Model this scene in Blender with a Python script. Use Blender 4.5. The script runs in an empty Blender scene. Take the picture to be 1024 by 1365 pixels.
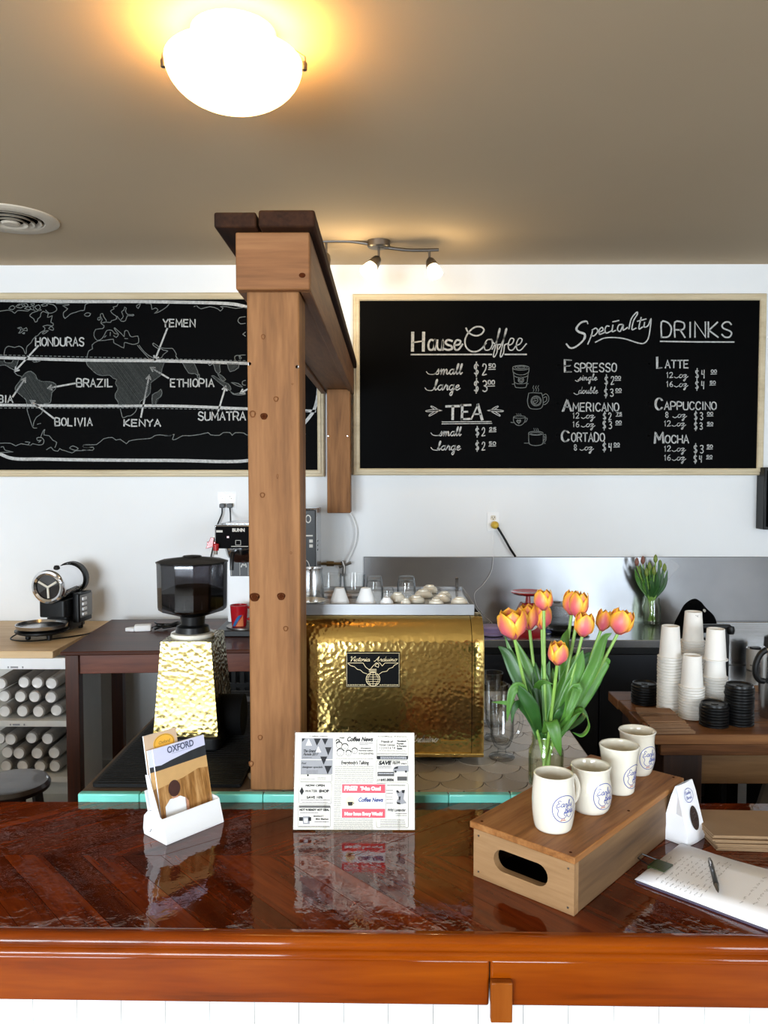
import bpy, bmesh, math, random
from mathutils import Vector, Matrix, Euler
random.seed(7)
S = bpy.context.scene
COL = S.collection
R = math.radians
PI = math.pi

# ------------------------------------------------------------------ camera
FOC = 1060.0                 # focal length in pixels of the 1024 x 1365 frame
CAM = Vector((0, 0, 1.70))
PITCH = R(2.62)              # looking slightly down
YAW = R(0.324)
cam_data = bpy.data.cameras.new('camera')
cam_data.sensor_fit = 'HORIZONTAL'
cam_data.sensor_width = 36.0
cam_data.lens = 36.0 * FOC / 1024.0
cam_data.clip_start = 0.02
cam = bpy.data.objects.new('camera', cam_data)
COL.objects.link(cam)
cam.location = CAM
cam.rotation_euler = Euler((R(90) - PITCH, 0, YAW), 'XYZ')
S.camera = cam
_M = cam.rotation_euler.to_matrix()

def ray(px, py):
    return _M @ Vector(((px - 512.0) / FOC, (682.5 - py) / FOC, -1.0))
def onY(px, py, y):
    d = ray(px, py); return CAM + d * (y / d.y)
def onZ(px, py, z):
    d = ray(px, py); return CAM + d * ((z - CAM.z) / d.z)
def onX(px, py, x):
    d = ray(px, py); return CAM + d * (x / d.x)

# ------------------------------------------------------------------ world, lights, exposure
S.view_settings.view_transform = 'Standard'
S.view_settings.look = 'None'
S.view_settings.exposure = 0.17
S.view_settings.gamma = 1.0
S.view_settings.use_curve_mapping = False
S.cycles.use_denoising = True
S.cycles.max_bounces = 10
S.cycles.diffuse_bounces = 5
S.cycles.glossy_bounces = 5
S.cycles.transmission_bounces = 10
S.cycles.transparent_max_bounces = 10
S.cycles.sample_clamp_indirect = 6.0
S.cycles.caustics_reflective = False
S.cycles.caustics_refractive = False

world = bpy.data.worlds.new('sky'); S.world = world
world.use_nodes = True
wn = world.node_tree.nodes; wn.clear()
w_out = wn.new('ShaderNodeOutputWorld'); w_bg = wn.new('ShaderNodeBackground')
w_bg.inputs['Color'].default_value = (0.80, 0.90, 1.0, 1); w_bg.inputs['Strength'].default_value = 1.6
world.node_tree.links.new(w_bg.outputs[0], w_out.inputs[0])

FRONT_Y = -3.0               # the shop-window wall behind the camera
WINDOWS = [(-3.3, -0.75), (2.0, 3.8)]      # x ranges of the two shop windows
WIN_Z = (0.55, 2.55)
def window_light(name, x0, x1, power):
    l = bpy.data.lights.new(name, 'AREA'); l.shape = 'RECTANGLE'
    l.size = x1 - x0; l.size_y = WIN_Z[1] - WIN_Z[0]
    l.energy = power; l.color = (0.82, 0.92, 1.0)
    o = bpy.data.objects.new(name, l); COL.objects.link(o)
    o.location = ((x0 + x1) / 2, FRONT_Y - 0.16, (WIN_Z[0] + WIN_Z[1]) / 2)
    o.rotation_euler = (R(90), 0, 0)      # shines along +Y into the room
    return o
window_light('daylight_window_wide', *WINDOWS[0], 370)
window_light('daylight_window_narrow', *WINDOWS[1], 165)

# ------------------------------------------------------------------ mesh builder
class MB:
    def __init__(s): s.v = []; s.f = []; s.m = []; s.uv = {}
    def add(s, vs, fs, mi=0, uvs=None):
        b = len(s.v); s.v += [tuple(v) for v in vs]
        for f in fs:
            if uvs: s.uv[len(s.f)] = [uvs[i] for i in f]
            s.f.append(tuple(b + i for i in f)); s.m.append(mi)
        return s
    def box(s, x0, x1, y0, y1, z0, z1, mi=0, M=None):
        vs = [(x0,y0,z0),(x1,y0,z0),(x1,y1,z0),(x0,y1,z0),(x0,y0,z1),(x1,y0,z1),(x1,y1,z1),(x0,y1,z1)]
        if M is not None: vs = [M @ Vector(v) for v in vs]
        return s.add(vs, [(0,3,2,1),(4,5,6,7),(0,1,5,4),(1,2,6,5),(2,3,7,6),(3,0,4,7)], mi)
    def rbox(s, x0, x1, y0, y1, z0, z1, r=0.01, n=4, mi=0, M=None):
        """box whose vertical edges are rounded"""
        pts = []
        for cx, cy, a0 in ((x1-r,y1-r,0),(x0+r,y1-r,90),(x0+r,y0+r,180),(x1-r,y0+r,270)):
            for i in range(n+1):
                a = R(a0 + 90*i/n); pts.append((cx+r*math.cos(a), cy+r*math.sin(a)))
        return s.prism(pts, z0, z1, mi, M)
    def prism(s, pts, z0, z1, mi=0, M=None):
        n = len(pts)
        vs = [(p[0],p[1],z0) for p in pts] + [(p[0],p[1],z1) for p in pts]
        if M is not None: vs = [M @ Vector(v) for v in vs]
        fs = [tuple(range(n-1,-1,-1)), tuple(range(n,2*n))] + [(i,(i+1)%n,n+(i+1)%n,n+i) for i in range(n)]
        return s.add(vs, fs, mi)
    def lathe(s, prof, n=32, mi=0, M=None, cap0=True, cap1=True, a0=0.0, sx=1.0, sy=1.0):
        """prof: list of (radius, z), turned about z"""
        vs = []
        for r, z in prof:
            for i in range(n):
                a = a0 + 2*PI*i/n
                vs.append((r*math.cos(a)*sx, r*math.sin(a)*sy, z))
        if M is not None: vs = [M @ Vector(v) for v in vs]
        fs = []
        for k in range(len(prof)-1):
            for i in range(n):
                j = (i+1) % n
                fs.append((k*n+i, k*n+j, (k+1)*n+j, (k+1)*n+i))
        if cap0 and prof[0][0] > 1e-6: fs.append(tuple(range(n-1,-1,-1)))
        if cap1 and prof[-1][0] > 1e-6: fs.append(tuple((len(prof)-1)*n+i for i in range(n)))
        return s.add(vs, fs, mi)
    def tube(s, pts, r, n=8, mi=0, caps=True, taper=None):
        pts = [Vector(p) for p in pts]; m = len(pts)
        rs = r if isinstance(r, (list, tuple)) else [r]*m
        vs = []; prev = None
        for i, p in enumerate(pts):
            t = (pts[min(i+1,m-1)] - pts[max(i-1,0)])
            if t.length < 1e-9: t = Vector((0,0,1))
            t.normalize()
            if prev is None:
                a = Vector((0,0,1)) if abs(t.z) < 0.9 else Vector((1,0,0))
                u = t.cross(a).normalized()
            else:
                u = (prev - t*prev.dot(t))
                u = u.normalized() if u.length > 1e-6 else t.orthogonal().normalized()
            prev = u; w = t.cross(u)
            for k in range(n):
                an = 2*PI*k/n
                vs.append(p + u*(rs[i]*math.cos(an)) + w*(rs[i]*math.sin(an)))
        fs = [(i*n+k, i*n+(k+1)%n, (i+1)*n+(k+1)%n, (i+1)*n+k) for i in range(m-1) for k in range(n)]
        if caps: fs += [tuple(range(n-1,-1,-1)), tuple((m-1)*n+k for k in range(n))]
        return s.add(vs, fs, mi)
    def ribbon(s, pts, w, fn, mi=0):
        """flat stroke of width w along 2-D pts; fn maps (u, v) to 3-D"""
        P = [Vector((p[0], p[1])) for p in pts]
        Q = [P[0]]
        for p in P[1:]:
            if (p - Q[-1]).length > 1e-7: Q.append(p)
        if len(Q) < 2: Q = [Q[0], Q[0] + Vector((w*0.5, 0))]
        m = len(Q); L = []; Rr = []
        for i in range(m):
            a = (Q[i]-Q[i-1]).normalized() if i > 0 else None
            b = (Q[i+1]-Q[i]).normalized() if i < m-1 else None
            t = (a or b) if (a is None or b is None) else (a + b)
            if t.length < 1e-6: t = a
            t = t.normalized(); nrm = Vector((-t.y, t.x))
            k = 1.0
            if a is not None and b is not None:
                c = max(0.55, nrm.dot(Vector((-a.y, a.x)))); k = 1.0/c
            ww = w[i] if isinstance(w, list) and i < len(w) else (w if not isinstance(w, list) else w[-1])
            e = Vector((0, 0))
            if i == 0: e = -t*ww*0.35
            if i == m-1: e = t*ww*0.35
            L.append(Q[i] + e + nrm*(ww*0.5*k)); Rr.append(Q[i] + e - nrm*(ww*0.5*k))
        vs = [fn(p.x, p.y) for p in L] + [fn(p.x, p.y) for p in Rr]
        fs = [(i, m+i, m+i+1, i+1) for i in range(m-1)]
        return s.add(vs, fs, mi)
    def poly(s, pts, fn, mi=0):
        return s.add([fn(p[0], p[1]) for p in pts], [tuple(range(len(pts)))], mi)
    def grid(s, rows, mi=0, uv=True, closed=False):
        """rows: list of equal-length lists of points"""
        nr = len(rows); nc = len(rows[0])
        vs = [p for r in rows for p in r]
        uvs = [(c/max(1,nc-1), r/max(1,nr-1)) for r in range(nr) for c in range(nc)]
        fs = [(r*nc+c, r*nc+c+1, (r+1)*nc+c+1, (r+1)*nc+c) for r in range(nr-1) for c in range(nc-1)]
        return s.add(vs, fs, mi, uvs if uv else None)
    def text(s, txt, size, fn, mi=0, align='CENTER', shear=0.0, bold=0.0, xs=1.0, width=None):
        c = bpy.data.curves.new('lettering_curve', 'FONT'); c.body = txt; c.size = size
        c.align_x = align; c.shear = shear; c.offset = bold; c.resolution_u = 3; c.fill_mode = 'FRONT' if False else 'BOTH'
        o = bpy.data.objects.new('lettering_curve', c); COL.objects.link(o)
        me = bpy.data.meshes.new_from_object(o)
        if width:
            xsv = [v.co.x for v in me.vertices]
            if xsv: xs = width/max(1e-6, max(xsv)-min(xsv))
        vs = [fn(v.co.x*xs, v.co.y) for v in me.vertices]
        fs = [tuple(p.vertices) for p in me.polygons]
        s.add(vs, fs, mi)
        bpy.data.objects.remove(o); bpy.data.curves.remove(c); bpy.data.meshes.remove(me)
        return s

def obj(name, mb, mats, parent=None, loc=(0,0,0), rot=(0,0,0), bevel=0.0, smooth=35, solid=0.0, sub=0):
    me = bpy.data.meshes.new(name)
    me.from_pydata(mb.v, [], mb.f); me.update()
    if not isinstance(mats, (list, tuple)): mats = [mats]
    for m in mats: me.materials.append(m)
    for p, mi in zip(me.polygons, mb.m): p.material_index = mi
    if mb.uv:
        ul = me.uv_layers.new(name='UVMap')
        for p in me.polygons:
            q = mb.uv.get(p.index)
            if q:
                for li, uvv in zip(p.loop_indices, q): ul.data[li].uv = uvv
    if smooth:
        for p in me.polygons: p.use_smooth = True
        try: me.set_sharp_from_angle(angle=R(smooth))
        except Exception: pass
    o = bpy.data.objects.new(name, me); COL.objects.link(o)
    if parent is not None: o.parent = parent
    o.location = loc; o.rotation_euler = rot
    if solid:
        md = o.modifiers.new('thickness', 'SOLIDIFY'); md.thickness = solid; md.offset = 0
    if bevel:
        md = o.modifiers.new('soft_edges', 'BEVEL'); md.width = bevel; md.segments = 2; md.limit_method = 'ANGLE'; md.angle_limit = R(40)
    if sub:
        md = o.modifiers.new('smooth_surface', 'SUBSURF'); md.levels = sub; md.render_levels = sub
    return o

def tag(o, label, cat, group=None, kind=None):
    o['label'] = label; o['category'] = cat
    if group: o['group'] = group
    if kind: o['kind'] = kind
    return o
def thing(name, label, cat, loc=(0,0,0), rotz=0.0, group=None):
    o = bpy.data.objects.new(name, None); COL.objects.link(o)
    o.empty_display_size = 0.05
    o.location = loc; o.rotation_euler = (0, 0, rotz)
    return tag(o, label, cat, group)
def struct(name, mb, m, label=None, bevel=0.0, smooth=35):
    o = obj(name, mb, m, bevel=bevel, smooth=smooth); o['kind'] = 'structure'
    if label: o['label'] = label
    return o
def dup(root, loc, rotz=0.0, label=None, group=None):
    r = root.copy(); COL.objects.link(r); r.location = loc; r.rotation_euler = (root.rotation_euler.x, root.rotation_euler.y, rotz)
    if label: r['label'] = label
    if group: r['group'] = group
    for ch in list(root.children):
        c = ch.copy(); COL.objects.link(c); c.parent = r
        for g in list(ch.children):
            d = g.copy(); COL.objects.link(d); d.parent = c
    return r
def RZ(a): return Matrix.Rotation(a, 4, 'Z')
def T(x, y, z): return Matrix.Translation((x, y, z))

def smooth_pts(pts, n=5, closed=False):
    """Catmull-Rom through 2-D or 3-D points"""
    P = [Vector(p) for p in pts]
    if len(P) < 3: return P
    out = []
    m = len(P)
    rng = range(m) if closed else range(m-1)
    for i in rng:
        p0 = P[(i-1) % m] if (closed or i > 0) else P[0]*2 - P[1]
        p1 = P[i]; p2 = P[(i+1) % m]
        p3 = P[(i+2) % m] if (closed or i+2 < m) else P[-1]*2 - P[-2]
        for k in range(n):
            t = k/n
            out.append(0.5*((2*p1) + (p2-p0)*t + (2*p0-5*p1+4*p2-p3)*t*t + (3*p1-p0-3*p2+p3)*t*t*t))
    out.append(P[0] if closed else P[-1])
    return out

# ------------------------------------------------------------------ materials
def _nodes(name):
    m = bpy.data.materials.new(name); m.use_nodes = True
    nt = m.node_tree; nt.nodes.clear()
    out = nt.nodes.new('ShaderNodeOutputMaterial'); b = nt.nodes.new('ShaderNodeBsdfPrincipled')
    nt.links.new(b.outputs[0], out.inputs[0])
    return m, nt, b
def _set(b, **kw):
    names = {'rough':'Roughness','metal':'Metallic','coat':'Coat Weight','coat_rough':'Coat Roughness','trans':'Transmission Weight',
             'ior':'IOR','spec':'Specular IOR Level','alpha':'Alpha','sss':'Subsurface Weight','aniso':'Anisotropic','sheen':'Sheen Weight'}
    for k, v in kw.items(): b.inputs[names[k]].default_value = v
def rgb(r, g, b):
    """sRGB 0-255 to linear"""
    f = lambda c: (c/255/12.92) if c/255 <= 0.04045 else ((c/255+0.055)/1.055)**2.4
    return (f(r), f(g), f(b), 1)
def _coord(nt, scale=(1,1,1), kind='Object'):
    tc = nt.nodes.new('ShaderNodeTexCoord'); mp = nt.nodes.new('ShaderNodeMapping')
    mp.inputs['Scale'].default_value = scale
    nt.links.new(tc.outputs[kind], mp.inputs['Vector'])
    return mp.outputs['Vector']
def _ramp(nt, fac, stops):
    r = nt.nodes.new('ShaderNodeValToRGB')
    e = r.color_ramp.elements
    while len(e) < len(stops): e.new(0.5)
    for el, (p, c) in zip(e, stops): el.position = p; el.color = c
    nt.links.new(fac, r.inputs[0])
    return r.outputs[0]
def _bump(nt, b, h, strength=0.2, dist=0.01):
    bp = nt.nodes.new('ShaderNodeBump'); bp.inputs['Strength'].default_value = strength; bp.inputs['Distance'].default_value = dist
    nt.links.new(h, bp.inputs['Height']); nt.links.new(bp.outputs[0], b.inputs['Normal'])
def _noise(nt, vec, scale, detail=3, rough=0.5, dist=0.0):
    n = nt.nodes.new('ShaderNodeTexNoise'); n.inputs['Scale'].default_value = scale
    n.inputs['Detail'].default_value = detail; n.inputs['Roughness'].default_value = rough; n.inputs['Distortion'].default_value = dist
    nt.links.new(vec, n.inputs['Vector'])
    return n.outputs['Fac']
def _mix(nt, fac, a, b_, mode='MIX'):
    m = nt.nodes.new('ShaderNodeMix'); m.data_type = 'RGBA'; m.blend_type = mode
    for sock, val in ((m.inputs['Factor'], fac), (m.inputs[6], a), (m.inputs[7], b_)):
        if isinstance(val, (int, float)): sock.default_value = val
        elif isinstance(val, tuple): sock.default_value = val
        else: nt.links.new(val, sock)
    return m.outputs[2]
def mat(name, c, var=0.06, scale=12.0, bump=0.0, bscale=60.0, emit=None, estr=0.0, **kw):
    """plain material with a faint procedural unevenness"""
    m, nt, b = _nodes(name)
    vec = _coord(nt)
    f = _noise(nt, vec, scale)
    lo = tuple(max(0, x*(1-var)) for x in c[:3]) + (1,); hi = tuple(min(1, x*(1+var)) for x in c[:3]) + (1,)
    nt.links.new(_ramp(nt, f, [(0.3, lo), (0.7, hi)]), b.inputs['Base Color'])
    _set(b, **kw)
    if bump: _bump(nt, b, _noise(nt, vec, bscale, 4), bump, 0.004)
    if emit:
        b.inputs['Emission Color'].default_value = emit; b.inputs['Emission Strength'].default_value = estr
    return m
def wood(name, dark, mid, light, axis='x', rough=0.5, coat=0.0, knots=0.0, fine=1.0, island=0.0, bump=0.1, coat_rough=0.05, spec=0.5, seed=0.0, knot_scale=5.0):
    m, nt, b = _nodes(name)
    sc = {'x':(1.2,14,14),'y':(14,1.2,14),'z':(14,14,1.2)}[axis]
    sc = tuple(s_*fine for s_ in sc)
    tc = nt.nodes.new('ShaderNodeTexCoord'); base = tc.outputs['Object']
    if seed or island:
        ad = nt.nodes.new('ShaderNodeVectorMath'); ad.operation = 'ADD'; nt.links.new(base, ad.inputs[0]); ad.inputs[1].default_value = (seed, seed*1.7, seed*0.6)
        base = ad.outputs[0]
        if island:
            ge = nt.nodes.new('ShaderNodeNewGeometry'); sca = nt.nodes.new('ShaderNodeVectorMath'); sca.operation = 'SCALE'
            cmb = nt.nodes.new('ShaderNodeCombineXYZ')
            for i in range(3): nt.links.new(ge.outputs['Random Per Island'], cmb.inputs[i])
            nt.links.new(cmb.outputs[0], sca.inputs[0]); sca.inputs['Scale'].default_value = 17.0
            ad2 = nt.nodes.new('ShaderNodeVectorMath'); ad2.operation = 'ADD'; nt.links.new(base, ad2.inputs[0]); nt.links.new(sca.outputs[0], ad2.inputs[1])
            base = ad2.outputs[0]
    mp = nt.nodes.new('ShaderNodeMapping'); mp.inputs['Scale'].default_value = sc; nt.links.new(base, mp.inputs['Vector'])
    g1 = _noise(nt, mp.outputs[0], 1.0, 4, 0.6, 0.6)
    g2 = _noise(nt, mp.outputs[0], 6.0, 3, 0.6, 0.2)
    mx = nt.nodes.new('ShaderNodeMath'); mx.operation = 'MULTIPLY_ADD'; nt.links.new(g2, mx.inputs[0]); mx.inputs[1].default_value = 0.45
    nt.links.new(g1, mx.inputs[2])
    col = _ramp(nt, mx.outputs[0], [(0.45, dark), (0.68, mid), (0.95, light)])
    if island:
        ge = nt.nodes.new('ShaderNodeNewGeometry')
        rv = _ramp(nt, ge.outputs['Random Per Island'], [(0.0, (1-island,)*3+(1,)), (1.0, (1+island*0.6,)*3+(1,))])
        col = _mix(nt, 1.0, col, rv, 'MULTIPLY')
    if knots:
        ks = {'x':(0.5,1,1),'y':(1,0.5,1),'z':(1,1,0.55)}[axis]
        mk = nt.nodes.new('ShaderNodeMapping'); mk.inputs['Scale'].default_value = ks; nt.links.new(base, mk.inputs['Vector'])
        vo = nt.nodes.new('ShaderNodeTexVoronoi'); vo.inputs['Scale'].default_value = knot_scale; nt.links.new(mk.outputs[0], vo.inputs['Vector'])
        kf = _ramp(nt, vo.outputs['Distance'], [(0.05, (1,1,1,1)), (0.12, (0.15,0.15,0.15,1)), (0.2, (0,0,0,1))])
        kmul = nt.nodes.new('ShaderNodeMath'); kmul.operation = 'MULTIPLY'; nt.links.new(kf, kmul.inputs[0]); kmul.inputs[1].default_value = knots
        col = _mix(nt, kmul.outputs[0], col, tuple(x*0.35 for x in dark[:3])+(1,))
    nt.links.new(col, b.inputs['Base Color'])
    _set(b, rough=rough, coat=coat, coat_rough=coat_rough, spec=spec)
    if bump: _bump(nt, b, mx.outputs[0], bump, 0.003)
    return m
def glass(name, c=(1,1,1,1), rough=0.0, ior=1.45):
    m, nt, b = _nodes(name)
    vec = _coord(nt); f = _noise(nt, vec, 9.0)
    nt.links.new(_ramp(nt, f, [(0.3, tuple(x*0.97 for x in c[:3])+(1,)), (0.7, c)]), b.inputs['Base Color'])
    _set(b, rough=rough, trans=1.0, ior=ior)
    return m
def thin_glass(name, c, edge, spec=1.0):
    """thin clear wall: lets light straight through, darker and shinier towards its edges"""
    m = bpy.data.materials.new(name); m.use_nodes = True; nt = m.node_tree; nt.nodes.clear()
    out = nt.nodes.new('ShaderNodeOutputMaterial'); tr = nt.nodes.new('ShaderNodeBsdfTransparent'); gl = nt.nodes.new('ShaderNodeBsdfGlossy')
    lw = nt.nodes.new('ShaderNodeLayerWeight'); lw.inputs['Blend'].default_value = .35
    col = _ramp(nt, lw.outputs['Facing'], [(0.25, c), (0.92, edge)]); nt.links.new(col, tr.inputs['Color'])
    vec = _coord(nt); f = _noise(nt, vec, 6.0, 2); nt.links.new(_ramp(nt, f, [(.3,(.02,)*3+(1,)),(.7,(.05,)*3+(1,))]), gl.inputs['Roughness'])
    fr = _ramp(nt, lw.outputs['Facing'], [(0.0, (.045,)*3+(1,)), (.5, (.08,)*3+(1,)), (.8, (.26,)*3+(1,)), (1.0, (.75,)*3+(1,))])
    mx = nt.nodes.new('ShaderNodeMixShader'); nt.links.new(fr, mx.inputs[0]); nt.links.new(tr.outputs[0], mx.inputs[1]); nt.links.new(gl.outputs[0], mx.inputs[2])
    nt.links.new(mx.outputs[0], out.inputs[0])
    return m
def hammered(name, c, scale=60.0, strength=0.35, rough=0.12, dist=0.006):
    m, nt, b = _nodes(name)
    vec = _coord(nt)
    vo = nt.nodes.new('ShaderNodeTexVoronoi'); vo.feature = 'SMOOTH_F1'; vo.inputs['Scale'].default_value = scale; vo.inputs['Smoothness'].default_value = 0.6
    nt.links.new(vec, vo.inputs['Vector'])
    n = _noise(nt, vec, scale*0.15, 2)
    ad = nt.nodes.new('ShaderNodeMath'); ad.operation = 'MULTIPLY_ADD'; nt.links.new(n, ad.inputs[0]); ad.inputs[1].default_value = 0.6; nt.links.new(vo.outputs['Distance'], ad.inputs[2])
    _bump(nt, b, ad.outputs[0], strength, dist)
    f = _noise(nt, vec, 7.0, 4)
    nt.links.new(_ramp(nt, f, [(0.3, tuple(x*0.82 for x in c[:3])+(1,)), (0.7, c)]), b.inputs['Base Color'])
    _set(b, metal=1.0, rough=rough)
    return m
def brushed(name, c, axis='z', rough=0.28, bump=0.08):
    m, nt, b = _nodes(name)
    sc = {'x':(1,90,90),'y':(90,1,90),'z':(90,90,1)}[axis]
    vec = _coord(nt, sc); f = _noise(nt, vec, 2.0, 4)
    nt.links.new(_ramp(nt, f, [(0.25, tuple(x*0.85 for x in c[:3])+(1,)), (0.75, c)]), b.inputs['Base Color'])
    v2 = _coord(nt); f2 = _noise(nt, v2, 3.0, 4)
    nt.links.new(_ramp(nt, f2, [(0.3, (rough*0.8,)*3+(1,)), (0.7, (rough*1.25,)*3+(1,))]), b.inputs['Roughness'])
    _set(b, metal=1.0)
    _bump(nt, b, f, bump, 0.001)
    return m

M_wall = mat('white_wall_paint', rgb(236,238,240), 0.015, 2.0, 0.05, 180, rough=0.75)
M_wall_cream = mat('cream_wall_paint', rgb(150,132,112), 0.05, 2.0, 0.05, 120, rough=0.8)
M_ceiling = mat('ceiling_warm_bounce_tint', rgb(186,166,138), 0.02, 1.5, 0.03, 140, rough=0.85)  # tan tint puts warm bounced light into the colour of a white ceiling
M_floor = mat('grey_floor', rgb(120,112,104), 0.15, 4.0, 0.05, 40, rough=0.45)
M_trim = mat('white_trim', rgb(232,232,230), 0.02, rough=0.5)
M_cedar = wood('cedar_post_wood', rgb(92,60,34), rgb(128,86,50), rgb(152,106,66), 'z', 0.6, knots=0.0, fine=1.0, bump=0.05, spec=.2)
M_cedar_y = wood('cedar_beam_wood', rgb(82,52,30), rgb(114,75,44), rgb(136,94,60), 'y', 0.6, fine=1.0, bump=0.05)
M_cedar_x = wood('cedar_end_board_wood', rgb(98,62,36), rgb(130,86,52), rgb(152,106,68), 'x', 0.6, fine=0.8, bump=0.05, spec=.2)
M_cap = wood('dark_cap_plank_wood', rgb(28,14,7), rgb(46,25,13), rgb(64,37,20), 'y', 0.75, fine=1.2, bump=0.12, spec=.15)
M_knot = mat('wood_knot', rgb(66,30,12), 0.3, 60, rough=0.9, spec=.05)
M_knot_faint = mat('faint_knot', rgb(104,64,36), 0.2, 60, rough=0.9, spec=.05)
M_knot_ring = mat('wood_knot_ring', rgb(72,36,16), 0.2, 60, rough=0.9, spec=.05)
M_bar = wood('varnished_bar_planks', rgb(46,15,5), rgb(88,33,11), rgb(122,52,18), 'x', 0.5, coat=1.0, fine=0.9, island=0.42, bump=0.06, coat_rough=0.03, spec=0.0)
M_bar_edge = wood('varnished_amber_edge', rgb(70,26,2), rgb(120,48,2), rgb(142,66,6), 'x', 0.5, coat=.6, fine=0.6, knots=0.8, bump=0.05, coat_rough=0.07, spec=0.0)
M_black = mat('black_plastic', rgb(11,11,12), 0.2, rough=0.35, spec=.3)
M_black_matte = mat('black_matte', rgb(7,7,8), 0.2, rough=0.8, spec=.1)
M_black_fabric = mat('black_cloth', rgb(5,5,6), 0.3, 80, 0.3, 200, rough=0.95, spec=.05)
M_rubber = mat('ribbed_black_rubber', rgb(14,14,15), 0.2, 30, 0.35, 110, rough=0.6, spec=.2)
M_steel = brushed('brushed_steel', (0.62,0.63,0.65,1), 'z', 0.26)
M_steel_h = brushed('brushed_steel_worktop', (0.55,0.56,0.58,1), 'x', 0.2)
M_chrome = mat('chrome', (0.82,0.82,0.84,1), 0.03, metal=1.0, rough=0.08)
M_nickel = mat('dark_nickel', (0.20,0.185,0.17,1), 0.05, metal=1.0, rough=0.35)
M_brass = hammered('hammered_brass', (0.80,0.57,0.19,1), 88, 0.17, 0.15, 0.004)
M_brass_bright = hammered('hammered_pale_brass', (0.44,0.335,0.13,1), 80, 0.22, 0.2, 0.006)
M_brass_plain = mat('plain_brass', (0.78,0.56,0.18,1), 0.08, metal=1.0, rough=0.2)
M_white = mat('white_card', rgb(242,243,245), 0.01, rough=0.45)
M_paper = mat('white_paper', rgb(246,247,252), 0.01, rough=0.8)
M_cream_cer = mat('cream_ceramic', rgb(226,220,205), 0.02, 20, rough=0.12, coat=0.5)
M_white_cer = mat('white_ceramic', rgb(232,232,232), 0.01, rough=0.1, coat=0.6)
M_cup_paper = mat('white_cup_paper', rgb(238,235,230), 0.015, rough=0.6)
M_chalk = mat('white_chalk', rgb(178,179,178), 0.25, 90, rough=0.95)
M_chalk_dim = mat('thin_grey_chalk', rgb(112,116,115), 0.25, 90, rough=0.95)
M_chalk_hatch = mat('hatched_grey_chalk', rgb(66,70,69), 0.25, 90, rough=0.95)
M_board = mat('blackboard_paint', (.0011,.0011,.0013,1), 0.2, 5, rough=0.55, spec=0.03)
M_frame = wood('pale_pine_frame', rgb(178,160,128), rgb(200,184,152), rgb(214,200,170), 'x', 0.55, fine=0.7, bump=0.05)
M_dark_table = wood('dark_mahogany', rgb(40,16,7), rgb(66,29,13), rgb(86,42,20), 'x', 0.45, coat=0.14, fine=0.8, bump=0.04, spec=.2)
M_dark_leg = wood('dark_mahogany_leg', rgb(40,16,5), rgb(68,30,11), rgb(90,43,17), 'z', 0.5, fine=0.8, bump=0.04)
M_pale_bench = wood('pale_butcher_block', rgb(186,150,108), rgb(208,174,130), rgb(222,192,150), 'x', 0.5, fine=0.7, bump=0.05)
M_rustic = wood('rustic_brown_plank', rgb(66,38,19), rgb(108,68,38), rgb(138,94,56), 'x', 0.55, fine=0.8, knots=0.6, island=0.25, bump=0.15, coat=0.15, coat_rough=0.2, spec=.2)
M_rustic_z = wood('rustic_dark_leg', rgb(28,13,7), rgb(42,21,12), rgb(60,33,19), 'z', 0.6, fine=0.8, bump=0.15)
M_crate = wood('pine_crate_board', rgb(104,74,46), rgb(140,106,70), rgb(164,130,92), 'x', 0.6, fine=0.9, knots=0.5, bump=0.12)
M_crate_lid = wood('oak_ply_lid', rgb(100,60,26), rgb(142,92,48), rgb(168,118,70), 'x', 0.55, fine=1.6, bump=0.12, spec=.25)
M_tile = mat('stone_scallop_tile', rgb(176,164,150), 0.08, 9, 0.08, 40, rough=0.25, coat=0.4)
M_grout = mat('brown_grout', rgb(84,68,54), 0.1, rough=0.8)
M_turq = mat('turquoise_tile', rgb(120,214,200), 0.05, 20, rough=0.15, coat=0.5)
M_kraft = mat('kraft_card', rgb(136,102,74), 0.08, 30, 0.05, 120, rough=0.85)
M_kraft_bag = mat('kraft_paper_bag', rgb(140,112,82), 0.06, 20, 0.08, 60, rough=0.85)
M_clear = thin_glass('clear_glass', (0.985,0.99,0.99,1), (0.30,0.33,0.35,1))
M_jar = thin_glass('green_tinted_glass', (0.95,0.975,0.91,1), (0.42,0.52,0.36,1))
M_smoke = thin_glass('smoked_hopper_plastic', (0.44,0.44,0.46,1), (0.10,0.10,0.11,1))
M_beans = mat('coffee_beans', rgb(26,17,12), 0.4, 60, 0.5, 90, rough=0.5)
M_red = mat('red_enamel', rgb(170,20,30), 0.05, rough=0.2, coat=0.5)
M_blue_ink = mat('blue_underglaze', rgb(52,72,160), 0.15, 120, rough=0.2)
M_ink = mat('black_print', rgb(30,30,34), 0.1, rough=0.8)
M_ink_grey = mat('grey_print', rgb(152,152,156), 0.06, rough=0.8)
M_ink_text = mat('grey_text_print', rgb(84,82,82), 0.1, rough=0.8)
M_gold_ink = mat('gold_lettering', (0.85,0.68,0.40,1), 0.05, metal=0.6, rough=0.35)
M_silver_ink = mat('silver_lettering', rgb(190,186,178), 0.05, rough=0.5)
M_leaf = mat('tulip_leaf_green', rgb(72,120,44), 0.25, 18, rough=0.42, sss=0.05)
M_leaf_dark = mat('dark_tulip_leaf', rgb(42,84,34), 0.25, 18, rough=0.42)
M_stem = mat('tulip_stem_green', rgb(128,168,76), 0.12, 30, rough=0.45)
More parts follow.
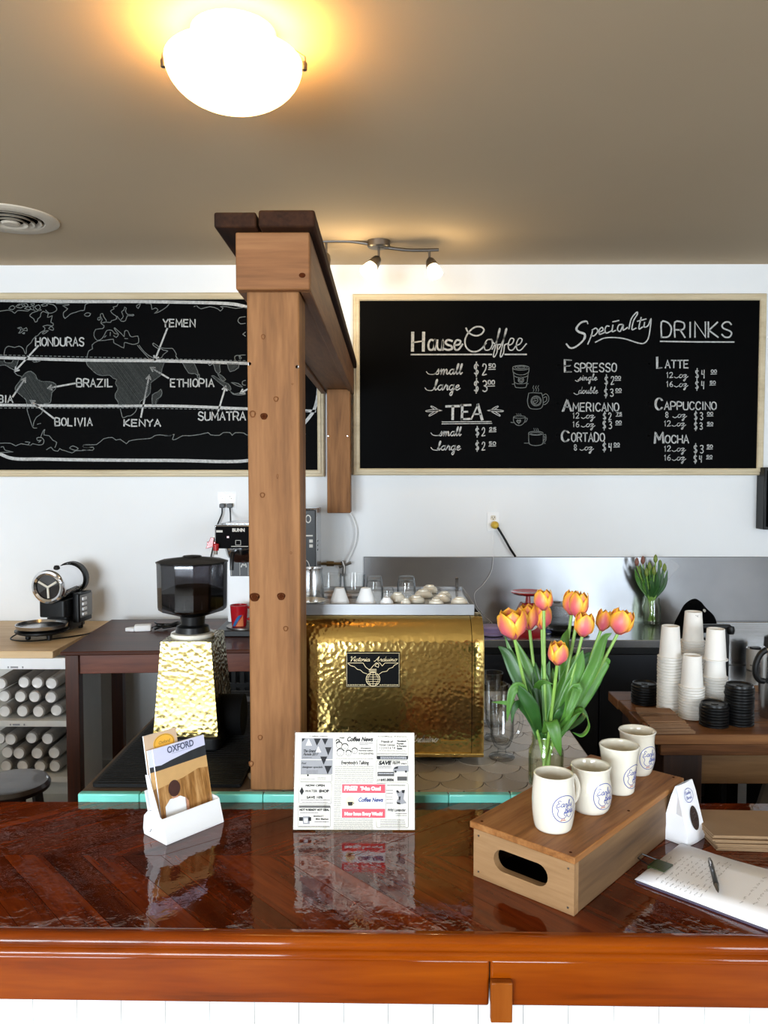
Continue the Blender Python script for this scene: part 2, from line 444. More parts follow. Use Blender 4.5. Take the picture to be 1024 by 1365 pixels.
# ================================================================== the room
WALL_Y = 4.36
CEIL = 2.84
XL, XR = -4.2, 4.2
struct('floor', MB().box(XL-.1, XR+.1, FRONT_Y-.1, WALL_Y+.1, -0.1, 0.0), M_floor)
struct('ceiling', MB().box(XL-.1, XR+.1, FRONT_Y-.1, WALL_Y+.1, CEIL, CEIL+0.1), M_ceiling)
struct('wall_back', MB().box(XL-.1, XR+.1, WALL_Y, WALL_Y+.1, 0, CEIL), M_wall)
struct('wall_left', MB().box(XL-.1, XL, FRONT_Y, WALL_Y, 0, CEIL), M_wall)
struct('wall_right', MB().box(XR, XR+.1, FRONT_Y, WALL_Y, 0, CEIL), M_wall)
wf = MB()
edges = [XL-.1] + [x for w in WINDOWS for x in w] + [XR+.1]
for i in range(0, len(edges), 2): wf.box(edges[i], edges[i+1], FRONT_Y-.1, FRONT_Y, 0, CEIL)
for a, b_ in WINDOWS:
    wf.box(a, b_, FRONT_Y-.1, FRONT_Y, 0, WIN_Z[0]); wf.box(a, b_, FRONT_Y-.1, FRONT_Y, WIN_Z[1], CEIL)
struct('wall_front', wf, M_wall_cream)
for i, (a, b_) in enumerate(WINDOWS):
    f = MB()
    for x in [a, b_-.05] + [a + (b_-a)*k/2 - .02 for k in ((1,) if b_-a < 2 else (0.75, 1.25))]:
        f.box(x, x+.05, FRONT_Y-.1, FRONT_Y+.02, *WIN_Z)
    f.box(a, b_, FRONT_Y-.1, FRONT_Y+.02, WIN_Z[0], WIN_Z[0]+.05); f.box(a, b_, FRONT_Y-.1, FRONT_Y+.02, WIN_Z[1]-.05, WIN_Z[1])
    struct('window_%d' % (i+1), f, M_trim)
struct('baseboard_back', MB().box(XL, XR, WALL_Y-.015, WALL_Y, 0, .12), M_trim)

# ================================================================== the bar in front
BAR_Z = 0.90
TILE_Z = 0.918
bl = onZ(0, 1240, BAR_Z); br = onZ(1024, 1251, BAR_Z)
bar_rot = math.atan2(br.y - bl.y, br.x - bl.x)
bar_back = onZ(105, 1069, BAR_Z).y
bar = thing('bar_counter', 'long varnished wooden bar counter with zigzag plank top across the front', 'bar counter', (0, 0, 0))
def fy(x): return bl.y + (x - bl.x) * math.tan(bar_rot)      # front edge line
BX0, BX1 = -2.4, 2.4
# herringbone planks, clipped to the two bands of the worktop
def clip_poly(poly, a, b_, c):          # keep a*x + b*y <= c
    out = []
    for i in range(len(poly)):
        p, q = poly[i], poly[(i+1) % len(poly)]
        dp = a*p[0] + b_*p[1] - c; dq = a*q[0] + b_*q[1] - c
        if dp <= 0: out.append(p)
        if dp*dq < 0:
            t = dp/(dp-dq); out.append((p[0]+(q[0]-p[0])*t, p[1]+(q[1]-p[1])*t))
    return out
top = MB()
top.box(BX0, BX1, max(fy(BX0), fy(BX1))+.006, bar_back, BAR_Z-.03, BAR_Z-.006, 1)
mid_y = onZ(150, 1140, BAR_Z).y
PW = 0.062
for band in (0, 1):
    sgn = 1 if band == 0 else -1
    y_lo, y_hi = (bl.y-.06, mid_y) if band == 0 else (mid_y, bar_back)
    ang = R(-48) if band == 0 else R(38)
    dx, dy = math.cos(ang), math.sin(ang)
    step = PW/abs(dy)
    x = BX0 - 1.5
    while x < BX1 + 1.5:
        pts = [(x, mid_y), (x+step*0.985, mid_y)]
        L = (y_lo - mid_y)/dy if band == 0 else (y_hi - mid_y)/dy
        quad = [pts[0], (pts[0][0]+dx*L, pts[0][1]+dy*L), (pts[1][0]+dx*L, pts[1][1]+dy*L), pts[1]]
        quad = clip_poly(quad, -1, 0, -BX0)
        if len(quad) > 2: quad = clip_poly(quad, 1, 0, BX1)
        if len(quad) > 2 and band == 0:
            t = math.tan(bar_rot); quad = clip_poly(quad, t, -1, t*bl.x - bl.y - 0.0005)
        if len(quad) > 2:
            A = sum(quad[i][0]*quad[(i+1)%len(quad)][1]-quad[(i+1)%len(quad)][0]*quad[i][1] for i in range(len(quad)))
            if A < 0: quad = quad[::-1]
            # plank in its own rotated frame: colour runs along x of the plank
            top.prism(quad, BAR_Z-.006, BAR_Z + random.uniform(-.0004, .0002), 2 if band else 0)
        x += step
M_bar2 = wood('varnished_bar_planks_fan', rgb(46,15,5), rgb(88,33,11), rgb(122,52,18), 'x', 0.5, coat=1.0, fine=0.9, island=0.42, bump=0.06, coat_rough=0.03, spec=0.0, seed=3.1)
def orient_wood(m, ang):
    """turn the grain of a plank material about z"""
    for n in m.node_tree.nodes:
        if n.type == 'MAPPING':
            n.vector_type = 'TEXTURE'
            s_ = n.inputs['Scale'].default_value[:]
            n.inputs['Scale'].default_value = tuple(1.0/v for v in s_)
            n.inputs['Rotation'].default_value = (0, 0, ang)
orient_wood(M_bar, R(-48)); orient_wood(M_bar2, R(38))
# slow waves and drips of the poured varnish
for m in (M_bar, M_bar2):
    nt = m.node_tree; b_ = next(n for n in nt.nodes if n.type == 'BSDF_PRINCIPLED')
    tc = nt.nodes.new('ShaderNodeTexCoord')
    h = _noise(nt, tc.outputs['Object'], 26.0, 3, 0.55, 0.4)
    bp = nt.nodes.new('ShaderNodeBump'); bp.inputs['Strength'].default_value = 0.11; bp.inputs['Distance'].default_value = 0.006
    nt.links.new(h, bp.inputs['Height']); nt.links.new(bp.outputs[0], b_.inputs['Coat Normal'])
obj('worktop', top, [M_bar, M_black_matte, M_bar2], bar, smooth=0)
# front moulding, swept along the edge
prof = [(0.012,-0.012),(0.012,0.0005),(-0.002,0.004),(-0.014,0.003),(-0.021,-0.004),(-0.0225,-0.013),(-0.019,-0.018),(-0.024,-0.021),(-0.026,-0.026),(-0.026,-0.03),(0.012,-0.03)]
mo = MB(); n = len(prof); xs = [BX0 + (BX1-BX0)*i/24 for i in range(25)]
mo.grid([[ (x, fy(x)+p[0], BAR_Z+p[1]) for p in prof] for x in xs], uv=False)
obj('front_moulding', mo, M_bar_edge, bar, smooth=50)
ap = MB(); t = math.tan(bar_rot)
def slab(mb, x0, x1, d0, d1, z0, z1, mi=0):
    vs = [(x0,fy(x0)+d0,z0),(x1,fy(x1)+d0,z0),(x1,fy(x1)+d1,z0),(x0,fy(x0)+d1,z0),(x0,fy(x0)+d0,z1),(x1,fy(x1)+d0,z1),(x1,fy(x1)+d1,z1),(x0,fy(x0)+d1,z1)]
    mb.add(vs, [(0,3,2,1),(4,5,6,7),(0,1,5,4),(1,2,6,5),(2,3,7,6),(3,0,4,7)], mi)
xj = onY(650, 1290, bl.y).x
slab(ap, BX0, xj-.001, -.022, 0.0, BAR_Z-.112, BAR_Z-.0305); slab(ap, xj+.001, BX1, -.021, 0.0, BAR_Z-.112, BAR_Z-.0305)
obj('apron_board', ap, M_bar_edge, bar, bevel=.004)
cb = MB(); xa = onY(650, 1300, bl.y).x; xb = onY(678, 1300, bl.y).x
slab(cb, xa, xb, -.036, -.022, BAR_Z-.132, BAR_Z-.062)
obj('corbel_block', cb, wood('amber_block_wood', rgb(98,44,10), rgb(128,64,18), rgb(146,80,28), 'z', .6, coat=.2, fine=.6, bump=.05, spec=0.0), bar, bevel=.002)
pn = MB()
slab(pn, BX0, BX1, 0.03, 0.05, 0.02, BAR_Z-.03)
k = BX0
while k < BX1 - .05:
    slab(pn, k+.0006, k+.0794, 0.024, 0.031, 0.04, BAR_Z-.1); k += .08
obj('white_board_panel', pn, M_trim, bar, bevel=0)
slab_back = MB().box(BX0, BX1, bar_back-.03, bar_back, 0.0, BAR_Z-.03)
obj('back_panel', slab_back, M_trim, bar)

# ================================================================== tiled counter behind the bar
TX0 = onZ(105, 1057, TILE_Z).x; TX1 = 0.56
TY0 = bar_back + .002; TY1 = 2.86
tc_ = thing('tiled_counter', 'counter of scalloped stone tiles with a turquoise front edge', 'counter', ((TX0+TX1)/2, (TY0+TY1)/2, 0))
ox, oy = (TX0+TX1)/2, (TY0+TY1)/2
obj('cabinet', MB().box(TX0+.03-ox, TX1-.03-ox, TY0+.03-oy, TY1-.03-oy, 0, TILE_Z-.03), M_black_matte, tc_)
obj('grout_bed', MB().box(TX0-ox, TX1-ox, TY0+.02-oy, TY1-oy, TILE_Z-.03, TILE_Z-.003), M_grout, tc_)
tl = MB(); tw = .112
def scallop(cx, cy, g=.962):
    h = tw/2*g; pts = []
    for i in range(13):
        a = PI + PI*i/12; pts.append((cx + h*math.cos(a), cy + h*math.sin(a)))
    for i in range(1, 7):
        a = R(270) - R(90)*i/6; pts.append((cx + h + h*math.cos(a)*1.0, cy + h + h*math.sin(a)))
    for i in range(1, 6):
        a = R(0) - R(90)*i/6; pts.append((cx - h + h*math.cos(a), cy + h + h*math.sin(a)))
    return pts
r = 0; y = TY0 + .03
while y < TY1 + .06:
    x = TX0 + (tw/2 if r % 2 else 0)
    while x < TX1 + .06:
        p = scallop(x, y)
        for args in ((-1,0,-TX0-.004),(1,0,TX1-.004),(0,-1,-TY0-.0225),(0,1,TY1-.004)):
            p = clip_poly(p, *args)
            if len(p) < 3: break
        if len(p) > 2 and x > -.36:
            zt = TILE_Z - random.uniform(0,.0006)
            tl.prism([(q[0]-ox, q[1]-oy) for q in p], TILE_Z-.004, zt)
        x += tw
    y += tw/2; r += 1
M_tile_nt = M_tile.node_tree
_g = M_tile_nt.nodes.new('ShaderNodeNewGeometry'); _b = next(n for n in M_tile_nt.nodes if n.type == 'BSDF_PRINCIPLED')
_rc = _ramp(M_tile_nt, _g.outputs['Random Per Island'], [(0, rgb(158,146,132)), (1, rgb(192,180,164))]); M_tile_nt.links.new(_rc, _b.inputs['Base Color'])
obj('scalloped_tiles', tl, M_tile, tc_, bevel=0, smooth=30)
et = MB(); x = TX0
while x < TX1 - .02:
    x2 = min(x + .152, TX1)
    et.box(x+.0006-ox, x2-.0006-ox, TY0-oy, TY0+.021-oy, BAR_Z-.03, TILE_Z+.001); x = x2
obj('turquoise_edge_tiles', et, M_turq, tc_, bevel=.003)

# ================================================================== timber frame
fr = thing('timber_frame', 'brown timber post carrying a beam back to the wall above the counter', 'post and beam', (0, 0, 0))
PY = TY0 + .0235
px0 = onY(334, 1050, PY).x; px1 = onY(402, 1050, PY).x
PB = PY + .137
hz0 = onY(360, 386, PY-.03).z; hz1 = onY(360, 309, PY-.03).z
post = MB().box(px0, px1, PY, PB, TILE_Z+.0015, hz0+.02)
obj('post', post, M_cedar, fr, bevel=.004)
def knot(px, py, rx, rz, seed=0):
    c = onY(px, py, PY); 
    f = lambda u, v: (u, PY-.0006, v)
    kn = MB()
    ring = [(c.x + rx*math.cos(a)*(1+.12*math.sin(3*a+seed)), c.z + rz*math.sin(a)*(1+.1*math.cos(2*a+seed))) for a in [2*PI*i/18 for i in range(18)]]
    kn.ribbon(ring + [ring[0]], rx*.5, f, 1)
    kn.poly([(c.x+(p[0]-c.x)*.7, c.z+(p[1]-c.z)*.7) for p in ring][::-1], lambda u,v:(u, PY-.0005, v), 0)
    obj('knot', kn, [M_knot, M_knot_ring] if rx >= .007 else [M_cedar, M_knot_faint], fr, smooth=0)
for a in ((339.5,796,.010,.009),(375,795,.008,.008),(351,449,.004,.006),(368,532,.005,.006),(352,555,.007,.007),(350,660,.005,.006),(381,838,.005,.006),(347,983,.005,.006),(388,737,.002,.003),(335,1018,.005,.007),(390,512,.002,.002),(370,635,.002,.006),(337,552,.006,.008)): knot(*a)
for px, py in ((332.5,485),(396.5,489)):
    c = onY(px, py, PY); sc_ = MB().lathe([(0,-.0015),(.004,-.001),(.0045,0)][::-1], 12, M=T(c.x, PY, c.z) @ Matrix.Rotation(R(90),4,'X')); obj('screw', sc_, M_chrome, fr)
HY0 = PY - .03
hx0 = onY(314, 350, HY0).x; hx1 = onY(413, 350, HY0).x
obj('header_end_board', MB().box(hx0, hx1, HY0, HY0+.028, hz0, hz1), M_cedar_x, fr, bevel=.004)
kc = onY(403, 367, HY0); kk = MB()
ring = [(kc.x + .008*math.cos(a), kc.z + .006*math.sin(a)) for a in [2*PI*i/14 for i in range(14)]]
kk.poly(ring[::-1], lambda u, v: (u, HY0-.0005, v)); obj('header_knot', kk, M_knot, fr, smooth=0)
BY1 = WALL_Y - .046
obj('beam_side_board', MB().box(hx1-.026, hx1, HY0+.029, BY1, hz0, hz1), M_cedar_y, fr, bevel=.003)
obj('beam_side_board', MB().box(hx0, hx0+.026, HY0+.029, BY1, hz0, hz1), M_cedar_y, fr, bevel=.003)
obj('beam_bottom_board', MB().box(hx0+.028, hx1-.028, HY0+.029, BY1, hz0+.012, hz0+.04), M_cedar_y, fr, bevel=.003)
CY0 = HY0 - .03
cz0 = hz1 + .001; cz1 = onY(380, 281, CY0).z
c0 = onY(285, 292, CY0).x; c1 = onY(341.5, 292, CY0).x; c2 = onY(344.5, 292, CY0).x; c3 = onY(420, 292, CY0).x
obj('cap_plank', MB().box(c0, c1, CY0, BY1, cz0, cz1-.002), M_cap, fr, bevel=.005)
obj('cap_plank', MB().box(c2, c3, CY0-.004, BY1, cz0, cz1+.002), M_cap, fr, bevel=.006)
HPY = BY1 - .136
hp0 = onY(436, 600, HPY).x; hp1 = onY(467, 600, HPY).x; hpz = onY(450, 684, HPY).z
obj('hanging_post', MB().box(hp0, hp1, HPY, BY1, hpz, hz0+.011), M_cedar, fr, bevel=.004)
for px, py in ((438,581),(463.5,581)):
    c = onY(px, py, HPY); s2 = MB().lathe([(.004,0),(.0035,.0012),(0,.0015)], 10, M=T(c.x, HPY, c.z) @ Matrix.Rotation(R(90),4,'X')); obj('screw', s2, M_chrome, fr)

# ================================================================== ceiling lamp, track light, vent
lc = onZ(312, 84, CEIL-.075)
lamp = thing('ceiling_lamp', 'glowing frosted glass bowl lamp on the ceiling', 'ceiling lamp', (lc.x, lc.y, CEIL))
RB = 84/FOC*(lc - CAM).length*0.93
M_glow = mat('glowing_frosted_glass', rgb(255,236,200), 0.01, rough=0.3, emit=(1.0,0.62,0.20,1), estr=8.0)
prof = []
for i in range(13):
    a = (PI/2)*i/12; prof.append((max(.0, RB*math.sin(a)), -.075 - .112*math.cos(a)))
prof += [(RB*.985, -.074), (RB*.9, -.085)]
obj('glass_bowl', MB().lathe(prof, 48, cap0=False, cap1=False), M_glow, lamp)
obj('ceiling_plate', MB().lathe([(.11,0),(.11,-.02),(.03,-.028),(.012,-.03)], 32), M_white, lamp)
for a in (-178, 4, 95):
    q = Vector((math.cos(R(a)), math.sin(R(a)), 0))
    p1 = q*(RB*1.0); c = MB().tube([q*.09+Vector((0,0,-.022)), q*(RB*.8)+Vector((0,0,-.03)), q*(RB+.006)+Vector((0,0,-.055)), q*(RB+.008)+Vector((0,0,-.085))], .0035, 6)
    c.lathe([(0,-.012),(.008,-.01),(.009,.006),(.006,.012),(0,.013)], 12, M=T(*(q*(RB+.004)+Vector((0,0,-.078)))))
    obj('clip', c, M_nickel, lamp)
pl = bpy.data.lights.new('lamp_bulb', 'POINT'); pl.energy = 9; pl.color = (1,.62,.22); pl.shadow_soft_size = .06
po = bpy.data.objects.new('lamp_bulb', pl); COL.objects.link(po); po.parent = lamp; po.location = (0,0,-.055)

TRY = onZ(505, 321, CEIL).y
tk = onZ(505, 321, CEIL)
track = thing('track_light', 'three-spot track light with wavy dark rail on the ceiling', 'track light', (tk.x, TRY, CEIL))
obj('ceiling_canopy', MB().lathe([(.056,0),(.056,-.026),(.05,-.032),(0,-.032)][::-1] if False else [(0,-.034),(.05,-.034),(.056,-.028),(.056,0)], 32, sy=.8), M_nickel, track)
def tl_(px, py): p = onY(px, py, TRY); return (p.x-tk.x, 0, p.z-CEIL)
rail = smooth_pts([tl_(400,323), tl_(433,321.5), tl_(462,321.5), tl_(485,324), tl_(510,329), tl_(540,333), tl_(562,333.5), tl_(585,333)], 6)
obj('wavy_rail', MB().tube(rail, .008, 8), M_nickel, track)
M_spot = mat('glowing_spot_glass', rgb(255,246,226), 0.01, rough=0.3, emit=(1.0,0.80,0.50,1), estr=9.0)
for (sx, sy, hx, hy, tx, ty) in ((435,322,435,338,430,372), (505,328,505,343,489,366), (572.5,333,572.5,345,580,368)):
    a = Vector(tl_(sx, sy)); b_ = Vector(tl_(hx, hy)); e = Vector(tl_(tx, ty)); e.y -= .03
    d = (e - b_).normalized(); rot = Vector((0,0,1)).rotation_difference(d).to_matrix().to_4x4()
    L = (e-b_).length
    h = obj('spot_head', MB().tube([a, b_+Vector((0,0,.004))], .006, 8).lathe([(.012,0),(.021,.01),(.027,.03),(.030,L*.5),(.026,L*.52)], 20, M=T(*b_) @ rot), M_nickel, track)
    obj('spot_shade', MB().lathe([(.024,L*.45),(.03,L*.6),(.036,L*.85),(.037,L*1.05),(.03,L*1.1),(0,L*1.12)], 20, M=T(*b_) @ rot), M_spot, h)
    sl = bpy.data.lights.new('spot_bulb', 'POINT'); sl.energy = 2.0; sl.color = (1,.72,.36); sl.shadow_soft_size = .03
    so = bpy.data.objects.new('spot_bulb', sl); COL.objects.link(so); so.parent = track; so.location = b_ + d*(L*1.12+.045)

vc = onZ(14, 291, CEIL)
vent = thing('ceiling_vent', 'round white ceiling vent with concentric louvre rings', 'ceiling vent', (vc.x, vc.y, CEIL))
VR = 54/FOC*(vc-CAM).length*.97
M_vent = mat('vent_enamel', rgb(200,190,174), 0.04, rough=0.5)
obj('flange', MB().lathe([(VR,0),(VR,-.006),(VR*.93,-.014),(VR*.70,-.012),(VR*.66,-.001)], 40, cap0=False, cap1=False), M_vent, vent)
for k, (ra, za) in enumerate(((.58,-.010),(.44,-.016),(.30,-.022))):
    obj('louvre_ring', MB().lathe([(VR*(ra+.07),za),(VR*(ra-.03),za+.012),(VR*(ra-.035),za+.01),(VR*(ra+.05),za-.004)], 36, cap0=False, cap1=False), M_vent, vent)
obj('centre_disc', MB().lathe([(0,-.03),(VR*.16,-.028),(VR*.2,-.02),(VR*.12,-.012)], 30), M_vent, vent)
obj('duct_throat', MB().lathe([(0,-.0012),(VR*.68,-.0012)], 36), M_black_matte, vent)
# ================================================================== blackboards with chalk
BY = WALL_Y - .03            # face of the board surface
CHY = BY - .0008             # chalk lies just on it
def bw(px, py):              # photograph point -> (x, z) on the board face
    p = onY(px, py, BY); return (p.x, p.z)
def chalk(u, v): return (u, CHY, v)
PXM = WALL_Y/FOC             # metres per photograph pixel at the wall

def board(name, label, x0, x1, z0, z1, w=.037):
    cx, cz = (x0+x1)/2, z0
    t = thing(name, label, 'blackboard', (cx, WALL_Y-.001, cz))
    ox_ = Vector((cx, WALL_Y-.001, cz))
    obj('board_surface', MB().box(x0+w*.5-cx, x1-w*.5-cx, BY-ox_.y, -.002, w*.5, z1-z0-w*.5), M_board, t, smooth=0)
    f = MB(); W = x1-x0; H = z1-z0
    prof = [(0,0),(0,-.03),(.006,-.036),(w*.45,-.036),(w*.5,-.042),(w*.85,-.042),(w,-.036),(w,0)]
    rows = []
    for (sx, sz) in ((-1,0),(1,0),(1,1),(-1,1),(-1,0)):
        rows.append([(sx*(W/2 - p[0]), p[1], (p[0] if sz == 0 else H - p[0])) for p in prof])
    for a, b_ in zip(rows[:-1], rows[1:]):
        f.grid([a, b_], uv=False)
    obj('frame', f, M_frame, t, smooth=0)
    return t, ox_
def put(name, mb, m, par, org):
    mb.v = [(v[0]-org.x, v[1]-org.y, v[2]-org.z) for v in mb.v]
    return obj(name, mb, m, par, smooth=0)

xr = onY(432, 510, WALL_Y-.04).x
zt = onY(200, 389.5, WALL_Y-.04).z; zb = onY(200, 635.5, WALL_Y-.04).z
mapb, mo_ = board('map_blackboard', 'blackboard with a chalk world map and country names behind the post', xr-2.30, xr, zb, zt)
a0 = onY(470.5, 510, WALL_Y-.04).x; a1 = onY(1021, 510, WALL_Y-.04).x
menub, no_ = board('menu_blackboard', 'blackboard with the chalk coffee and tea price menu on the right', a0, a1, onY(740, 633.5, WALL_Y-.04).z, onY(740, 391, WALL_Y-.04).z)

# ---- plain block strokes on a unit cell (x 0..1, y 0..1)
BLK = {
'A':[[(0,0),(.5,1),(1,0)],[(.2,.36),(.8,.36)]], 'B':[[(0,0),(0,1),(.7,1),(.88,.86),(.85,.62),(.6,.53),(0,.53)],[(.6,.53),(.92,.42),(.95,.15),(.75,0),(0,0)]],
'C':[[(.95,.82),(.75,.98),(.4,1),(.1,.8),(0,.5),(.1,.2),(.4,0),(.75,.03),(.95,.2)]], 'D':[[(0,0),(0,1),(.55,1),(.9,.75),(.95,.45),(.8,.12),(.5,0),(0,0)]],
'E':[[(.9,1),(0,1),(0,0),(.9,0)],[(0,.52),(.75,.52)]], 'H':[[(0,0),(0,1)],[(1,0),(1,1)],[(0,.5),(1,.5)]], 'I':[[(.5,0),(.5,1)]],
'K':[[(0,0),(0,1)],[(.9,1),(.05,.45),(.95,0)]], 'L':[[(0,1),(0,0),(.85,0)]], 'M':[[(0,0),(.08,1),(.5,.3),(.92,1),(1,0)]],
'N':[[(0,0),(0,1),(1,0),(1,1)]], 'O':[[(.5,0),(.12,.15),(0,.5),(.12,.86),(.5,1),(.88,.86),(1,.5),(.88,.15),(.5,0)]],
'P':[[(0,0),(0,1),(.7,1),(.95,.85),(.95,.62),(.7,.47),(0,.47)]], 'R':[[(0,0),(0,1),(.7,1),(.93,.86),(.9,.6),(.65,.5),(0,.5)],[(.5,.5),(.98,0)]],
'S':[[(.92,.85),(.7,1),(.3,1),(.05,.8),(.15,.6),(.8,.42),(.95,.22),(.75,.02),(.3,0),(.03,.17)]], 'T':[[(0,1),(1,1)],[(.5,1),(.5,0)]],
'U':[[(0,1),(0,.25),(.2,.02),(.5,0),(.8,.02),(1,.25),(1,1)]], 'V':[[(0,1),(.5,0),(1,1)]], 'Y':[[(0,1),(.5,.5),(1,1)],[(.5,.5),(.5,0)]], 'Z':[[(0,1),(1,1),(0,0),(1,0)]],
'0':[[(.5,0),(.1,.2),(.1,.8),(.5,1),(.9,.8),(.9,.2),(.5,0)]], '1':[[(.25,.8),(.55,1),(.55,0)]], '2':[[(.1,.78),(.3,1),(.7,1),(.85,.75),(.6,.4),(.1,0),(.9,.05)]],
'3':[[(.1,.9),(.4,1),(.8,.9),(.8,.65),(.4,.52),(.85,.4),(.9,.15),(.5,0),(.1,.1)]], '4':[[(.15,1),(.1,.5),(.8,.5)],[(.75,1),(.7,0)]],
'5':[[(.9,1),(.2,1),(.15,.55),(.6,.62),(.9,.35),(.7,.03),(.15,.05)]], '6':[[(.75,1),(.3,.7),(.12,.3),(.4,0),(.8,.1),(.85,.4),(.5,.5),(.15,.3)]],
'7':[[(.1,1),(.9,1),(.4,0)]], '8':[[(.5,.52),(.15,.7),(.3,1),(.7,1),(.85,.7),(.5,.52),(.1,.25),(.35,0),(.7,0),(.9,.25),(.5,.52)]],
'$':[[(.9,.78),(.6,.9),(.2,.8),(.15,.6),(.8,.4),(.85,.2),(.5,.08),(.1,.2)],[(.52,1.08),(.48,-.08)]],
'.':[[(.4,0),(.5,.04)]], '&':[[(1,0),(.2,.7),(.4,1),(.65,.8),(.1,.3),(.3,0),(.9,.4)]], '%':[[(.1,0),(.9,1)],[(.2,.9),(.3,.8)],[(.7,.2),(.8,.1)]], ' ':[],
}
# ---- joined-up script strokes (baseline 0, x-height 1); value = (advance, strokes)
SCR = {
's':(.85,[[(-.15,.05),(.2,.35),(.5,1.0),(.55,.6),(.62,.2),(.4,.0),(.15,.08)]]),
'm':(1.6,[[(0,.6),(.15,1),(.22,.6),(.2,0),(.35,.7),(.58,1),(.68,.7),(.66,0),(.82,.7),(1.05,1),(1.18,.7),(1.18,.15),(1.4,.05),(1.6,.4)]]),
'a':(1.1,[[(.78,.85),(.45,1),(.12,.65),(.15,.15),(.45,.02),(.72,.45),(.8,1),(.78,.3),(.88,.02),(1.1,.3)]]),
'l':(.62,[[(0,.3),(.3,1.1),(.42,1.9),(.3,2.05),(.18,1.6),(.2,.4),(.35,.02),(.62,.35)]]),
'r':(.75,[[(0,.35),(.2,1.05),(.28,.82),(.5,.85),(.48,.25),(.58,.02),(.75,.25)]]),
'g':(1.0,[[(.72,.85),(.42,1),(.1,.65),(.15,.15),(.42,.02),(.7,.5),(.76,1),(.7,-.6),(.5,-1.05),(.32,-.75),(.6,-.2),(1.0,.3)]]),
'e':(.85,[[(0,.3),(.4,.55),(.62,.8),(.45,1),(.18,.75),(.15,.25),(.42,0),(.85,.35)]]),
'i':(.55,[[(0,.3),(.22,1),(.2,.25),(.32,.02),(.55,.3)],[(.28,1.42),(.3,1.5)]]),
'n':(1.1,[[(0,.6),(.15,1),(.22,.6),(.2,0),(.35,.7),(.58,1),(.7,.7),(.7,.15),(.88,.05),(1.1,.35)]]),
'd':(1.1,[[(.74,.85),(.42,1),(.1,.65),(.15,.15),(.42,.02),(.7,.5),(.85,2.0),(.76,.4),(.86,.02),(1.1,.3)]]),
'o':(.95,[[(.6,.95),(.3,1),(.08,.6),(.15,.12),(.45,0),(.72,.35),(.68,.8),(.45,1.0),(.7,.82),(.95,.9)]]),
'u':(1.1,[[(0,.5),(.14,1),(.14,.3),(.32,.02),(.6,.3),(.74,1),(.72,.25),(.85,.02),(1.1,.3)]]),
'b':(.95,[[(0,.3),(.3,1.2),(.4,1.9),(.28,2.05),(.16,1.5),(.16,.3),(.4,.0),(.7,.3),(.65,.8),(.4,.9),(.95,.85)]]),
'z':(1.0,[[(.05,.8),(.3,1),(.6,.85),(.3,.35),(.1,.1),(.45,.25),(.6,-.2),(.45,-.95),(.2,-.85),(.45,-.3),(1.0,.4)]]),
'f':(.7,[[(-.1,-.1),(.3,.9),(.62,2.3),(.5,2.4),(.34,1.5),(.12,-.6),(.2,-1.05),(.36,-.7),(.28,.05),(.7,.4)]]),
'h':(1.05,[[(0,.3),(.3,1.2),(.4,1.9),(.28,2.05),(.16,1.5),(.14,0),(.3,.7),(.55,1),(.66,.6),(.66,.1),(1.05,.3)]]),
't':(.65,[[(0,.3),(.28,1.0),(.4,1.7),(.26,.5),(.36,.02),(.65,.35)],[(.02,1.2),(.62,1.28)]]),
'c':(.8,[[(.62,.8),(.42,1),(.12,.65),(.14,.2),(.4,0),(.8,.35)]]),
'p':(1.0,[[(0,.5),(.18,1.05),(.05,-.9),(.2,.5),(.45,1),(.7,.7),(.62,.15),(.3,.02),(.55,0),(1.0,.4)]]),
'y':(1.0,[[(0,.5),(.12,1),(.12,.35),(.35,.05),(.62,.5),(.74,1),(.66,-.4),(.45,-1.0)]]),
'k':(1.0,[[(0,.3),(.3,1.2),(.4,1.9),(.26,2.0),(.14,1.4),(.12,0)],[(.14,.45),(.5,1),(.6,.75),(.3,.5),(.6,.05),(1.0,.3)]]),
'w':(1.3,[[(0,.6),(.12,1),(.16,.2),(.35,.02),(.55,.4),(.6,.9),(.62,.2),(.82,.02),(1.05,.5),(1.0,1),(1.3,.9)]]),
'A':(1.7,[[(-.1,.1),(.15,-.05),(.6,.8),(1.1,2.0),(1.05,1.0),(1.15,.1),(1.5,.2)],[(.45,.75),(1.2,.85)]]),
'V':(1.3,[[(0,1.7),(.25,2.0),(.4,1.5),(.45,.1),(.5,0),(.9,1.2),(1.3,2.0),(1.5,1.9)]]),
'N':(1.3,[[(0,0),(.25,1.9),(.4,1.9),(.75,.05),(.9,.1),(1.15,2.0),(1.35,2.0)]]),
'C':(1.3,[[(1.15,1.5),(.95,1.95),(.5,1.8),(.15,1.1),(.2,.3),(.6,0),(1.2,.4)]]),
'E':(1.1,[[(1.0,1.7),(.6,2.0),(.25,1.6),(.6,1.1),(.2,.9),(.1,.3),(.5,0),(1.05,.35)]]),
'B':(1.2,[[(.3,0),(.45,2.0),(.95,1.9),(.95,1.3),(.45,1.05),(1.0,.9),(1.0,.2),(.5,0),(.2,.2)]]),
'D':(1.4,[[(.3,0),(.45,2.0),(1.0,1.8),(1.2,1.0),(.9,.15),(.2,.1)]]),
' ':(.6,[]),
}
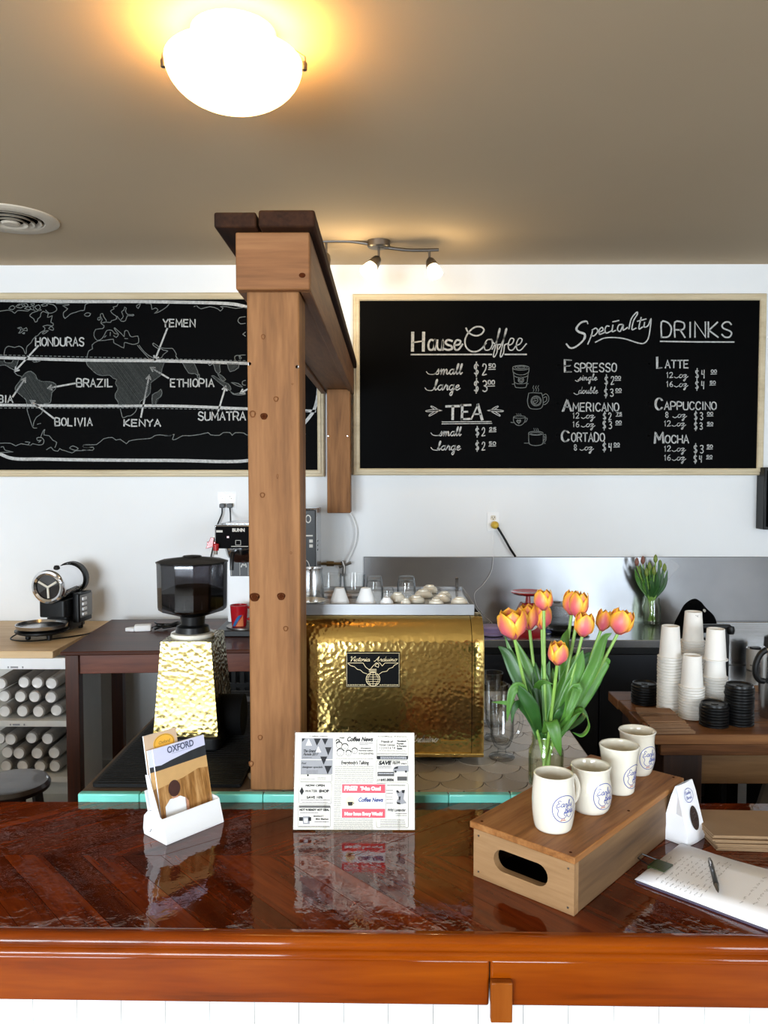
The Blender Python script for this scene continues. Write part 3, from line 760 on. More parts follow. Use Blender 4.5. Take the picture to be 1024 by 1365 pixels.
def block_text(mb, s, x0, x1, y0, y1, w, fn=None, mi=0, gap=.32, slant=0.0, wob=.03, narrow=('I','1')):
    """letters of s between photograph columns x0..x1, rows y0 (top)..y1 (base)"""
    fn = fn or (lambda u, v: chalk(*bw(u, v)))
    ws = [(.35 if c in narrow else (.5 if c in ' .' else (1.25 if c == 'M' else 1.0))) for c in s]
    tot = sum(ws) + gap*(len(s)-1); k = (x1-x0)/tot; x = x0
    for c, wd in zip(s, ws):
        for st in BLK[c]:
            pts = []
            for p in st:
                u = (p[0] if c not in narrow else (p[0]-.5)*2.0+.5)
                xx = x + u*wd*k + random.uniform(-wob,wob)*k; yy = y1 - p[1]*(y1-y0) + random.uniform(-wob,wob)*(y1-y0)
                pts.append((xx + slant*(y1-yy), yy))
            if c in 'OCSDPBRU0235698$&': pts = [(p.x, p.y) for p in smooth_pts(pts, 3)]
            mb.ribbon(pts, w, fn, mi)
        x += (wd+gap)*k
def script_text(mb, s, x0, x1, yb, xh, w, fn=None, mi=0, slant=.25, rise=0.0):
    """joined script on baseline yb, x-height xh (photograph pixels)"""
    fn = fn or (lambda u, v: chalk(*bw(u, v)))
    tot = sum(SCR[c][0] for c in s); k = (x1-x0)/tot; x = x0
    for c in s:
        for st in SCR[c][1]:
            pts = [(x + p[0]*k + slant*p[1]*xh, yb - p[1]*xh + rise*(x + p[0]*k - x0)) for p in st]
            pts = [(p.x, p.y) for p in smooth_pts(pts, 4)]
            mb.ribbon(pts, w, fn, mi)
        x += SCR[c][0]*k
def W_(p): return p*PXM       # stroke width given in photograph pixels -> metres
# text helpers work in pixels, strokes are mapped afterwards: keep pixel widths in pixel space
def pxfn(u, v): return chalk(*bw(u, v))

# ---------------- the world map
thin, thick, let, hat = MB(), MB(), MB(), MB()
def tile(ox, oy, pts): return [(ox + p[0]*120/1024, oy + p[1]*120/1024) for p in pts]
def coast(ox, oy, *lines, w=.9):
    for l in lines:
        p = smooth_pts(tile(ox, oy, l), 2) if len(l) > 3 else tile(ox, oy, l)
        thin.ribbon([(q[0], q[1]) for q in p], w, pxfn)
coast(0,390,
 [(0,212),(50,205),(100,200),(140,215),(170,235),(200,205),(260,205),(320,210),(350,190),(400,205)],
 [(100,185),(120,160),(150,150),(170,175),(140,195),(105,185)], [(180,160),(220,130),(260,150),(240,175),(190,165)], [(270,130),(300,125),(320,150),(290,160),(270,130)],
 [(280,185),(320,160),(350,180),(330,195),(285,185)], [(350,130),(390,125),(380,150),(350,130)], [(390,165),(440,140),(460,170),(430,200),(395,165)], [(470,140),(520,125),(540,145),(490,155),(470,140)], [(430,205),(470,200),(450,185),(430,205)],
 [(210,150),(250,125),(285,150),(255,165)],[(330,165),(375,150),(385,190)],
 [(430,210),(370,230),(340,260),(350,275),(385,300),(400,335),(425,325),(430,300),(460,275),(465,240),(490,215),(530,230),(550,240),(540,280),(570,275),(595,265),(585,310),(580,340),(605,350),(600,380),(540,370),(490,385),(510,400),(505,430),(460,455),(430,490),(405,500),(370,540),(355,570),(310,610),(300,650),(300,690),(285,690),(265,640),(220,610),(165,625),(100,610),(60,640),(45,715)],
 [(520,200),(560,235),(610,225),(645,200),(640,170),(610,140),(540,125)], [(555,410),(580,385),(610,410),(600,430),(560,415)], [(480,465),(510,440),(550,435),(500,470),(480,465)],
 [(200,405),(240,395),(260,420),(300,400),(310,435),(270,430),(240,455),(215,460),(240,420),(200,405)], [(255,465),(280,455),(275,470),(255,465)],
 [(640,125),(780,130),(770,145),(715,150),(770,185),(730,220),(720,250),(740,295),(800,245),(860,225),(920,205),(960,200),(970,140),(1010,120)],
 [(960,250),(990,230),(1030,240),(1010,270),(970,265),(960,250)],
 [(0,830),(60,825),(110,855),(160,880),(170,910),(200,940),(245,955),(240,1000)], [(50,770),(60,795),(130,800),(150,770)], [(210,770),(190,830),(165,850)], [(370,780),(400,770),(420,790),(380,790)], [(430,785),(455,780)])
coast(0,500,
 [(240,50),(210,90),(180,130),(175,165),(205,200),(250,240),(295,280),(305,330),(310,400),(335,480),(360,560),(380,600),(420,602)], [(380,580),(385,540),(415,480),(470,440),(490,390),(480,360)],
 [(500,325),(560,320),(580,290),(590,200),(630,160),(635,105),(570,75),(490,75),(440,60),(415,30),(405,0),(350,-43),(290,-23),(255,22),(240,62)],
 [(425,560),(440,555)],[(450,552),(465,550)],
 [(0,775),(120,775),(180,805),(240,780),(345,800),(370,780),(440,795),(490,785),(500,740),(470,710),(420,715),(430,745),(470,740),(440,765)], [(465,700),(490,640),(510,620),(500,680),(560,690),(600,740),(645,765),(625,825)],
 [(290,760),(340,765),(320,790),(350,800)],
 [(530,850),(580,820),(610,855),(660,865),(680,835),(700,850),(740,860),(820,885),(860,860),(920,860),(1024,850)], [(790,830),(830,805),(890,835),(860,855),(820,845),(790,830)], [(1024,790),(950,795),(955,825),(1024,820)], [(0,880),(150,875),(60,855),(40,815),(10,820)])
coast(110,390,
 [(405,125),(390,155),(350,165),(360,185),(320,210),(355,250),(385,270),(380,305),(330,320),(320,340),(260,335),(210,350),(245,375),(230,410),(150,420),(130,490),(170,545),(225,520),(255,470),(280,430),(335,430),(365,465),(405,470)],
 [(360,405),(385,445),(410,475),(385,510),(355,490)], [(365,400),(440,465),(475,500),(480,440),(515,435),(540,490),(570,505),(630,495),(640,560),(620,580),(570,590),(500,570),(475,575),(470,630),(410,600),(355,570),(350,530),(250,545),(175,550),(110,595),(115,640),(70,665),(50,745)],
 [(318,450),(315,490)],[(250,510),(270,490)],[(480,522),(515,525)],
 [(625,600),(660,645),(720,710),(755,750)], [(645,600),(700,670),(760,720),(810,745),(830,770)], [(850,755),(900,740),(920,705),(970,665),(920,655),(885,630),(810,575),(805,600),(855,635),(870,640)], [(885,625),(940,635),(1000,635),(1030,640),(1067,700),(1062,725),(1100,770)],
 [(480,165),(500,180),(490,210),(515,250),(580,250),(575,265),(510,265),(490,320),(440,325),(395,270),(390,300)], [(480,165),(470,200),(445,220),(465,270),(440,305)],
 [(205,245),(230,240),(245,280),(270,315),(260,340),(210,340),(225,310),(205,270),(205,245)], [(175,290),(200,280),(200,310),(175,310),(175,290)], [(615,150),(660,125),(635,180),(615,160)],
 [(720,125),(780,130),(790,190),(830,175),(860,200),(820,235),(870,220),(950,170),(990,125)],
 [(45,790),(55,825),(100,870),(160,925),(230,945),(310,940),(350,975),(390,990),(375,1030),(400,1080),(400,1110),(375,1150),(375,1200),(405,1240),(410,1280)],
 [(930,800),(905,870),(885,945),(800,1005),(775,1040),(770,1140),(710,1205),(660,1235),(650,1270)], [(430,1320),(445,1380),(460,1425),(510,1405),(550,1400),(600,1360),(620,1315)],
 [(795,1275),(795,1165),(860,1130),(890,1100),(905,1140),(885,1190),(840,1215),(835,1275)])
coast(110,500, [(0,850),(115,855),(120,820),(20,825),(15,795),(160,790),(240,725),(340,710),(380,740),(430,730),(500,780),(530,750),(640,730),(770,720),(820,690),(880,680),(980,690),(1024,680)])
coast(220,390,
 [(360,150),(410,185),(510,160),(600,185),(630,210),(660,175),(630,160),(700,160),(800,180),(900,170),(1000,200)], [(330,160),(345,155)],
 [(915,275),(850,285),(830,325),(860,355),(915,350)], [(915,450),(885,475),(915,495)], [(915,710),(850,715),(870,745),(850,755),(840,715),(795,725),(800,770),(840,790)],
 [(200,800),(270,915),(340,920),(375,945),(370,890),(330,805)], [(370,940),(390,930),(390,970),(372,970),(370,940)], [(490,805),(510,830),(550,810),(570,880),(600,920),(630,900),(620,840),(630,805)], [(710,805),(740,900),(835,855),(835,805)],
 [(600,930),(640,940),(690,990),(650,1000),(600,930)])
coast(220,500,
 [(530,10),(560,10),(650,70),(720,100),(750,150),(740,175),(700,150),(610,80),(530,10)], [(745,185),(790,215),(860,200),(915,215),(870,225),(780,220),(745,185)], [(755,85),(830,95),(880,135),(820,120),(755,85)], [(915,60),(880,75),(885,110),(915,115)],
 [(0,690),(60,690),(105,675),(85,730),(125,730),(200,690),(280,690),(400,675),(490,655),(520,680),(620,685),(660,655),(740,655),(765,685),(800,655),(900,660),(930,680),(1100,690),(1250,670),(1450,690),(1600,670)])
def hatch(poly, sp, dx, dy, w, bright=1):
    """parallel strokes inside a polygon (photograph pixels)"""
    L = math.hypot(dx, dy); dx, dy = dx/L, dy/L; nx, ny = -dy, dx
    ds = [p[0]*nx + p[1]*ny for p in poly]; d = min(ds) + sp*.5
    while d < max(ds):
        hits = []
        for i in range(len(poly)):
            p, q = poly[i], poly[(i+1) % len(poly)]
            a = p[0]*nx + p[1]*ny - d; b_ = q[0]*nx + q[1]*ny - d
            if a*b_ < 0:
                t = a/(a-b_); hits.append((p[0]+(q[0]-p[0])*t)*dx + (p[1]+(q[1]-p[1])*t)*dy)
        hits.sort()
        for h0, h1 in zip(hits[::2], hits[1::2]):
            if h1 - h0 > .4: hat.ribbon([(dx*h0+nx*d, dy*h0+ny*d), (dx*h1+nx*d, dy*h1+ny*d)], w, pxfn)
        d += sp*random.uniform(.8, 1.2)
hatch(tile(110,390,[(50,790),(55,825),(100,870),(160,925),(230,945),(310,940),(390,990),(375,1030),(400,1100),(375,1180),(410,1280),(650,1275),(660,1235),(770,1140),(780,1030),(885,945),(930,800)]), 1.35, 1, 1.35, .75)
hatch(tile(0,500,[(245,20),(210,90),(180,150),(205,200),(295,280),(305,322),(560,320),(590,200),(635,105),(570,75),(490,75),(415,30),(405,0),(350,-43),(290,-23)]), 1.4, 1, 1.5, .75)
hatch(tile(110,390,[(795,1275),(795,1165),(890,1100),(905,1140),(835,1275)]), 1.3, 1, 1.2, .6)
hatch(tile(220,390,[(205,805),(270,915),(340,920),(370,940),(370,890),(330,805)]), 1.2, -1, 1.1, .6)
hatch(tile(220,390,[(495,805),(550,812),(600,920),(630,900),(630,805)]), 1.2, -1, 1.1, .6)
hatch(tile(220,390,[(712,805),(740,900),(835,855),(835,805)]), 1.2, -1, 1.1, .6)
hatch(tile(220,500,[(530,10),(560,10),(720,100),(750,150),(740,175),(610,80)]), 1.0, -1, .8, .6)
hatch(tile(220,390,[(600,930),(640,940),(690,990),(650,1000)]), 1.0, -1, .8, .6)
hatch(tile(0,390,[(0,775),(50,775),(60,795),(130,800),(150,770),(205,775),(165,855),(110,850),(60,825),(0,828)]), 1.2, 1, 1.2, .6)
def th(pts, w): thick.ribbon([(p[0], p[1]) for p in smooth_pts(pts, 6)], w, pxfn)
th([(-40,399),(0,400.5),(60,401.5),(110,402),(180,402),(230,402.7),(300,404.5),(330,409.5),(375,423),(405,448),(421,485),(424.5,515),(421,540),(411,558),(380,590),(335,613.5),(230,613.8),(110,613),(60,612),(20,611.5),(0,605),(-30,590)], 4.2)
th([(-40,475),(0,476.7),(110,480),(220,481.2),(330,484.4),(424,488)], 4.0)
th([(-40,539),(0,540),(110,541),(230,541.2),(330,545),(420,548)], 3.6)
for x in range(-30, 412, 6):
    y = 473.2 + x*.0235; thin.ribbon([(x, y), (x+3, y+.06)], .9, pxfn)
    y = 543.8 + max(0, x-180)*.02; thin.ribbon([(x, y), (x+3, y+.06)], .9, pxfn)
def arrow(a, b, w=2.2, h=5.0):
    a, b = Vector(a), Vector(b); d = (b-a).normalized(); n_ = Vector((-d.y, d.x))
    thick.ribbon([a, b - d*2], w, pxfn)
    thick.ribbon([b - d*h + n_*h*.62, b, b - d*h - n_*h*.62], w*.9, pxfn)
arrow((51,461),(20,495)); arrow((100,511),(64,517.5)); arrow((17,529),(34,504)); arrow((71.5,557.5),(41,534)); arrow((223,438),(206.5,480)); arrow((224.5,504),(201,490)); arrow((188,556),(199,500.5)); arrow((291,548),(301,515)); arrow((345,511),(320.5,524))
for s_, x0, x1, y0, y1 in (('HONDURAS',47.5,112,450.5,461),('BRAZIL',102.5,150.5,505.5,515.5),('BOLIVIA',73.5,123,557.5,567.5),('YEMEN',217.5,260,426,435.5),('ETHIOPIA',227.5,285,505.5,515.5),('KENYA',165.5,214,559.5,568),('SUMATRA',264.5,327,549.5,560)):
    let = MB(); block_text(let, s_, x0, x1, y0, y1, 1.75); put('country_name', let, M_chalk, mapb, mo_)
let = MB(); block_text(let, 'COLOMBIA', -45, 17, 527.5, 536.5, 1.75); put('country_name', let, M_chalk, mapb, mo_)
put('continent_outlines', thin, M_chalk_dim, mapb, mo_)
put('hatching_pattern', hat, M_chalk_hatch, mapb, mo_)
put('latitude_lines_and_arrows', thick, M_chalk, mapb, mo_)

# ---------------- the menu
hd, it, dr = MB(), MB(), MB()
def zz(ox, oy, k, pts): return [(ox + p[0]/k, oy + p[1]/k) for p in pts]
def sm(pts, n=5): return [(p.x, p.y) for p in smooth_pts(pts, n)]
Z1 = lambda pts: zz(540,425,6.0235,pts)
hd.ribbon(Z1([(62,112),(60,255)]), 4.0, pxfn); hd.ribbon(Z1([(150,112),(147,255)]), 4.0, pxfn); hd.ribbon(Z1([(62,190),(148,178)]), 1.8, pxfn)
for st, w in (([(235,175),(205,170),(188,205),(195,245),(225,245),(238,205),(238,172),(240,250)],2.6), ([(260,172),(258,225),(272,248),(295,240),(304,172),(303,250)],2.6),
              ([(378,178),(345,170),(325,188),(340,208),(370,218),(378,240),(345,250),(318,242)],2.6), ([(398,212),(435,205),(445,178),(415,172),(396,205),(402,245),(430,246),(462,205)],2.4)):
    hd.ribbon(sm(Z1(st)), w, pxfn)
hd.ribbon(sm(Z1([(490,75),(510,110),(560,135),(610,125),(634,90),(610,65),(560,68),(510,110),(482,170),(490,225),(525,258),(570,263),(615,240),(650,195)])), 2.0, pxfn)
for st in ([(690,165),(660,170),(638,210),(645,250),(680,245),(702,205),(695,165),(712,195),(740,205)], [(700,245),(735,180),(762,92),(755,88),(735,190),(710,290),(718,305),(738,270),(745,212),(770,205)],
           [(752,245),(785,180),(816,92),(808,88),(788,190),(765,290),(773,305),(792,270),(800,212),(825,200)], [(825,215),(860,200),(874,165),(850,158),(830,200),(835,245),(865,250),(892,215)], [(892,215),(925,200),(940,165),(915,158),(895,200),(900,245),(930,250),(975,200)]):
    hd.ribbon(sm(Z1(st)), 1.5, pxfn)
hd.ribbon(Z1([(50,287),(695,286)]), 1.9, pxfn); hd.ribbon(Z1([(803,286),(975,286)]), 1.9, pxfn)
def lead(x, y): it.ribbon(sm([(x, y-4), (x+3, y-1), (x+9, y-.5), (x+13, y-3)]), 1.0, pxfn)
script_text(it, 'small', 580, 616, 499, 6.8, 1.45, slant=.15); lead(568.5, 499.5)
script_text(it, 'large', 578, 613, 520, 6.8, 1.45, slant=.15); lead(566.5, 521)
def price(x, y0, y1, dollars, cents, cx, s=1.0, w=1.3, cw=9):
    h = y1-y0
    block_text(it, '$', x, x+h*.42, y0-h*.08, y1+h*.08, w)
    block_text(it, dollars, x+h*.75, x+h*1.18, y0+.5, y1, w)
    block_text(it, cents, cx, cx+cw, y0, y0+h*.36, w*.85); it.ribbon([(cx-.3, y0+h*.52), (cx+cw, y0+h*.50)], w*.75, pxfn)
price(632, 485, 499.5, '2', '50', 651.5, w=1.5); price(632, 507, 522, '3', '00', 650.5, w=1.5)
Z2 = lambda pts: zz(550,525,5.389,pts)
for st, w in (([(242,90),(335,88)],3),([(290,90),(288,182)],3.4),([(358,82),(355,182)],3.2),([(350,82),(418,80)],2.6),([(358,130),(395,128)],2.4),([(350,182),(412,180)],2.6),([(422,182),(470,78)],2),([(470,78),(500,184)],3.6),([(440,146),(490,146)],2)):
    hd.ribbon(Z2(st), w, pxfn)
hd.ribbon(Z2([(212,202),(566,199)]), 1.1, pxfn); hd.ribbon(Z2([(212,216),(570,212)]), 1.1, pxfn)
for sgn, cx in ((1,212),(-1,536)):
    f = lambda l: Z2([(cx - sgn*(212-p[0]), p[1]) for p in l])
    for l in ([(212,120),(165,112),(100,120),(105,128),(165,126),(212,120)], [(190,118),(160,98),(135,88),(135,96),(160,112)], [(190,122),(160,140),(122,160),(122,150),(150,132)]): hd.ribbon(sm(f(l),3), .9, pxfn)
script_text(it, 'small', 585, 614.5, 581, 5.8, 1.3, slant=.15); lead(574.5, 581)
script_text(it, 'large', 583, 614, 600, 5.8, 1.3, slant=.15); lead(574.5, 600.5)
price(634, 570, 581, '2', '25', 652.5, w=1.3); price(634, 589, 600, '2', '50', 652, w=1.3)
Z3 = lambda pts: zz(740,410,3.938,pts)
hd.ribbon(sm(Z3([(172,85),(165,72),(135,80),(112,110),(125,128),(155,140),(150,170),(110,205),(80,212),(60,192)])), [1.6]*6+[2.4]*8+[2.8]*8+[3.0]*8+[2.2]*30, pxfn)
for st in ([(196,125),(190,150),(172,192)], [(195,118),(215,108),(224,125),(205,148),(188,145)], [(232,130),(252,118),(246,104),(232,118),(234,140),(262,130)], [(284,98),(270,98),(262,118),(270,134),(296,122)], [(304,92),(300,125),(318,120)], [(303,75),(335,68)], [(352,88),(335,92),(328,115),(342,125),(358,92),(358,118),(380,105)],
           [(388,112),(400,60),(428,25),(432,35),(412,70),(404,115),(425,108)], [(452,52),(440,110),(460,102)], [(432,72),(478,60)], [(470,78),(468,102),(488,95),(504,60),(498,120),(488,165),(465,188),(430,184),(370,165),(320,158),(260,160),(212,182)]):
    hd.ribbon(sm(Z3(st)), 1.6, pxfn)
block_text(hd, 'DRINKS', 882, 976, 429.5, 449.5, 2.0, gap=.3, wob=.015); hd.ribbon([(880.5,455),(930,455.8),(978.5,456)], 1.8, pxfn)
def head(cap, x0, x1, y0, y1, rest, rx0, rx1, ry0, ry1, bx, by):
    block_text(hd, cap, x0, x1, y0, y1, 1.7, wob=.02); block_text(hd, cap, x0+1.5, x1+1.5, y0, y1, 1.0, wob=.02)
    block_text(hd, rest, rx0, rx1, ry0, ry1, 1.55, wob=.02)
    hd.lathe([(0,0),(PXM*1.1,0)], 10, M=T(bw(bx,by)[0], CHY, bw(bx,by)[1]) @ Matrix.Rotation(R(90),4,'X'))
head('E',752.5,761.5,480,495.5,'SPRESSO',766,822,484.5,495.5,745,487.5)
head('A',750,761,533.5,548,'MERICANO',764,825,537.5,548,744,538)
head('C',748.5,758,574.5,588.5,'ORTADO',762,806,577.5,588.5,743.5,580)
head('L',875.5,882,476,490.5,'ATTE',887,918,480.5,490.5,866,485)
head('C',873.5,882.5,531,546,'CAPPUCCINO'[1:],886,955,536,546,865.5,538)
head('M',872.5,884,576.5,590.5,'OCHA',887,918,580.5,590.5,865,581)
def sub(word, x0, x1, yb): script_text(it, word, x0, x1, yb, 4.2, .95, slant=.15)
sub('single',771,796,507); it.ribbon(sm([(767,507),(770,508.5),(774,506)]), .9, pxfn)
sub('double',771,797,524.5); it.ribbon(sm([(765,524),(769,526),(773,524)]), .9, pxfn)
def oz(num, x0, yb, ozx):
    block_text(it, num, x0, x0+4.2*len(num), yb-7, yb, 1.0)
    script_text(it, 'oz', ozx+3, ozx+15, yb, 4.2, 1.0, slant=.2); it.ribbon(sm([(ozx-3,yb-1),(ozx,yb+.3),(ozx+4,yb-2)]), .9, pxfn)
oz('12',764,557.5,778); oz('16',764,569,778); oz('8',765,600,776)
oz('12',889,503.5,902); oz('16',889,515.5,902); oz('8',887,556.5,900); oz('12',886,568,899); oz('12',886,601.5,899); oz('16',886,613.5,899)
for a in ((806,501.5,512.5,'2','00',820),(805.5,518,528.5,'3','00',821),(804,550,559.5,'2','75',821.5),(803.5,561,571.5,'3','00',821),(803.5,590.5,601,'4','00',818.5),(927,493,504,'4','00',948),(927,508,518.5,'4','50',946.5),
          (925.5,549.5,559.5,'3','00',943),(925.5,563,572.5,'3','50',943),(925,593,604,'3','50',942.5),(925,607,616.5,'4','50',942)):
    price(*a[:5], a[5], w=1.15, cw=7.5)
# little cup drawings
def ell(cx, cy, rx, ry, w=.8): dr.ribbon([(cx+rx*math.cos(2*PI*i/28), cy+ry*math.sin(2*PI*i/28)) for i in range(29)], w, pxfn)
def ln(*p, w=.8): dr.ribbon(sm(list(p), 4) if len(p) > 2 else list(p), w, pxfn)
Z4 = lambda pts: zz(520,400,4.267,pts)
ell(694.5,490.3,11,3.2); ell(694.8,489.8,8.2,2.2,.6); ell(695,489.6,5,1.1,.6)
ln((683.5,491),(684,496)); ln((705.5,491),(705,496)); ln((684,496),(690,499.3),(699,499.3),(705,496)); ln((684.5,496),(686.5,514),(690,516.7),(699,516.7),(702,514),(704.5,496)); ln((685.3,501),(690,503),(699,502.8),(703.8,501)); ln((686,509.5),(690,511.5),(699,511.3),(703,509.5)); ell(694.6,506.5,3.6,3.6,1.0); ell(694.6,506.5,1.8,1.8,1.0)
ln((683,512),(686,512)); ln((702,511.5),(704.5,511.5))
ln((705,524),(704,529),(703.2,535),(705,542),(709,545),(719,545),(723,542),(724.3,535),(723,527),(722,524)); ln((705,524),(711,523.5),(718,524),(722,524)); ell(714.8,534.5,6.8,6.6); ell(714.8,534.5,5.4,5.2,.7); ln((712,532),(716,531),(717,535),(713,538),(711,535),(715,534)); ln((724,527),(728,525),(731.5,529),(731,535),(727,539),(724,539)); ln((725,530),(728.5,529),(728.5,534),(725,536.5))
for x in (711,714.5,717.5): ln((x,522),(x+.8,519),(x-.5,517),(x+.6,514), w=.6)
ell(692.6,556,8,1.6,.7); ln((684.5,556),(685,562),(689,566.5),(695,566.7),(699.5,562),(700.5,556)); ln((700.5,557),(703,558),(701.5,562),(699,563)); ln((681,563),(686,563.5)); ln((691.6,564.5),(689.2,561.5),(690.4,560),(691.8,561.3),(693.2,560),(694.2,561.5),(691.6,564.5), w=1.3)
for x in (689,691.5,694): ln((x,555),(x+.6,553),(x-.4,551.5), w=.6)
ell(714.5,577.5,9.8,2.6); ell(714.5,578,7.5,1.4,.6); ln((704.8,577.5),(705.2,590),(708,593),(714,594),(721,593),(724,590),(724.3,577.5)); ln((724.2,580),(727.5,579.5),(728,586),(726,589),(724,589)); ln((725.2,582),(726.3,582),(726.3,586),(725.2,586.5)); ln((699,590.7),(706,590.7)); ln((723,591),(727,591))
for x in (712,714.5,717): ln((x,575.5),(x+.7,573.5),(x-.3,571), w=.6)
put('heading_lettering', hd, M_chalk, menub, no_)
put('price_lettering', it, M_chalk, menub, no_)
put('cup_drawings', dr, M_chalk_dim, menub, no_)
# ================================================================== left side along the back wall
def rel(t, p): return (p[0]-t.location.x, p[1]-t.location.y, p[2]-t.location.z)
# ---- pale bench with shelves of cup sleeves
BN_Z = .90
bfy = onZ(40, 868, BN_Z).y
bx1 = onY(96, 900, bfy+.02).x; bx0 = bx1 - 1.35
BNY1 = 3.98
bench = thing('shelf_bench', 'pale butcher-block bench with white shelves of clear cup sleeves, far left', 'bench', ((bx0+bx1)/2, (bfy+WALL_Y)/2, 0))
def bb(mb, x0, x1, y0, y1, z0, z1): return mb.box(x0-bench.location.x, x1-bench.location.x, y0-bench.location.y, y1-bench.location.y, z0, z1)
obj('butcher_block_top', bb(MB(), bx0-.01, bx1-.078, bfy, WALL_Y-.016, BN_Z-.034, BN_Z), M_pale_bench, bench, bevel=.003)
zf0 = onY(40, 893, bfy).z; zs1 = onY(40, 962, bfy).z; zs2 = onY(40, 970, bfy).z; zb1 = onY(40, 1037, bfy).z
obj('white_fascia', bb(MB(), bx0, bx1, bfy+.01, bfy+.028, zf0, BN_Z-.035), M_white, bench, bevel=.002)
M_shelf = mat('white_shelf_laminate', rgb(222,220,214), 0.03, rough=0.4)
obj('shelf_board', bb(MB(), bx0+.02, bx1-.02, bfy+.012, BNY1-.01, zs2, zs1), M_shelf, bench, bevel=.002)
obj('shelf_board', bb(MB(), bx0+.02, bx1-.02, bfy+.012, BNY1-.01, zb1-.025, zb1), M_shelf, bench, bevel=.002)
obj('shelf_board', bb(MB(), bx0+.02, bx1-.02, bfy+.012, BNY1-.01, .06, .085), M_shelf, bench, bevel=.002)
obj('side_panel', bb(MB(), bx1-.02, bx1, bfy+.012, BNY1-.01, 0, BN_Z-.036), M_shelf, bench, bevel=.002)
obj('side_panel', bb(MB(), bx0, bx0+.02, bfy+.012, BNY1-.01, 0, BN_Z-.036), M_shelf, bench, bevel=.002)
obj('back_panel', bb(MB(), bx0+.02, bx1-.02, BNY1-.018, BNY1-.01, .085, BN_Z-.036), M_shelf, bench)
lbm = MB()
for px0_, px1_, py in ((10,30,889.5),(13,32,966)):
    p0 = onY(px0_, py, bfy+.0092); p1 = onY(px1_, py, bfy+.0092)
    for q, w in ((0,.012),(.2,.5),(.97,.012)):
        xa = p0.x + (p1.x-p0.x)*q; lbm.box(xa-bench.location.x, xa+max(.006, w*(p1.x-p0.x))-bench.location.x, bfy+.0088-bench.location.y, bfy+.0099-bench.location.y, p0.z-.004, p0.z+.004)
obj('shelf_label', lbm, M_ink_grey, bench, smooth=0)
# sleeves: long nested stacks of clear cups lying on their sides, ends towards the room
M_sleeve = glass('clear_cup_plastic', (0.90,0.90,0.91,1), 0.12, 1.15)
M_sleeve_b = mat('milky_cup_plastic', rgb(158,154,150), 0.05, 30, rough=0.3)
def sleeve_mesh():
    b_ = MB(); pr = [(0,0),(.024,0),(.0265,.004)]
    z = .004
    for k in range(22):
        pr += [(.0285+.0003*k, z+.003),(.0275+.0003*k, z+.012)]; z += .014
    pr += [(.034, z), (.0345, z+.003)]
    return b_.lathe(pr, 20, M=Matrix.Rotation(R(-90),4,'X'))
slv0 = None
rows_ = [(zs1, 'upper', [[(8,951),(31,952.5),(53,951),(74.5,951)],[(4.7,931),(27,932),(46,934),(69,933)],[(3.5,913),(31,912),(50,913),(70,914)]]),
         (zb1, 'lower', [[(8,1030),(30,1030),(54,1029),(73,1028)],[(10,1006),(27,1010),(51,1008),(73,1009)],[(0,991),(16,992),(41,990),(64,989)]])]
for shelf_z, nm, rws in rows_:
    for ri, rw in enumerate(rws):
        rname = ('bottom','middle','top')[ri]
        for (px, py) in rw:
            p = onY(px, py, bfy+.05); z = shelf_z + .036 + ri*.0655
            lab = 'sleeve of clear plastic cups in the %s row of the %s bench shelf' % (rname, nm)
            grp = 'cup sleeves in the %s row, %s shelf' % (rname, nm)
            loc = (p.x, bfy+.04+random.uniform(-.01,.02), z); rz = random.uniform(-.03,.03)
            if slv0 is None:
                slv0 = thing('cup_sleeve', lab, 'plastic cups', loc, rz, grp)
                obj('cups', sleeve_mesh(), M_sleeve_b, slv0)
                obj('cup_base', MB().lathe([(0,-.0005),(.021,-.0005),(.0235,-.002),(.0245,0)], 20, M=Matrix.Rotation(R(-90),4,'X')), mat('frosted_cup_base', rgb(232,230,228), .02, rough=.25), slv0)
            else: dup(slv0, loc, rz, lab, grp)

# ---- drum coffee roaster on the bench
rp = onZ(72, 846, BN_Z)
ro = thing('coffee_roaster', 'small chrome drum coffee roaster standing on the pale bench', 'coffee roaster', (rp.x, rp.y+.06, BN_Z), R(-6))
def dirM(a, b_):        # matrix taking z axis onto a->b
    a, b_ = Vector(a), Vector(b_); return T(*a) @ Vector((0,0,1)).rotation_difference((b_-a).normalized()).to_matrix().to_4x4()
MD = dirM((-.0,-.10,.245), (.0,.14,.262))
dl = .275; dr_ = .078
pr = [(.062,0),(.072,-.006),(.082,-.004),(.087,.004),(.087,.02),(.078,.024)]
obj('door_ring', MB().lathe(pr, 40, M=MD, cap0=False, cap1=False), M_chrome, ro)
obj('door_glass', MB().lathe([(0,.004),(.062,.006)], 32, M=MD, cap1=False), mat('dark_door_glass', rgb(24,20,20), .3, 30, rough=.05, coat=1.0), ro)
hb = MB().tube([MD@Vector((-.045,-.012,-.001)), MD@Vector((0,0,-.003)), MD@Vector((.045,-.012,-.001))], .004, 6); hb.tube([MD@Vector((0,0,-.003)), MD@Vector((0,.04,-.001))], .004, 6)
hb = MB().tube([MD@Vector((-.036,.03,-.001)), MD@Vector((0,.0,-.004)), MD@Vector((.036,.03,-.001))], .005, 6).tube([MD@Vector((0,0,-.004)), MD@Vector((0,-.04,-.001))], .006, 6)
hb = MB()
for a in (90, 210, 330): hb.tube([MD@Vector((0,0,.002)), MD@Vector((.055*math.cos(R(a)),.055*math.sin(R(a)),.003))], .006, 6)
obj('bean_paddle', hb, M_cream_cer, ro)
dm = MB().lathe([(.076,.022),(.078,.03),(.078,dl-.02),(.074,dl),(0,dl)], 40, M=MD, cap0=False)
obj('drum', dm, M_chrome, ro)
gu = MB()
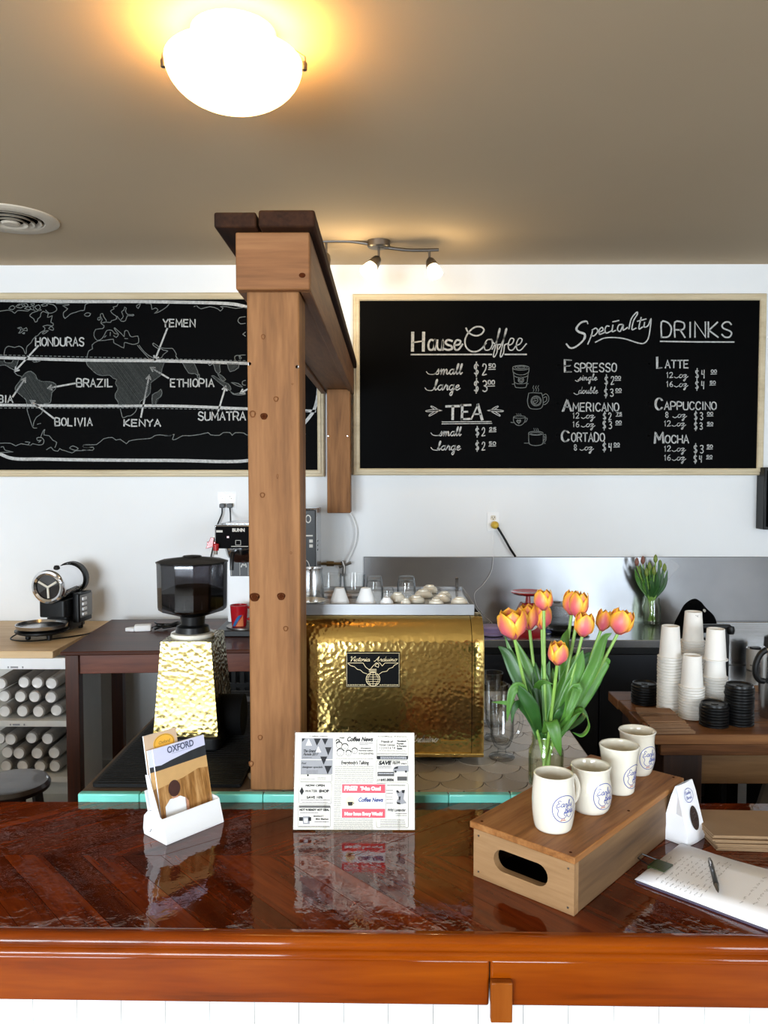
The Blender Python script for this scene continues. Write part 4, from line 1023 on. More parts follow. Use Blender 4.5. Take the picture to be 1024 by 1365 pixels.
for k in range(9):
    zz_ = .04 + k*.021
    gu.tube([MD@Vector((.0815*math.cos(a), .0815*math.sin(a), zz_)) for a in [R(20+14*i) for i in range(11)]], .0016, 5)
obj('drum_wire_guard', gu, M_chrome, ro)
hn = MB().tube([MD@Vector((.0,-.075,dl*.45))*1, MD@Vector((0,-.10,dl*.45))], .012, 10)
up = MB().lathe([(.016,0),(.016,.012),(.011,.022),(0,.024)], 16, M=T(.0,-.01,.322)); obj('top_knob', up, M_black, ro)
obj('back_ring', MB().lathe([(.080,dl-.045),(.086,dl-.042),(.086,dl-.012),(.080,dl-.008)], 36, M=MD, cap0=False, cap1=False), M_black, ro)
bs = MB().rbox(-.075,.07,-.06,.17,.085,.175,.02); bs.rbox(-.06,.06,-.02,.17,.012,.086,.02)
obj('body', bs, M_black, ro, bevel=.006)
cbx = MB().rbox(.072,.112,-.0,.14,.05,.20,.012); obj('control_box', cbx, M_black, ro, bevel=.004)
cp = obj('control_panel', MB().box(.1125,.115,.008,.132,.075,.19), M_nickel, ro)
for k in range(4):
    obj('switch', MB().box(.115,.124,.02,.06,.085+.026*k,.1+.026*k), M_white, cp, bevel=.002)
tr = MB().lathe([(.05,.050),(.108,.052),(.118,.057),(.122,.074),(.117,.075),(.111,.062),(.0,.060)], 40, M=T(-.005,-.15,0))
obj('cooling_tray', tr, M_steel_h, ro)
tb = MB().lathe([(.055,.026),(.11,.030),(.125,.038),(.125,.046),(.10,.049),(0,.049)], 36, M=T(-.005,-.15,0))
obj('tray_base', tb, M_black, ro)
for (x, y) in ((-.055,-.19),(.055,-.19),(-.05,.13),(.05,.13)):
    obj('foot', MB().lathe([(.01,0),(.013,.004),(.013,.036)], 12, M=T(x,y,0)), M_black, ro)
obj('power_cord', MB().tube(smooth_pts([(-.10,-.13,.045),(-.135,-.15,.02),(-.14,-.2,.004),(-.06,-.24,.004),(.02,-.22,.004),(.14,-.1,.004),(.2,.02,.004),(.23,.05,.004)],6), .0035, 6), M_black, ro)

# ---- dark mahogany table
TZ = .935
tfl = onZ(80, 869, TZ)
trot = R(3.6)
tab = thing('dark_table', 'dark brown mahogany table beside the pale bench under the outlet', 'table', (tfl.x, tfl.y, 0), trot)
TW, TD = 1.16, .78
obj('table_top', MB().box(0, TW, 0, TD, TZ-.018, TZ), M_dark_table, tab, bevel=.004)
ap_ = MB().box(.03, TW-.03, .03, .05, TZ-.105, TZ-.018)
obj('apron', ap_, wood('reddish_apron_wood', rgb(60,24,12), rgb(98,46,26), rgb(124,66,40), 'x', .4, fine=.8), tab, bevel=.002)
obj('apron', MB().box(.03, .05, .05, TD-.05, TZ-.105, TZ-.018), M_dark_table, tab)
for x, y in ((.015,.015),(TW-.075,.015),(.015,TD-.07),(TW-.075,TD-.075)):
    obj('leg', MB().box(x, x+.058, y, y+.058, 0, TZ-.019), M_dark_leg, tab, bevel=.003)

# ---- white power adapter and its tangle of black cord
ad = onZ(185, 841, TZ)
adp = thing('power_adapter', 'small white power adapter lying on the dark table', 'power adapter', (ad.x, ad.y, TZ), R(12))
obj('adapter_body', MB().rbox(-.02,.06,-.022,.026,0,.03,.008), M_white, adp, bevel=.004)
obj('adapter_foot', MB().prism([(-.065,.0),(-.02,-.022),(-.02,.024),(-.045,.018)],0,.018), M_white, adp, bevel=.003)
pts = [(.06,0,.012)]
random.seed(21)
for k in range(26):
    pts.append((.09+.11*random.random()+.04*math.sin(k), -.04+.11*random.random(), .005+.03*random.random()))
pts += [(.22,.06,.006),(.3,.1,.006)]
obj('tangled_cord', MB().tube(smooth_pts(pts,5), .0036, 5), M_black, adp)

# ---- drip coffee brewer (stainless, black front) partly behind the post
bwp = onZ(316, 849, TZ)
bw_ = thing('coffee_brewer', 'stainless drip coffee brewer with black control front, half behind the post', 'coffee brewer', (bwp.x, bwp.y+.16, TZ))
sc2 = (bwp.y)/FOC
hzb = 1.7 - (766-634)/FOC*(bwp.y+.02) - TZ; 
def zb_(py, y): return onY(316, py, y).z - TZ
y0 = bwp.y
zt_ = zb_(700, y0); zh = zb_(730, y0)
bx_ = onY(286, 720, y0).x - bwp.x; wx = bx_ + .215
obj('head_case', MB().box(bx_, wx, -.16, .19, zh, zt_), M_steel_h, bw_, bevel=.006)
obj('top_hatch', MB().box(bx_+.04, wx-.02, -.09, .12, zt_, zt_+.008), M_steel_h, bw_, bevel=.003)
fp = obj('control_front', MB().box(bx_+.006, wx-.006, -.166, -.158, zh-.004, zt_-.006), M_black_matte, bw_, bevel=.003)
wt = MB(); wt.text('BUNN', .021, lambda u, v: (bx_+.115+u, -.1666, zt_-.03+v), bold=.0012); obj('brand_lettering', wt, M_silver_ink, fp, smooth=0)
sg = MB()
for ux in (.10, .165):
    for q in ((0,0,.026,.002),(0,.022,.026,.024),(0,0,.002,.024),(.024,0,.026,.024)): sg.box(bx_+ux+q[0], bx_+ux+q[2], -.1672,-.166, zh+.012+q[1], zh+.012+q[3])
sg.box(bx_+.005+.005, bx_+.04, -.1672,-.166, zt_-.034, zt_-.024)
sg.box(bx_+.08, bx_+.16, -.1672,-.166, zh+.005, zh+.008)
obj('panel_symbols', sg, M_silver_ink, fp, smooth=0)
obj('status_light', MB().box(bx_+.06,bx_+.07,-.1675,-.166,zt_-.06,zt_-.052), M_red, fp)
obj('hot_water_tap', MB().lathe([(.013,0),(.015,.03),(.011,.034)], 12, M=T(bx_+.012,-.185,zh-.012)).box(bx_-.03,bx_+.012,-.19,-.18,zh+.012,zh+.03).prism([(bx_-.035,zh-.002),(bx_+.0,zh+.006),(bx_+.006,zh+.05),(bx_-.01,zh+.052)],-.197,-.187,M=Matrix(((1,0,0,0),(0,0,1,0),(0,1,0,0),(0,0,0,1)))), M_red, bw_, bevel=.002)
obj('tap_spout', MB().tube([(bx_+.012,-.185,zh+.02),(bx_+.012,-.188,zh-.03)], .008, 10), M_nickel, bw_)
obj('brew_funnel', MB().lathe([(.05,zh-.075),(.075,zh-.05),(.088,zh-.008),(.088,zh-.001)], 28, M=T(bx_+.118,-.07,0)), M_steel_h, bw_)
obj('funnel_handle', MB().tube([(bx_+.095,-.15,zh-.02),(bx_+.093,-.20,zh-.024),(bx_+.092,-.215,zh-.05),(bx_+.091,-.216,zh-.10)], [.012,.011,.010,.009], 10), M_black, bw_)
obj('column', MB().box(bx_+.015, wx-.01, .06, .19, .03, zh), M_white, bw_, bevel=.004)  # plain white stands in for the bright reflection on the stainless column
lb = obj('warning_label', MB().box(bx_+.03, wx-.03, .0575, .0597, zb_(768, y0+.22), zb_(737, y0+.22)), M_black, bw_)
ls = MB()
for k in range(4): ls.box(bx_+.035+.042*k, bx_+.036+.042*k+.001, .0568,.0575, zb_(767, y0+.22), zb_(740, y0+.22))
zc = zb_(754, y0+.22)
ls.ribbon(sm([(bx_+.085,zc-.006),(bx_+.092,zc+.008),(bx_+.1,zc+.002),(bx_+.107,zc+.008),(bx_+.11,zc-.006)]), .006, lambda u, v: (u,.0566,v))
obj('label_print', ls, M_silver_ink, lb, smooth=0)
obj('base', MB().box(bx_+.0, wx, -.16, .19, 0, .03), M_black, bw_, bevel=.004)
obj('warmer_plate', MB().lathe([(.085,.03),(.085,.036),(0,.036)], 32, M=T(bx_+.118,-.06,0)), M_nickel, bw_)

# ---- red mug on the brewer base
rm = thing('red_mug', 'red pottery mug with blue and orange stripes on the brewer base', 'mug', (bwp.x-.005, bwp.y+.085, TZ+.0365), R(15))
pr = [(.033,0),(.036,.004),(.040,.05),(.044,.1),(.0445,.103),(.041,.103),(.037,.05),(.032,.008),(0,.007)]
obj('mug_body', MB().lathe(pr, 32), M_red, rm)
def cone_pt(a, z, off=.0008): r_ = .0335 + (.0105)*z/.1 + off; r_ = .036+(.008)*z/.1+off; return (r_*math.cos(a), r_*math.sin(a), z)
for nm, m_, poly_ in (('blue_stripe', mat('blue_glaze', rgb(40,96,150), .1, rough=.15), [(-2.6,.004),(-2.2,.004),(-1.6,.045),(-1.3,.06),(-1.75,.055),(-2.2,.03)]), ('orange_stripe', mat('orange_glaze', rgb(206,120,80), .1, rough=.15), [(-2.1,.004),(-1.1,.004),(-1.0,.05),(-1.2,.06),(-1.4,.045),(-1.7,.03)])):
    g = MB(); n_ = 8; A = poly_[:3]; B_ = poly_[:2:-1]
    bot = [(poly_[0][0] + (poly_[1][0]-poly_[0][0])*t/n_, .004) for t in range(n_+1)]
    topp = smooth_pts([(poly_[5][0],poly_[5][1]),(poly_[4][0],poly_[4][1]),(poly_[3][0],poly_[3][1])], n_//2)
    g.grid([[cone_pt(bot[i][0]+(topp[i].x-bot[i][0])*t/6, bot[i][1]+(topp[i].y-bot[i][1])*t/6) for i in range(n_+1)] for t in range(7)], uv=False)
    obj(nm, g, m_, rm)
obj('handle', MB().tube(smooth_pts([(.040,0,.088),(.06,0,.088),(.07,0,.07),(.062,0,.04),(.039,0,.03)],5), [.006]*21, 8), M_red, rm)

# ---- tall black bulk grinder behind the post
gp = onY(424, 760, 4.0)
bg = thing('bulk_grinder', 'tall black and grey coffee grinder standing just behind the post', 'coffee grinder', (onY(398, 760, 3.95).x, 3.95, TZ))
zt2 = onY(400, 678, 3.85).z - TZ; gx1 = onY(422, 720, 3.85).x - bg.location.x
obj('case', MB().box(-.095, gx1, -.085, .16, 0, zt2), M_steel_h, bg, bevel=.006)
ff = obj('black_front', MB().box(-.095, gx1-.003, -.10, -.0855, .12, zt2-.006), M_black, bg, bevel=.004)
fs = MB(); z5 = zt2-.09
fs.ribbon([(.07+.022*math.cos(a), z5-.21+.05*math.sin(a)) for a in [2*PI*i/24 for i in range(25)]], .003, lambda u,v:(u+gx1-.125,-.1008,v))
fs.ribbon([(.055+.012*math.cos(a), z5+.04+.018*math.sin(a)) for a in [2*PI*i/16 for i in range(17)]], .005, lambda u,v:(u+gx1-.095,-.1008,v))
for k in range(2): fs.box(gx1-.035, gx1-.018, -.1012, -.1, z5-.075-.024*k, z5-.06-.024*k)
fs.box(gx1-.06, gx1-.018, -.1012, -.1, z5-.045, z5-.038)
obj('front_symbols', fs, M_silver_ink, ff, smooth=0)
for k in range(3): obj('side_vent_slot', MB().box(gx1-.0005, gx1+.0015, -.05, -.02, z5-.075-.022*k, z5-.068-.022*k), M_black, bg)
pass

# ---- wall outlets, plugs and cords
OY = WALL_Y
def outlet(px0, px1, py0, py1, label, gang):
    a = onY(px0, py1, OY-.004); b_ = onY(px1, py0, OY-.004); cx, cz = (a.x+b_.x)/2, (a.z+b_.z)/2
    t = thing('wall_outlet', label, 'outlet', (cx, OY, cz))
    w, h = (b_.x-a.x)/2, (b_.z-a.z)/2
    obj('cover_plate', MB().rbox(-w, w, -h, h, 0, .006, .004, M=Matrix.Rotation(R(90),4,'X')), M_white, t, bevel=.0015)
    for g in range(gang):
        gx = (g-(gang-1)/2)*w*.95
        for gz in (h*.42, -h*.42):
            r_ = obj('socket', MB().rbox(-.015, .015, gz-.014, gz+.014, .006, .0085, .01, M=T(gx,0,0) @ Matrix.Rotation(R(90),4,'X')), M_cream_cer, t)
            sl_ = MB().box(gx-.008,gx-.005,-.0092,-.0084,gz-.001,gz+.007).box(gx+.005,gx+.008,-.0092,-.0084,gz-.001,gz+.007).lathe([(.003,0),(0,.0005)],8,M=T(gx,-.0086,gz-.007)@Matrix.Rotation(R(90),4,'X'))
            obj('slots', sl_, M_black, r_, smooth=0)
    return t, w, h
o1, w1, h1 = outlet(290, 315, 656, 679, 'white double wall outlet with two black plugs, behind the brewer', 2)
o2, w2, h2 = outlet(649, 666, 683, 708, 'white single wall outlet with a yellow plug below the menu board', 1)
def cord(name, label, m, pts, r, plug=None, plug_m=None, ploc=None):
    base = Vector(pts[0]); t = thing(name, label, 'power cord', base)
    obj('cable', MB().tube(smooth_pts([Vector(p)-base for p in pts], 6), r, 7), m, t)
    if plug: obj('plug', plug, plug_m, t, bevel=.002)
    return t
for k, (px, pts2, lb_) in enumerate(((296.5, [(296,684),(294,690),(290,700),(288,712),(284,730),(281,745),(281,760)], 'black cord from the left plug of the double outlet looping behind the brewer'),
                                     (306.5, [(307,682),(307.3,690),(307.5,699)], 'black cord from the right plug of the double outlet straight down to the brewer'))):
    p0 = onY(px, 673, OY-.03)
    P = [(p0.x, OY-.04, p0.z-.004)] + [tuple(onY(a, b_, OY-.03 - (.0 if k == 0 else .06*i))) for i, (a, b_) in enumerate(pts2)]
    plug = MB().rbox(-.014,.014,-.012,.012,-.006,.032,.006, M=T(0,.0,0) @ Matrix.Rotation(R(-90),4,'X'))
    cord('brewer_cord', lb_, M_black, P, .0042, plug, M_black)
p0 = onY(660, 700, OY-.03)
P = [(p0.x, OY-.045, p0.z)] + [tuple(onY(a, b_, OY-.04)) for a, b_ in ((664,704),(672,717),(680,731))] + [tuple(onY(686,740,OY-.022)), tuple(onY(687,742,OY-.019))]
cord('yellow_plug_cord', 'thick black cord with a yellow plug running down to the steel backsplash', M_black, P, .0062,
     MB().lathe([(.021,.034),(.021,.012),(.016,-.006),(.009,-.012)][::-1], 18, M=Matrix.Rotation(R(-90),4,'X')), mat('yellow_plug', rgb(214,176,50), .05, rough=.5))
P = [tuple(onY(a, b_, OY-.03)) for a, b_ in ((658,707),(658,722),(657.5,745),(655,762),(645,778),(634,789),(632.5,797),(636,808),(645,820),(655,829))] + [tuple(onZ(655,833,.915)), tuple(onZ(646,836,.905))]
wcd = cord('thin_white_cord', 'thin white cord hanging from the right outlet past the brass machine', M_white, P, .0017)

# ---- water line and valve left of the backsplash
vp = onY(462, 752, OY-.05)
wl = thing('water_line', 'white water tube and brass valve on the wall below the hanging post', 'water pipe', vp)
def rp_(px, py, y): return onY(px, py, y) - vp
obj('white_tube', MB().tube(smooth_pts([rp_(466,684,OY-.03), rp_(471,692,OY-.03), rp_(475,706,OY-.03), rp_(474,722,OY-.03), rp_(469,736,OY-.03), rp_(462,751,OY-.05)],6), .0045, 8), M_white, wl)
obj('brass_pipe', MB().tube([rp_(426,751.5,OY-.04), rp_(458,751.5,OY-.05)], .008, 10).lathe([(.014,-.01),(.014,.03)],8,M=T(*rp_(438,751.5,OY-.045))@Matrix.Rotation(R(90),4,'Y')), mat('old_brass', (.22,.14,.06,1), .2, metal=1.0, rough=.4), wl)
obj('valve_body', MB().tube([rp_(456,748,OY-.05), rp_(459,756,OY-.05), rp_(458,768,OY-.05)], .010, 10).tube([rp_(452,756,OY-.05), rp_(468,750,OY-.05)], .008, 10), M_nickel, wl)

# ---- stool in the lower left
sp = onZ(14, 1041, .66)
st = thing('bar_stool', 'round black wooden stool in the lower left behind the bar', 'stool', (sp.x, sp.y, 0))
M_stool = wood('black_stained_wood', rgb(22,14,14), rgb(36,24,26), rgb(50,36,38), 'x', .35, coat=.3, fine=.6, bump=.03)
obj('seat', MB().lathe([(0,.625),(.11,.625),(.125,.632),(.128,.645),(.12,.658),(.10,.66),(0,.657)], 40), M_stool, st)
for a in (45,135,225,315):
    c, s_ = math.cos(R(a)), math.sin(R(a))
    obj('leg', MB().tube([(c*.085,s_*.085,.625),(c*.15,s_*.15,0)], [.019,.016], 8), M_stool, st)
obj('foot_ring', MB().tube([(.125*math.cos(a),.125*math.sin(a),.25) for a in [2*PI*i/24 for i in range(25)]], .009, 8), M_stool, st)

# ---- black slatted crate seen through the gap under the table
ccr = onY(318, 898, 3.25)
cr = thing('milk_crate', 'black plastic milk crate under the dark table beside the post', 'crate', (onY(322,900,3.7).x, 3.88, .0))
cm = MB(); 
for z in (0,.1,.2,.3,.4,.5,.6,.7,.79): cm.box(-.17,.17,-.17,-.155,z,z+.02)
for k in range(9): cm.box(-.17+.04*k,-.15+.04*k,-.168,-.158,0,.81)
cm2 = obj('crate_front_lattice', cm, M_black, cr)
obj('crate_walls', MB().box(-.17,-.16,-.155,.17,0,.81).box(.16,.17,-.155,.17,0,.81).box(-.16,.16,.16,.17,0,.81).box(-.16,.16,-.155,.16,0,.012), M_black, cr)
# ================================================================== steel run on the right
ST_Z = .90
sfy = onZ(700, 853, ST_Z).y
sx0 = onY(485, 800, WALL_Y-.02).x
sx1 = onZ(946, 853, ST_Z).x
SBZ = onY(700, 742.5, WALL_Y-.02).z
LOW_Z = onY(985, 889, WALL_Y-.1).z
stl = thing('steel_counter', 'stainless steel back counter with a tall steel backsplash and dark fridge doors', 'steel counter', ((sx0+sx1)/2, (sfy+WALL_Y)/2, 0))
sX, sY = stl.location.x, stl.location.y
M_splash = mat('polished_backsplash_steel', (0.37,0.38,0.405,1), .12, 3.0, metal=1.0, rough=.34, aniso=.93)
_t = M_splash.node_tree; _c = _t.nodes.new('ShaderNodeCombineXYZ'); _c.inputs[2].default_value = 1.0
_t.links.new(_c.outputs[0], next(n for n in _t.nodes if n.type == 'BSDF_PRINCIPLED').inputs['Tangent'])
M_fridge = mat('dark_fridge_steel', (0.035,0.037,0.043,1), .1, 4, metal=.8, rough=.4)
def sb(x0,x1,y0,y1,z0,z1): return MB().box(x0-sX,x1-sX,y0-sY,y1-sY,z0,z1)
XE = 3.2
obj('worktop', sb(sx0, sx1, sfy, WALL_Y-.02, ST_Z-.04, ST_Z), M_steel_h, stl, bevel=.003)
obj('backsplash', sb(sx0, XE, WALL_Y-.018, WALL_Y-.003, LOW_Z-.3, SBZ), M_splash, stl, bevel=.002)
xs_ = onY(798, 950, sfy+.02).x
d1 = obj('fridge_door', sb(sx0+.02, xs_-.003, sfy+.012, sfy+.03, .12, ST_Z-.075), M_fridge, stl, bevel=.003)
d2 = obj('fridge_door', sb(xs_+.003, sx1-.005, sfy+.012, sfy+.03, .12, ST_Z-.075), M_fridge, stl, bevel=.003)
obj('fridge_case', sb(sx0, sx1, sfy+.032, WALL_Y-.05, .0, ST_Z-.041), M_black_matte, stl)
obj('front_rail', sb(sx0, sx1, sfy+.014, sfy+.03, ST_Z-.072, ST_Z-.041), M_black, stl)
h0 = onY(762, 866, sfy).x; h1_ = onY(799, 866, sfy).x; hz = onY(780, 868, sfy).z
hp_ = [(h0-sX, hz+.018), (h1_-sX, hz+.018), (h1_-.008-sX, hz-.008), (h1_-.03-sX, hz-.016), (h0+.03-sX, hz-.016), (h0+.008-sX, hz-.008)]
obj('door_handle', MB().prism(hp_, -(sfy+.011-sY), -(sfy-.004-sY), M=Matrix.Rotation(R(90),4,'X')), M_steel_h, d2, bevel=.003)
# lower steel table beyond the end of the fridge
lt = thing('low_steel_table', 'lower stainless steel table at the right end below the backsplash', 'steel table', ((sx1+XE)/2, (3.5+WALL_Y)/2, 0))
obj('table_top', MB().box(sx1+.004-lt.location.x, XE-lt.location.x, 3.55-lt.location.y, WALL_Y-.02-lt.location.y, LOW_Z-.03, LOW_Z), M_steel_h, lt, bevel=.003)
lz = onY(985, 829, WALL_Y-.06).z
obj('upstand', MB().box(sx1+.004-lt.location.x, XE-lt.location.x, WALL_Y-.06-lt.location.y, WALL_Y-.0195-lt.location.y, LOW_Z, lz), M_steel_h, lt, bevel=.004)
obj('added_dark_block', MB().box(sx1+.01-lt.location.x, XE-lt.location.x, 3.62-lt.location.y, WALL_Y-.03-lt.location.y, 0.03, LOW_Z-.031), M_black_matte, lt)  # added black block, stands in for the darkness below the open table
for x in (sx1+.04, XE-.06):
    for y in (3.6, 4.2): obj('leg', MB().box(x-lt.location.x, x+.04-lt.location.x, y-lt.location.y, y+.04-lt.location.y, 0, LOW_Z-.03), M_steel_h, lt)

# ---- things standing on the steel counter
def on_steel(px, py): return onZ(px, py, ST_Z)
ks = on_steel(706, 851)
sca = thing('kitchen_scale', 'red kitchen scale with a round tray behind the tulips', 'kitchen scale', (ks.x, ks.y+.05, ST_Z))
H = onY(706, 789, ks.y+.05).z - ST_Z
obj('body', MB().grid([[(x*w_, y*d_, z) for x, y in ((-1,-1),(1,-1),(1,1),(-1,1),(-1,-1))] for w_, d_, z in ((.075,.06,0),(.075,.06,.02),(.055,.045,.12),(.035,.03,H-.055),(.03,.025,H-.052))], uv=False).box(-.03,.03,-.025,.025,H-.056,H-.052), M_red, sca, bevel=.006)
obj('dial', MB().lathe([(.043,0),(.043,.004),(0,.005)], 28, M=T(0,-.062,.085) @ Matrix.Rotation(R(78),4,'X')), M_white, sca)
obj('tray_stem', MB().lathe([(.014,H-.055),(.010,H-.012)], 14), M_red, sca)
obj('weighing_tray', MB().lathe([(.02,H-.016),(.07,H-.012),(.088,H),(.085,H+.003),(.065,H-.006),(0,H-.008)], 36), M_red, sca)
lp = on_steel(659, 848)
M_lilac = mat('lilac_plastic', rgb(168,150,196), .05, rough=.3)
ll = thing('lilac_container', 'low round lilac container beside the brass machine on the steel counter', 'container', (lp.x-.01, lp.y+.03, ST_Z))
obj('base_dish', MB().lathe([(.045,0),(.06,.004),(.062,.014),(.05,.018)], 32), M_lilac, ll)
obj('lid', MB().lathe([(.046,.018),(.048,.03),(.054,.04),(.05,.048),(0,.05)], 32), M_lilac, ll)
bp_ = on_steel(750, 846)
pan = thing('blue_handled_tray', 'dark oval tray with a blue edge lying behind the tulips', 'tray', (bp_.x+.04, bp_.y+.04, ST_Z), R(6))
obj('tray_dish', MB().lathe([(.06,0),(.095,.004),(.11,.022),(.106,.024),(.09,.008),(0,.006)], 36, sy=.7), M_black, pan)
obj('blue_grip', MB().rbox(-.15,-.085,-.02,.012,.006,.024,.012), mat('blue_plastic', rgb(30,50,120), .1, rough=.3), pan, bevel=.003)
bt = on_steel(746, 838)
sbx = thing('steel_tin', 'plain steel tin with a dark lid line between tulip heads on the back counter', 'tin', (bt.x+.0, WALL_Y-.16, ST_Z))
tz = onY(746, 803, WALL_Y-.16).z-ST_Z
obj('tin_body', MB().rbox(-.06,.06,-.045,.045,0,tz-.012,.01), M_steel_h, sbx, bevel=.002)
obj('lid', MB().rbox(-.062,.062,-.047,.047,tz-.012,tz,.01).lathe([(.02,tz),(.018,tz+.006),(0,tz+.008)],16), M_nickel, sbx, bevel=.002)

# second vase with wrapped tulips
v2 = on_steel(869, 833)
vz = onY(869, 797, v2.y).z - ST_Z
jar2 = thing('small_flower_jar', 'clear glass jar on the steel counter holding the wrapped green bunch', 'jar', (v2.x, min(v2.y, WALL_Y-.11), ST_Z))
JR = .046
obj('jar_glass', MB().lathe([(0,.004),(JR*.85,.003),(JR,.012),(JR,vz*.68),(JR*.82,vz*.84),(JR*.82,vz),(JR*.77,vz),(JR*.77,vz*.84),(JR*.94,vz*.67),(JR*.94,.014),(0,.009)], 32), M_jar, jar2)
jar2_loc = Vector(jar2.location)

# black cloth cap leaning on the splash
cpz = onZ(920, 850, ST_Z)
cy_ = WALL_Y-.30
cap = thing('cloth_hat', 'rounded black cloth cap with a small button leaning up behind the paper cups', 'cap', (onY(917, 830, cy_).x, cy_, ST_Z))
ptsc = [onY(a, b_, cy_) for a, b_ in ((899,850),(899,835),(905,822),(914,806),(924,799),(932,800),(941,810),(951,820),(955,832),(952,842),(944,850))]
ptsc = smooth_pts([(p.x-cap.location.x, p.z-ST_Z) for p in ptsc], 4)
rows = []
cxm = sum(p.x for p in ptsc)/len(ptsc); czm = sum(p.y for p in ptsc)/len(ptsc)
for s_, d_ in ((.05,-.065),(.45,-.06),(.8,-.042),(.97,-.015),(1,.01),(.9,.035),(.5,.05),(.05,.052)):
    rows.append([(cxm+(p.x-cxm)*s_, d_, max(.002, czm+(p.y-czm)*s_)) for p in list(ptsc)+[ptsc[0]]])
obj('crown', MB().grid(rows, uv=False), M_black_fabric, cap)
bq = onY(939.5, 814.5, cy_-.06); obj('button', MB().lathe([(.009,0),(.008,.004),(.004,.005),(0,.003)], 16, M=T(bq.x-cap.location.x, -.052, bq.z-ST_Z) @ Matrix.Rotation(R(90),4,'X')), M_silver_ink, cap)

# black upright frame behind the cups
fy_ = 3.45
bf = thing('black_stand', 'thin black upright stand with a rounded knob behind the paper cups', 'stand', (onY(967, 880, fy_).x, fy_, 0))
def fr_(px, py): p = onY(px, py, fy_); return (p.x-bf.location.x, 0, p.z)
zt3 = fr_(967,837)[2]
obj('upright', MB().box(-.012,.012,-.012,.012,0,zt3), M_black, bf, bevel=.003)
x9 = fr_(935,836)[0]
obj('top_bar', MB().box(x9,.016,-.014,.014,zt3,zt3+.016), M_black, bf, bevel=.003)
obj('knob', MB().lathe([(0,-.02),(.014,-.016),(.018,0),(.014,.016),(0,.02)], 16, M=T(.016,-.012,zt3-.008)), M_black, bf)
obj('foot', MB().box(-.08,.08,-.12,.12,0,.02), M_black, bf, bevel=.004)

# white mug with lettering on the low table
wm = onZ(1007, 890, LOW_Z)
wmy = min(wm.y, WALL_Y-.16); wmx = onY(1007, 880, wmy).x
wmh = onY(1007, 864, wmy).z - LOW_Z
mg = thing('lettered_mug', 'white mug with tall black lettering at the right edge by the airpot', 'mug', (wmx, wmy, LOW_Z))
obj('mug_body', MB().lathe([(.04,0),(.044,.004),(.046,wmh),(.042,wmh),(.04,.01),(0,.008)], 28), M_white_cer, mg)
lt_ = MB(); block_text(lt_, 'LAKE', -.9, .55, .03, .08, .004, fn=lambda a, z: (.0464*math.sin(a-.1), -.0464*math.cos(a-.1), .11-z), wob=.01)
obj('lettering', lt_, M_ink, mg, smooth=0)
obj('black_spoon_rest', MB().rbox(-.025,.025,-.02,.02,wmh-.01,wmh+.006,.008), M_black, mg)

# airpot cut by the right edge
ATZ = .90
ay = 2.62
ax = onY(1041, 900, ay).x
air = thing('airpot', 'tall stainless airpot with a black loop handle at the right edge', 'airpot', (ax, ay, ATZ))
ar = onY(1041, 900, ay).x - onY(1014, 900, ay).x
az = onY(1030, 862, ay).z - ATZ
obj('steel_body', MB().lathe([(ar*.98,0),(ar,.01),(ar,az*.86),(ar*.9,az*.95),(ar*.7,az)], 36), M_steel, air)
obj('black_collar', MB().lathe([(ar*.74,az*.99),(ar*.8,az),(ar*.78,az+.03),(ar*.4,az+.045),(0,az+.046)], 30), M_black, air)
def ah(px, py): p = onY(px, py, ay-.03); return (p.x-ax, -.03, p.z-ATZ)
obj('handle', MB().tube(smooth_pts([ah(1022,866), ah(1014,872), ah(1008,885), ah(1007.5,898), ah(1012,906), ah(1019,908)],5), .010, 10), M_black, air)

# black box on the wall at the far right
wb = onY(1021, 662, WALL_Y)
wx0 = onY(1018.5, 662, WALL_Y-.09).x
wz0 = onY(1020, 706, WALL_Y-.09).z; wz1 = onY(1020, 623, WALL_Y-.09).z
spk = thing('wall_speaker', 'black box hanging on the wall at the right edge beside the menu board', 'speaker', (wx0+.14, WALL_Y, wz0))
obj('case', MB().box(-.14,.14,-.09,-.001,0,wz1-wz0), M_black, spk, bevel=.004)
obj('front_cloth', MB().box(-.125,.125,-.096,-.0905,.015,wz1-wz0-.015), M_black_fabric, spk, bevel=.003)
# ================================================================== brass espresso machine
MFY = 2.13
mzb = onY(500, 1003, MFY).z                     # bottom of the brass case
mx1 = onY(645.5, 930, MFY).x; mxc = onY(497, 893, MFY).x; mx0 = 2*mxc - mx1
esp = thing('espresso_machine', 'big hammered brass espresso machine on the tiled counter right of the post', 'espresso machine', (mxc, MFY, TILE_Z))
hw = mx1 - mxc
zb = mzb - TILE_Z
zc1 = onY(500, 868, MFY).z - TILE_Z             # where the front starts to roll back
zt1 = onY(500, 820, MFY+.07).z - TILE_Z         # top of the roll
MD_ = .43
side = [(0, zb), (0, zc1)]
for i in range(1, 9):
    a = PI/2*i/8; side.append((.075*(1-math.cos(a)), zc1 + (zt1-zc1)*math.sin(a)))
side += [(.12, zt1+.001)]
wpan = hw - .034
pan_ = MB()
pan_.grid([[(-wpan + 2*wpan*i/20, s_[0], s_[1]) for i in range(21)] for s_ in side][::-1], uv=False)
obj('brass_panel', pan_, M_brass, esp, smooth=60, solid=0.0)
for x0, x1 in ((wpan+.0015, hw), (-hw, -wpan-.0015)):
    fl = MB().grid([[(x0, s_[0]-.003, s_[1]), (x1-.004, s_[0]-.003, s_[1]), (x1, s_[0]+.001, s_[1])] for s_ in side][::-1], uv=False); obj('edge_band', fl, M_brass, esp, smooth=60)
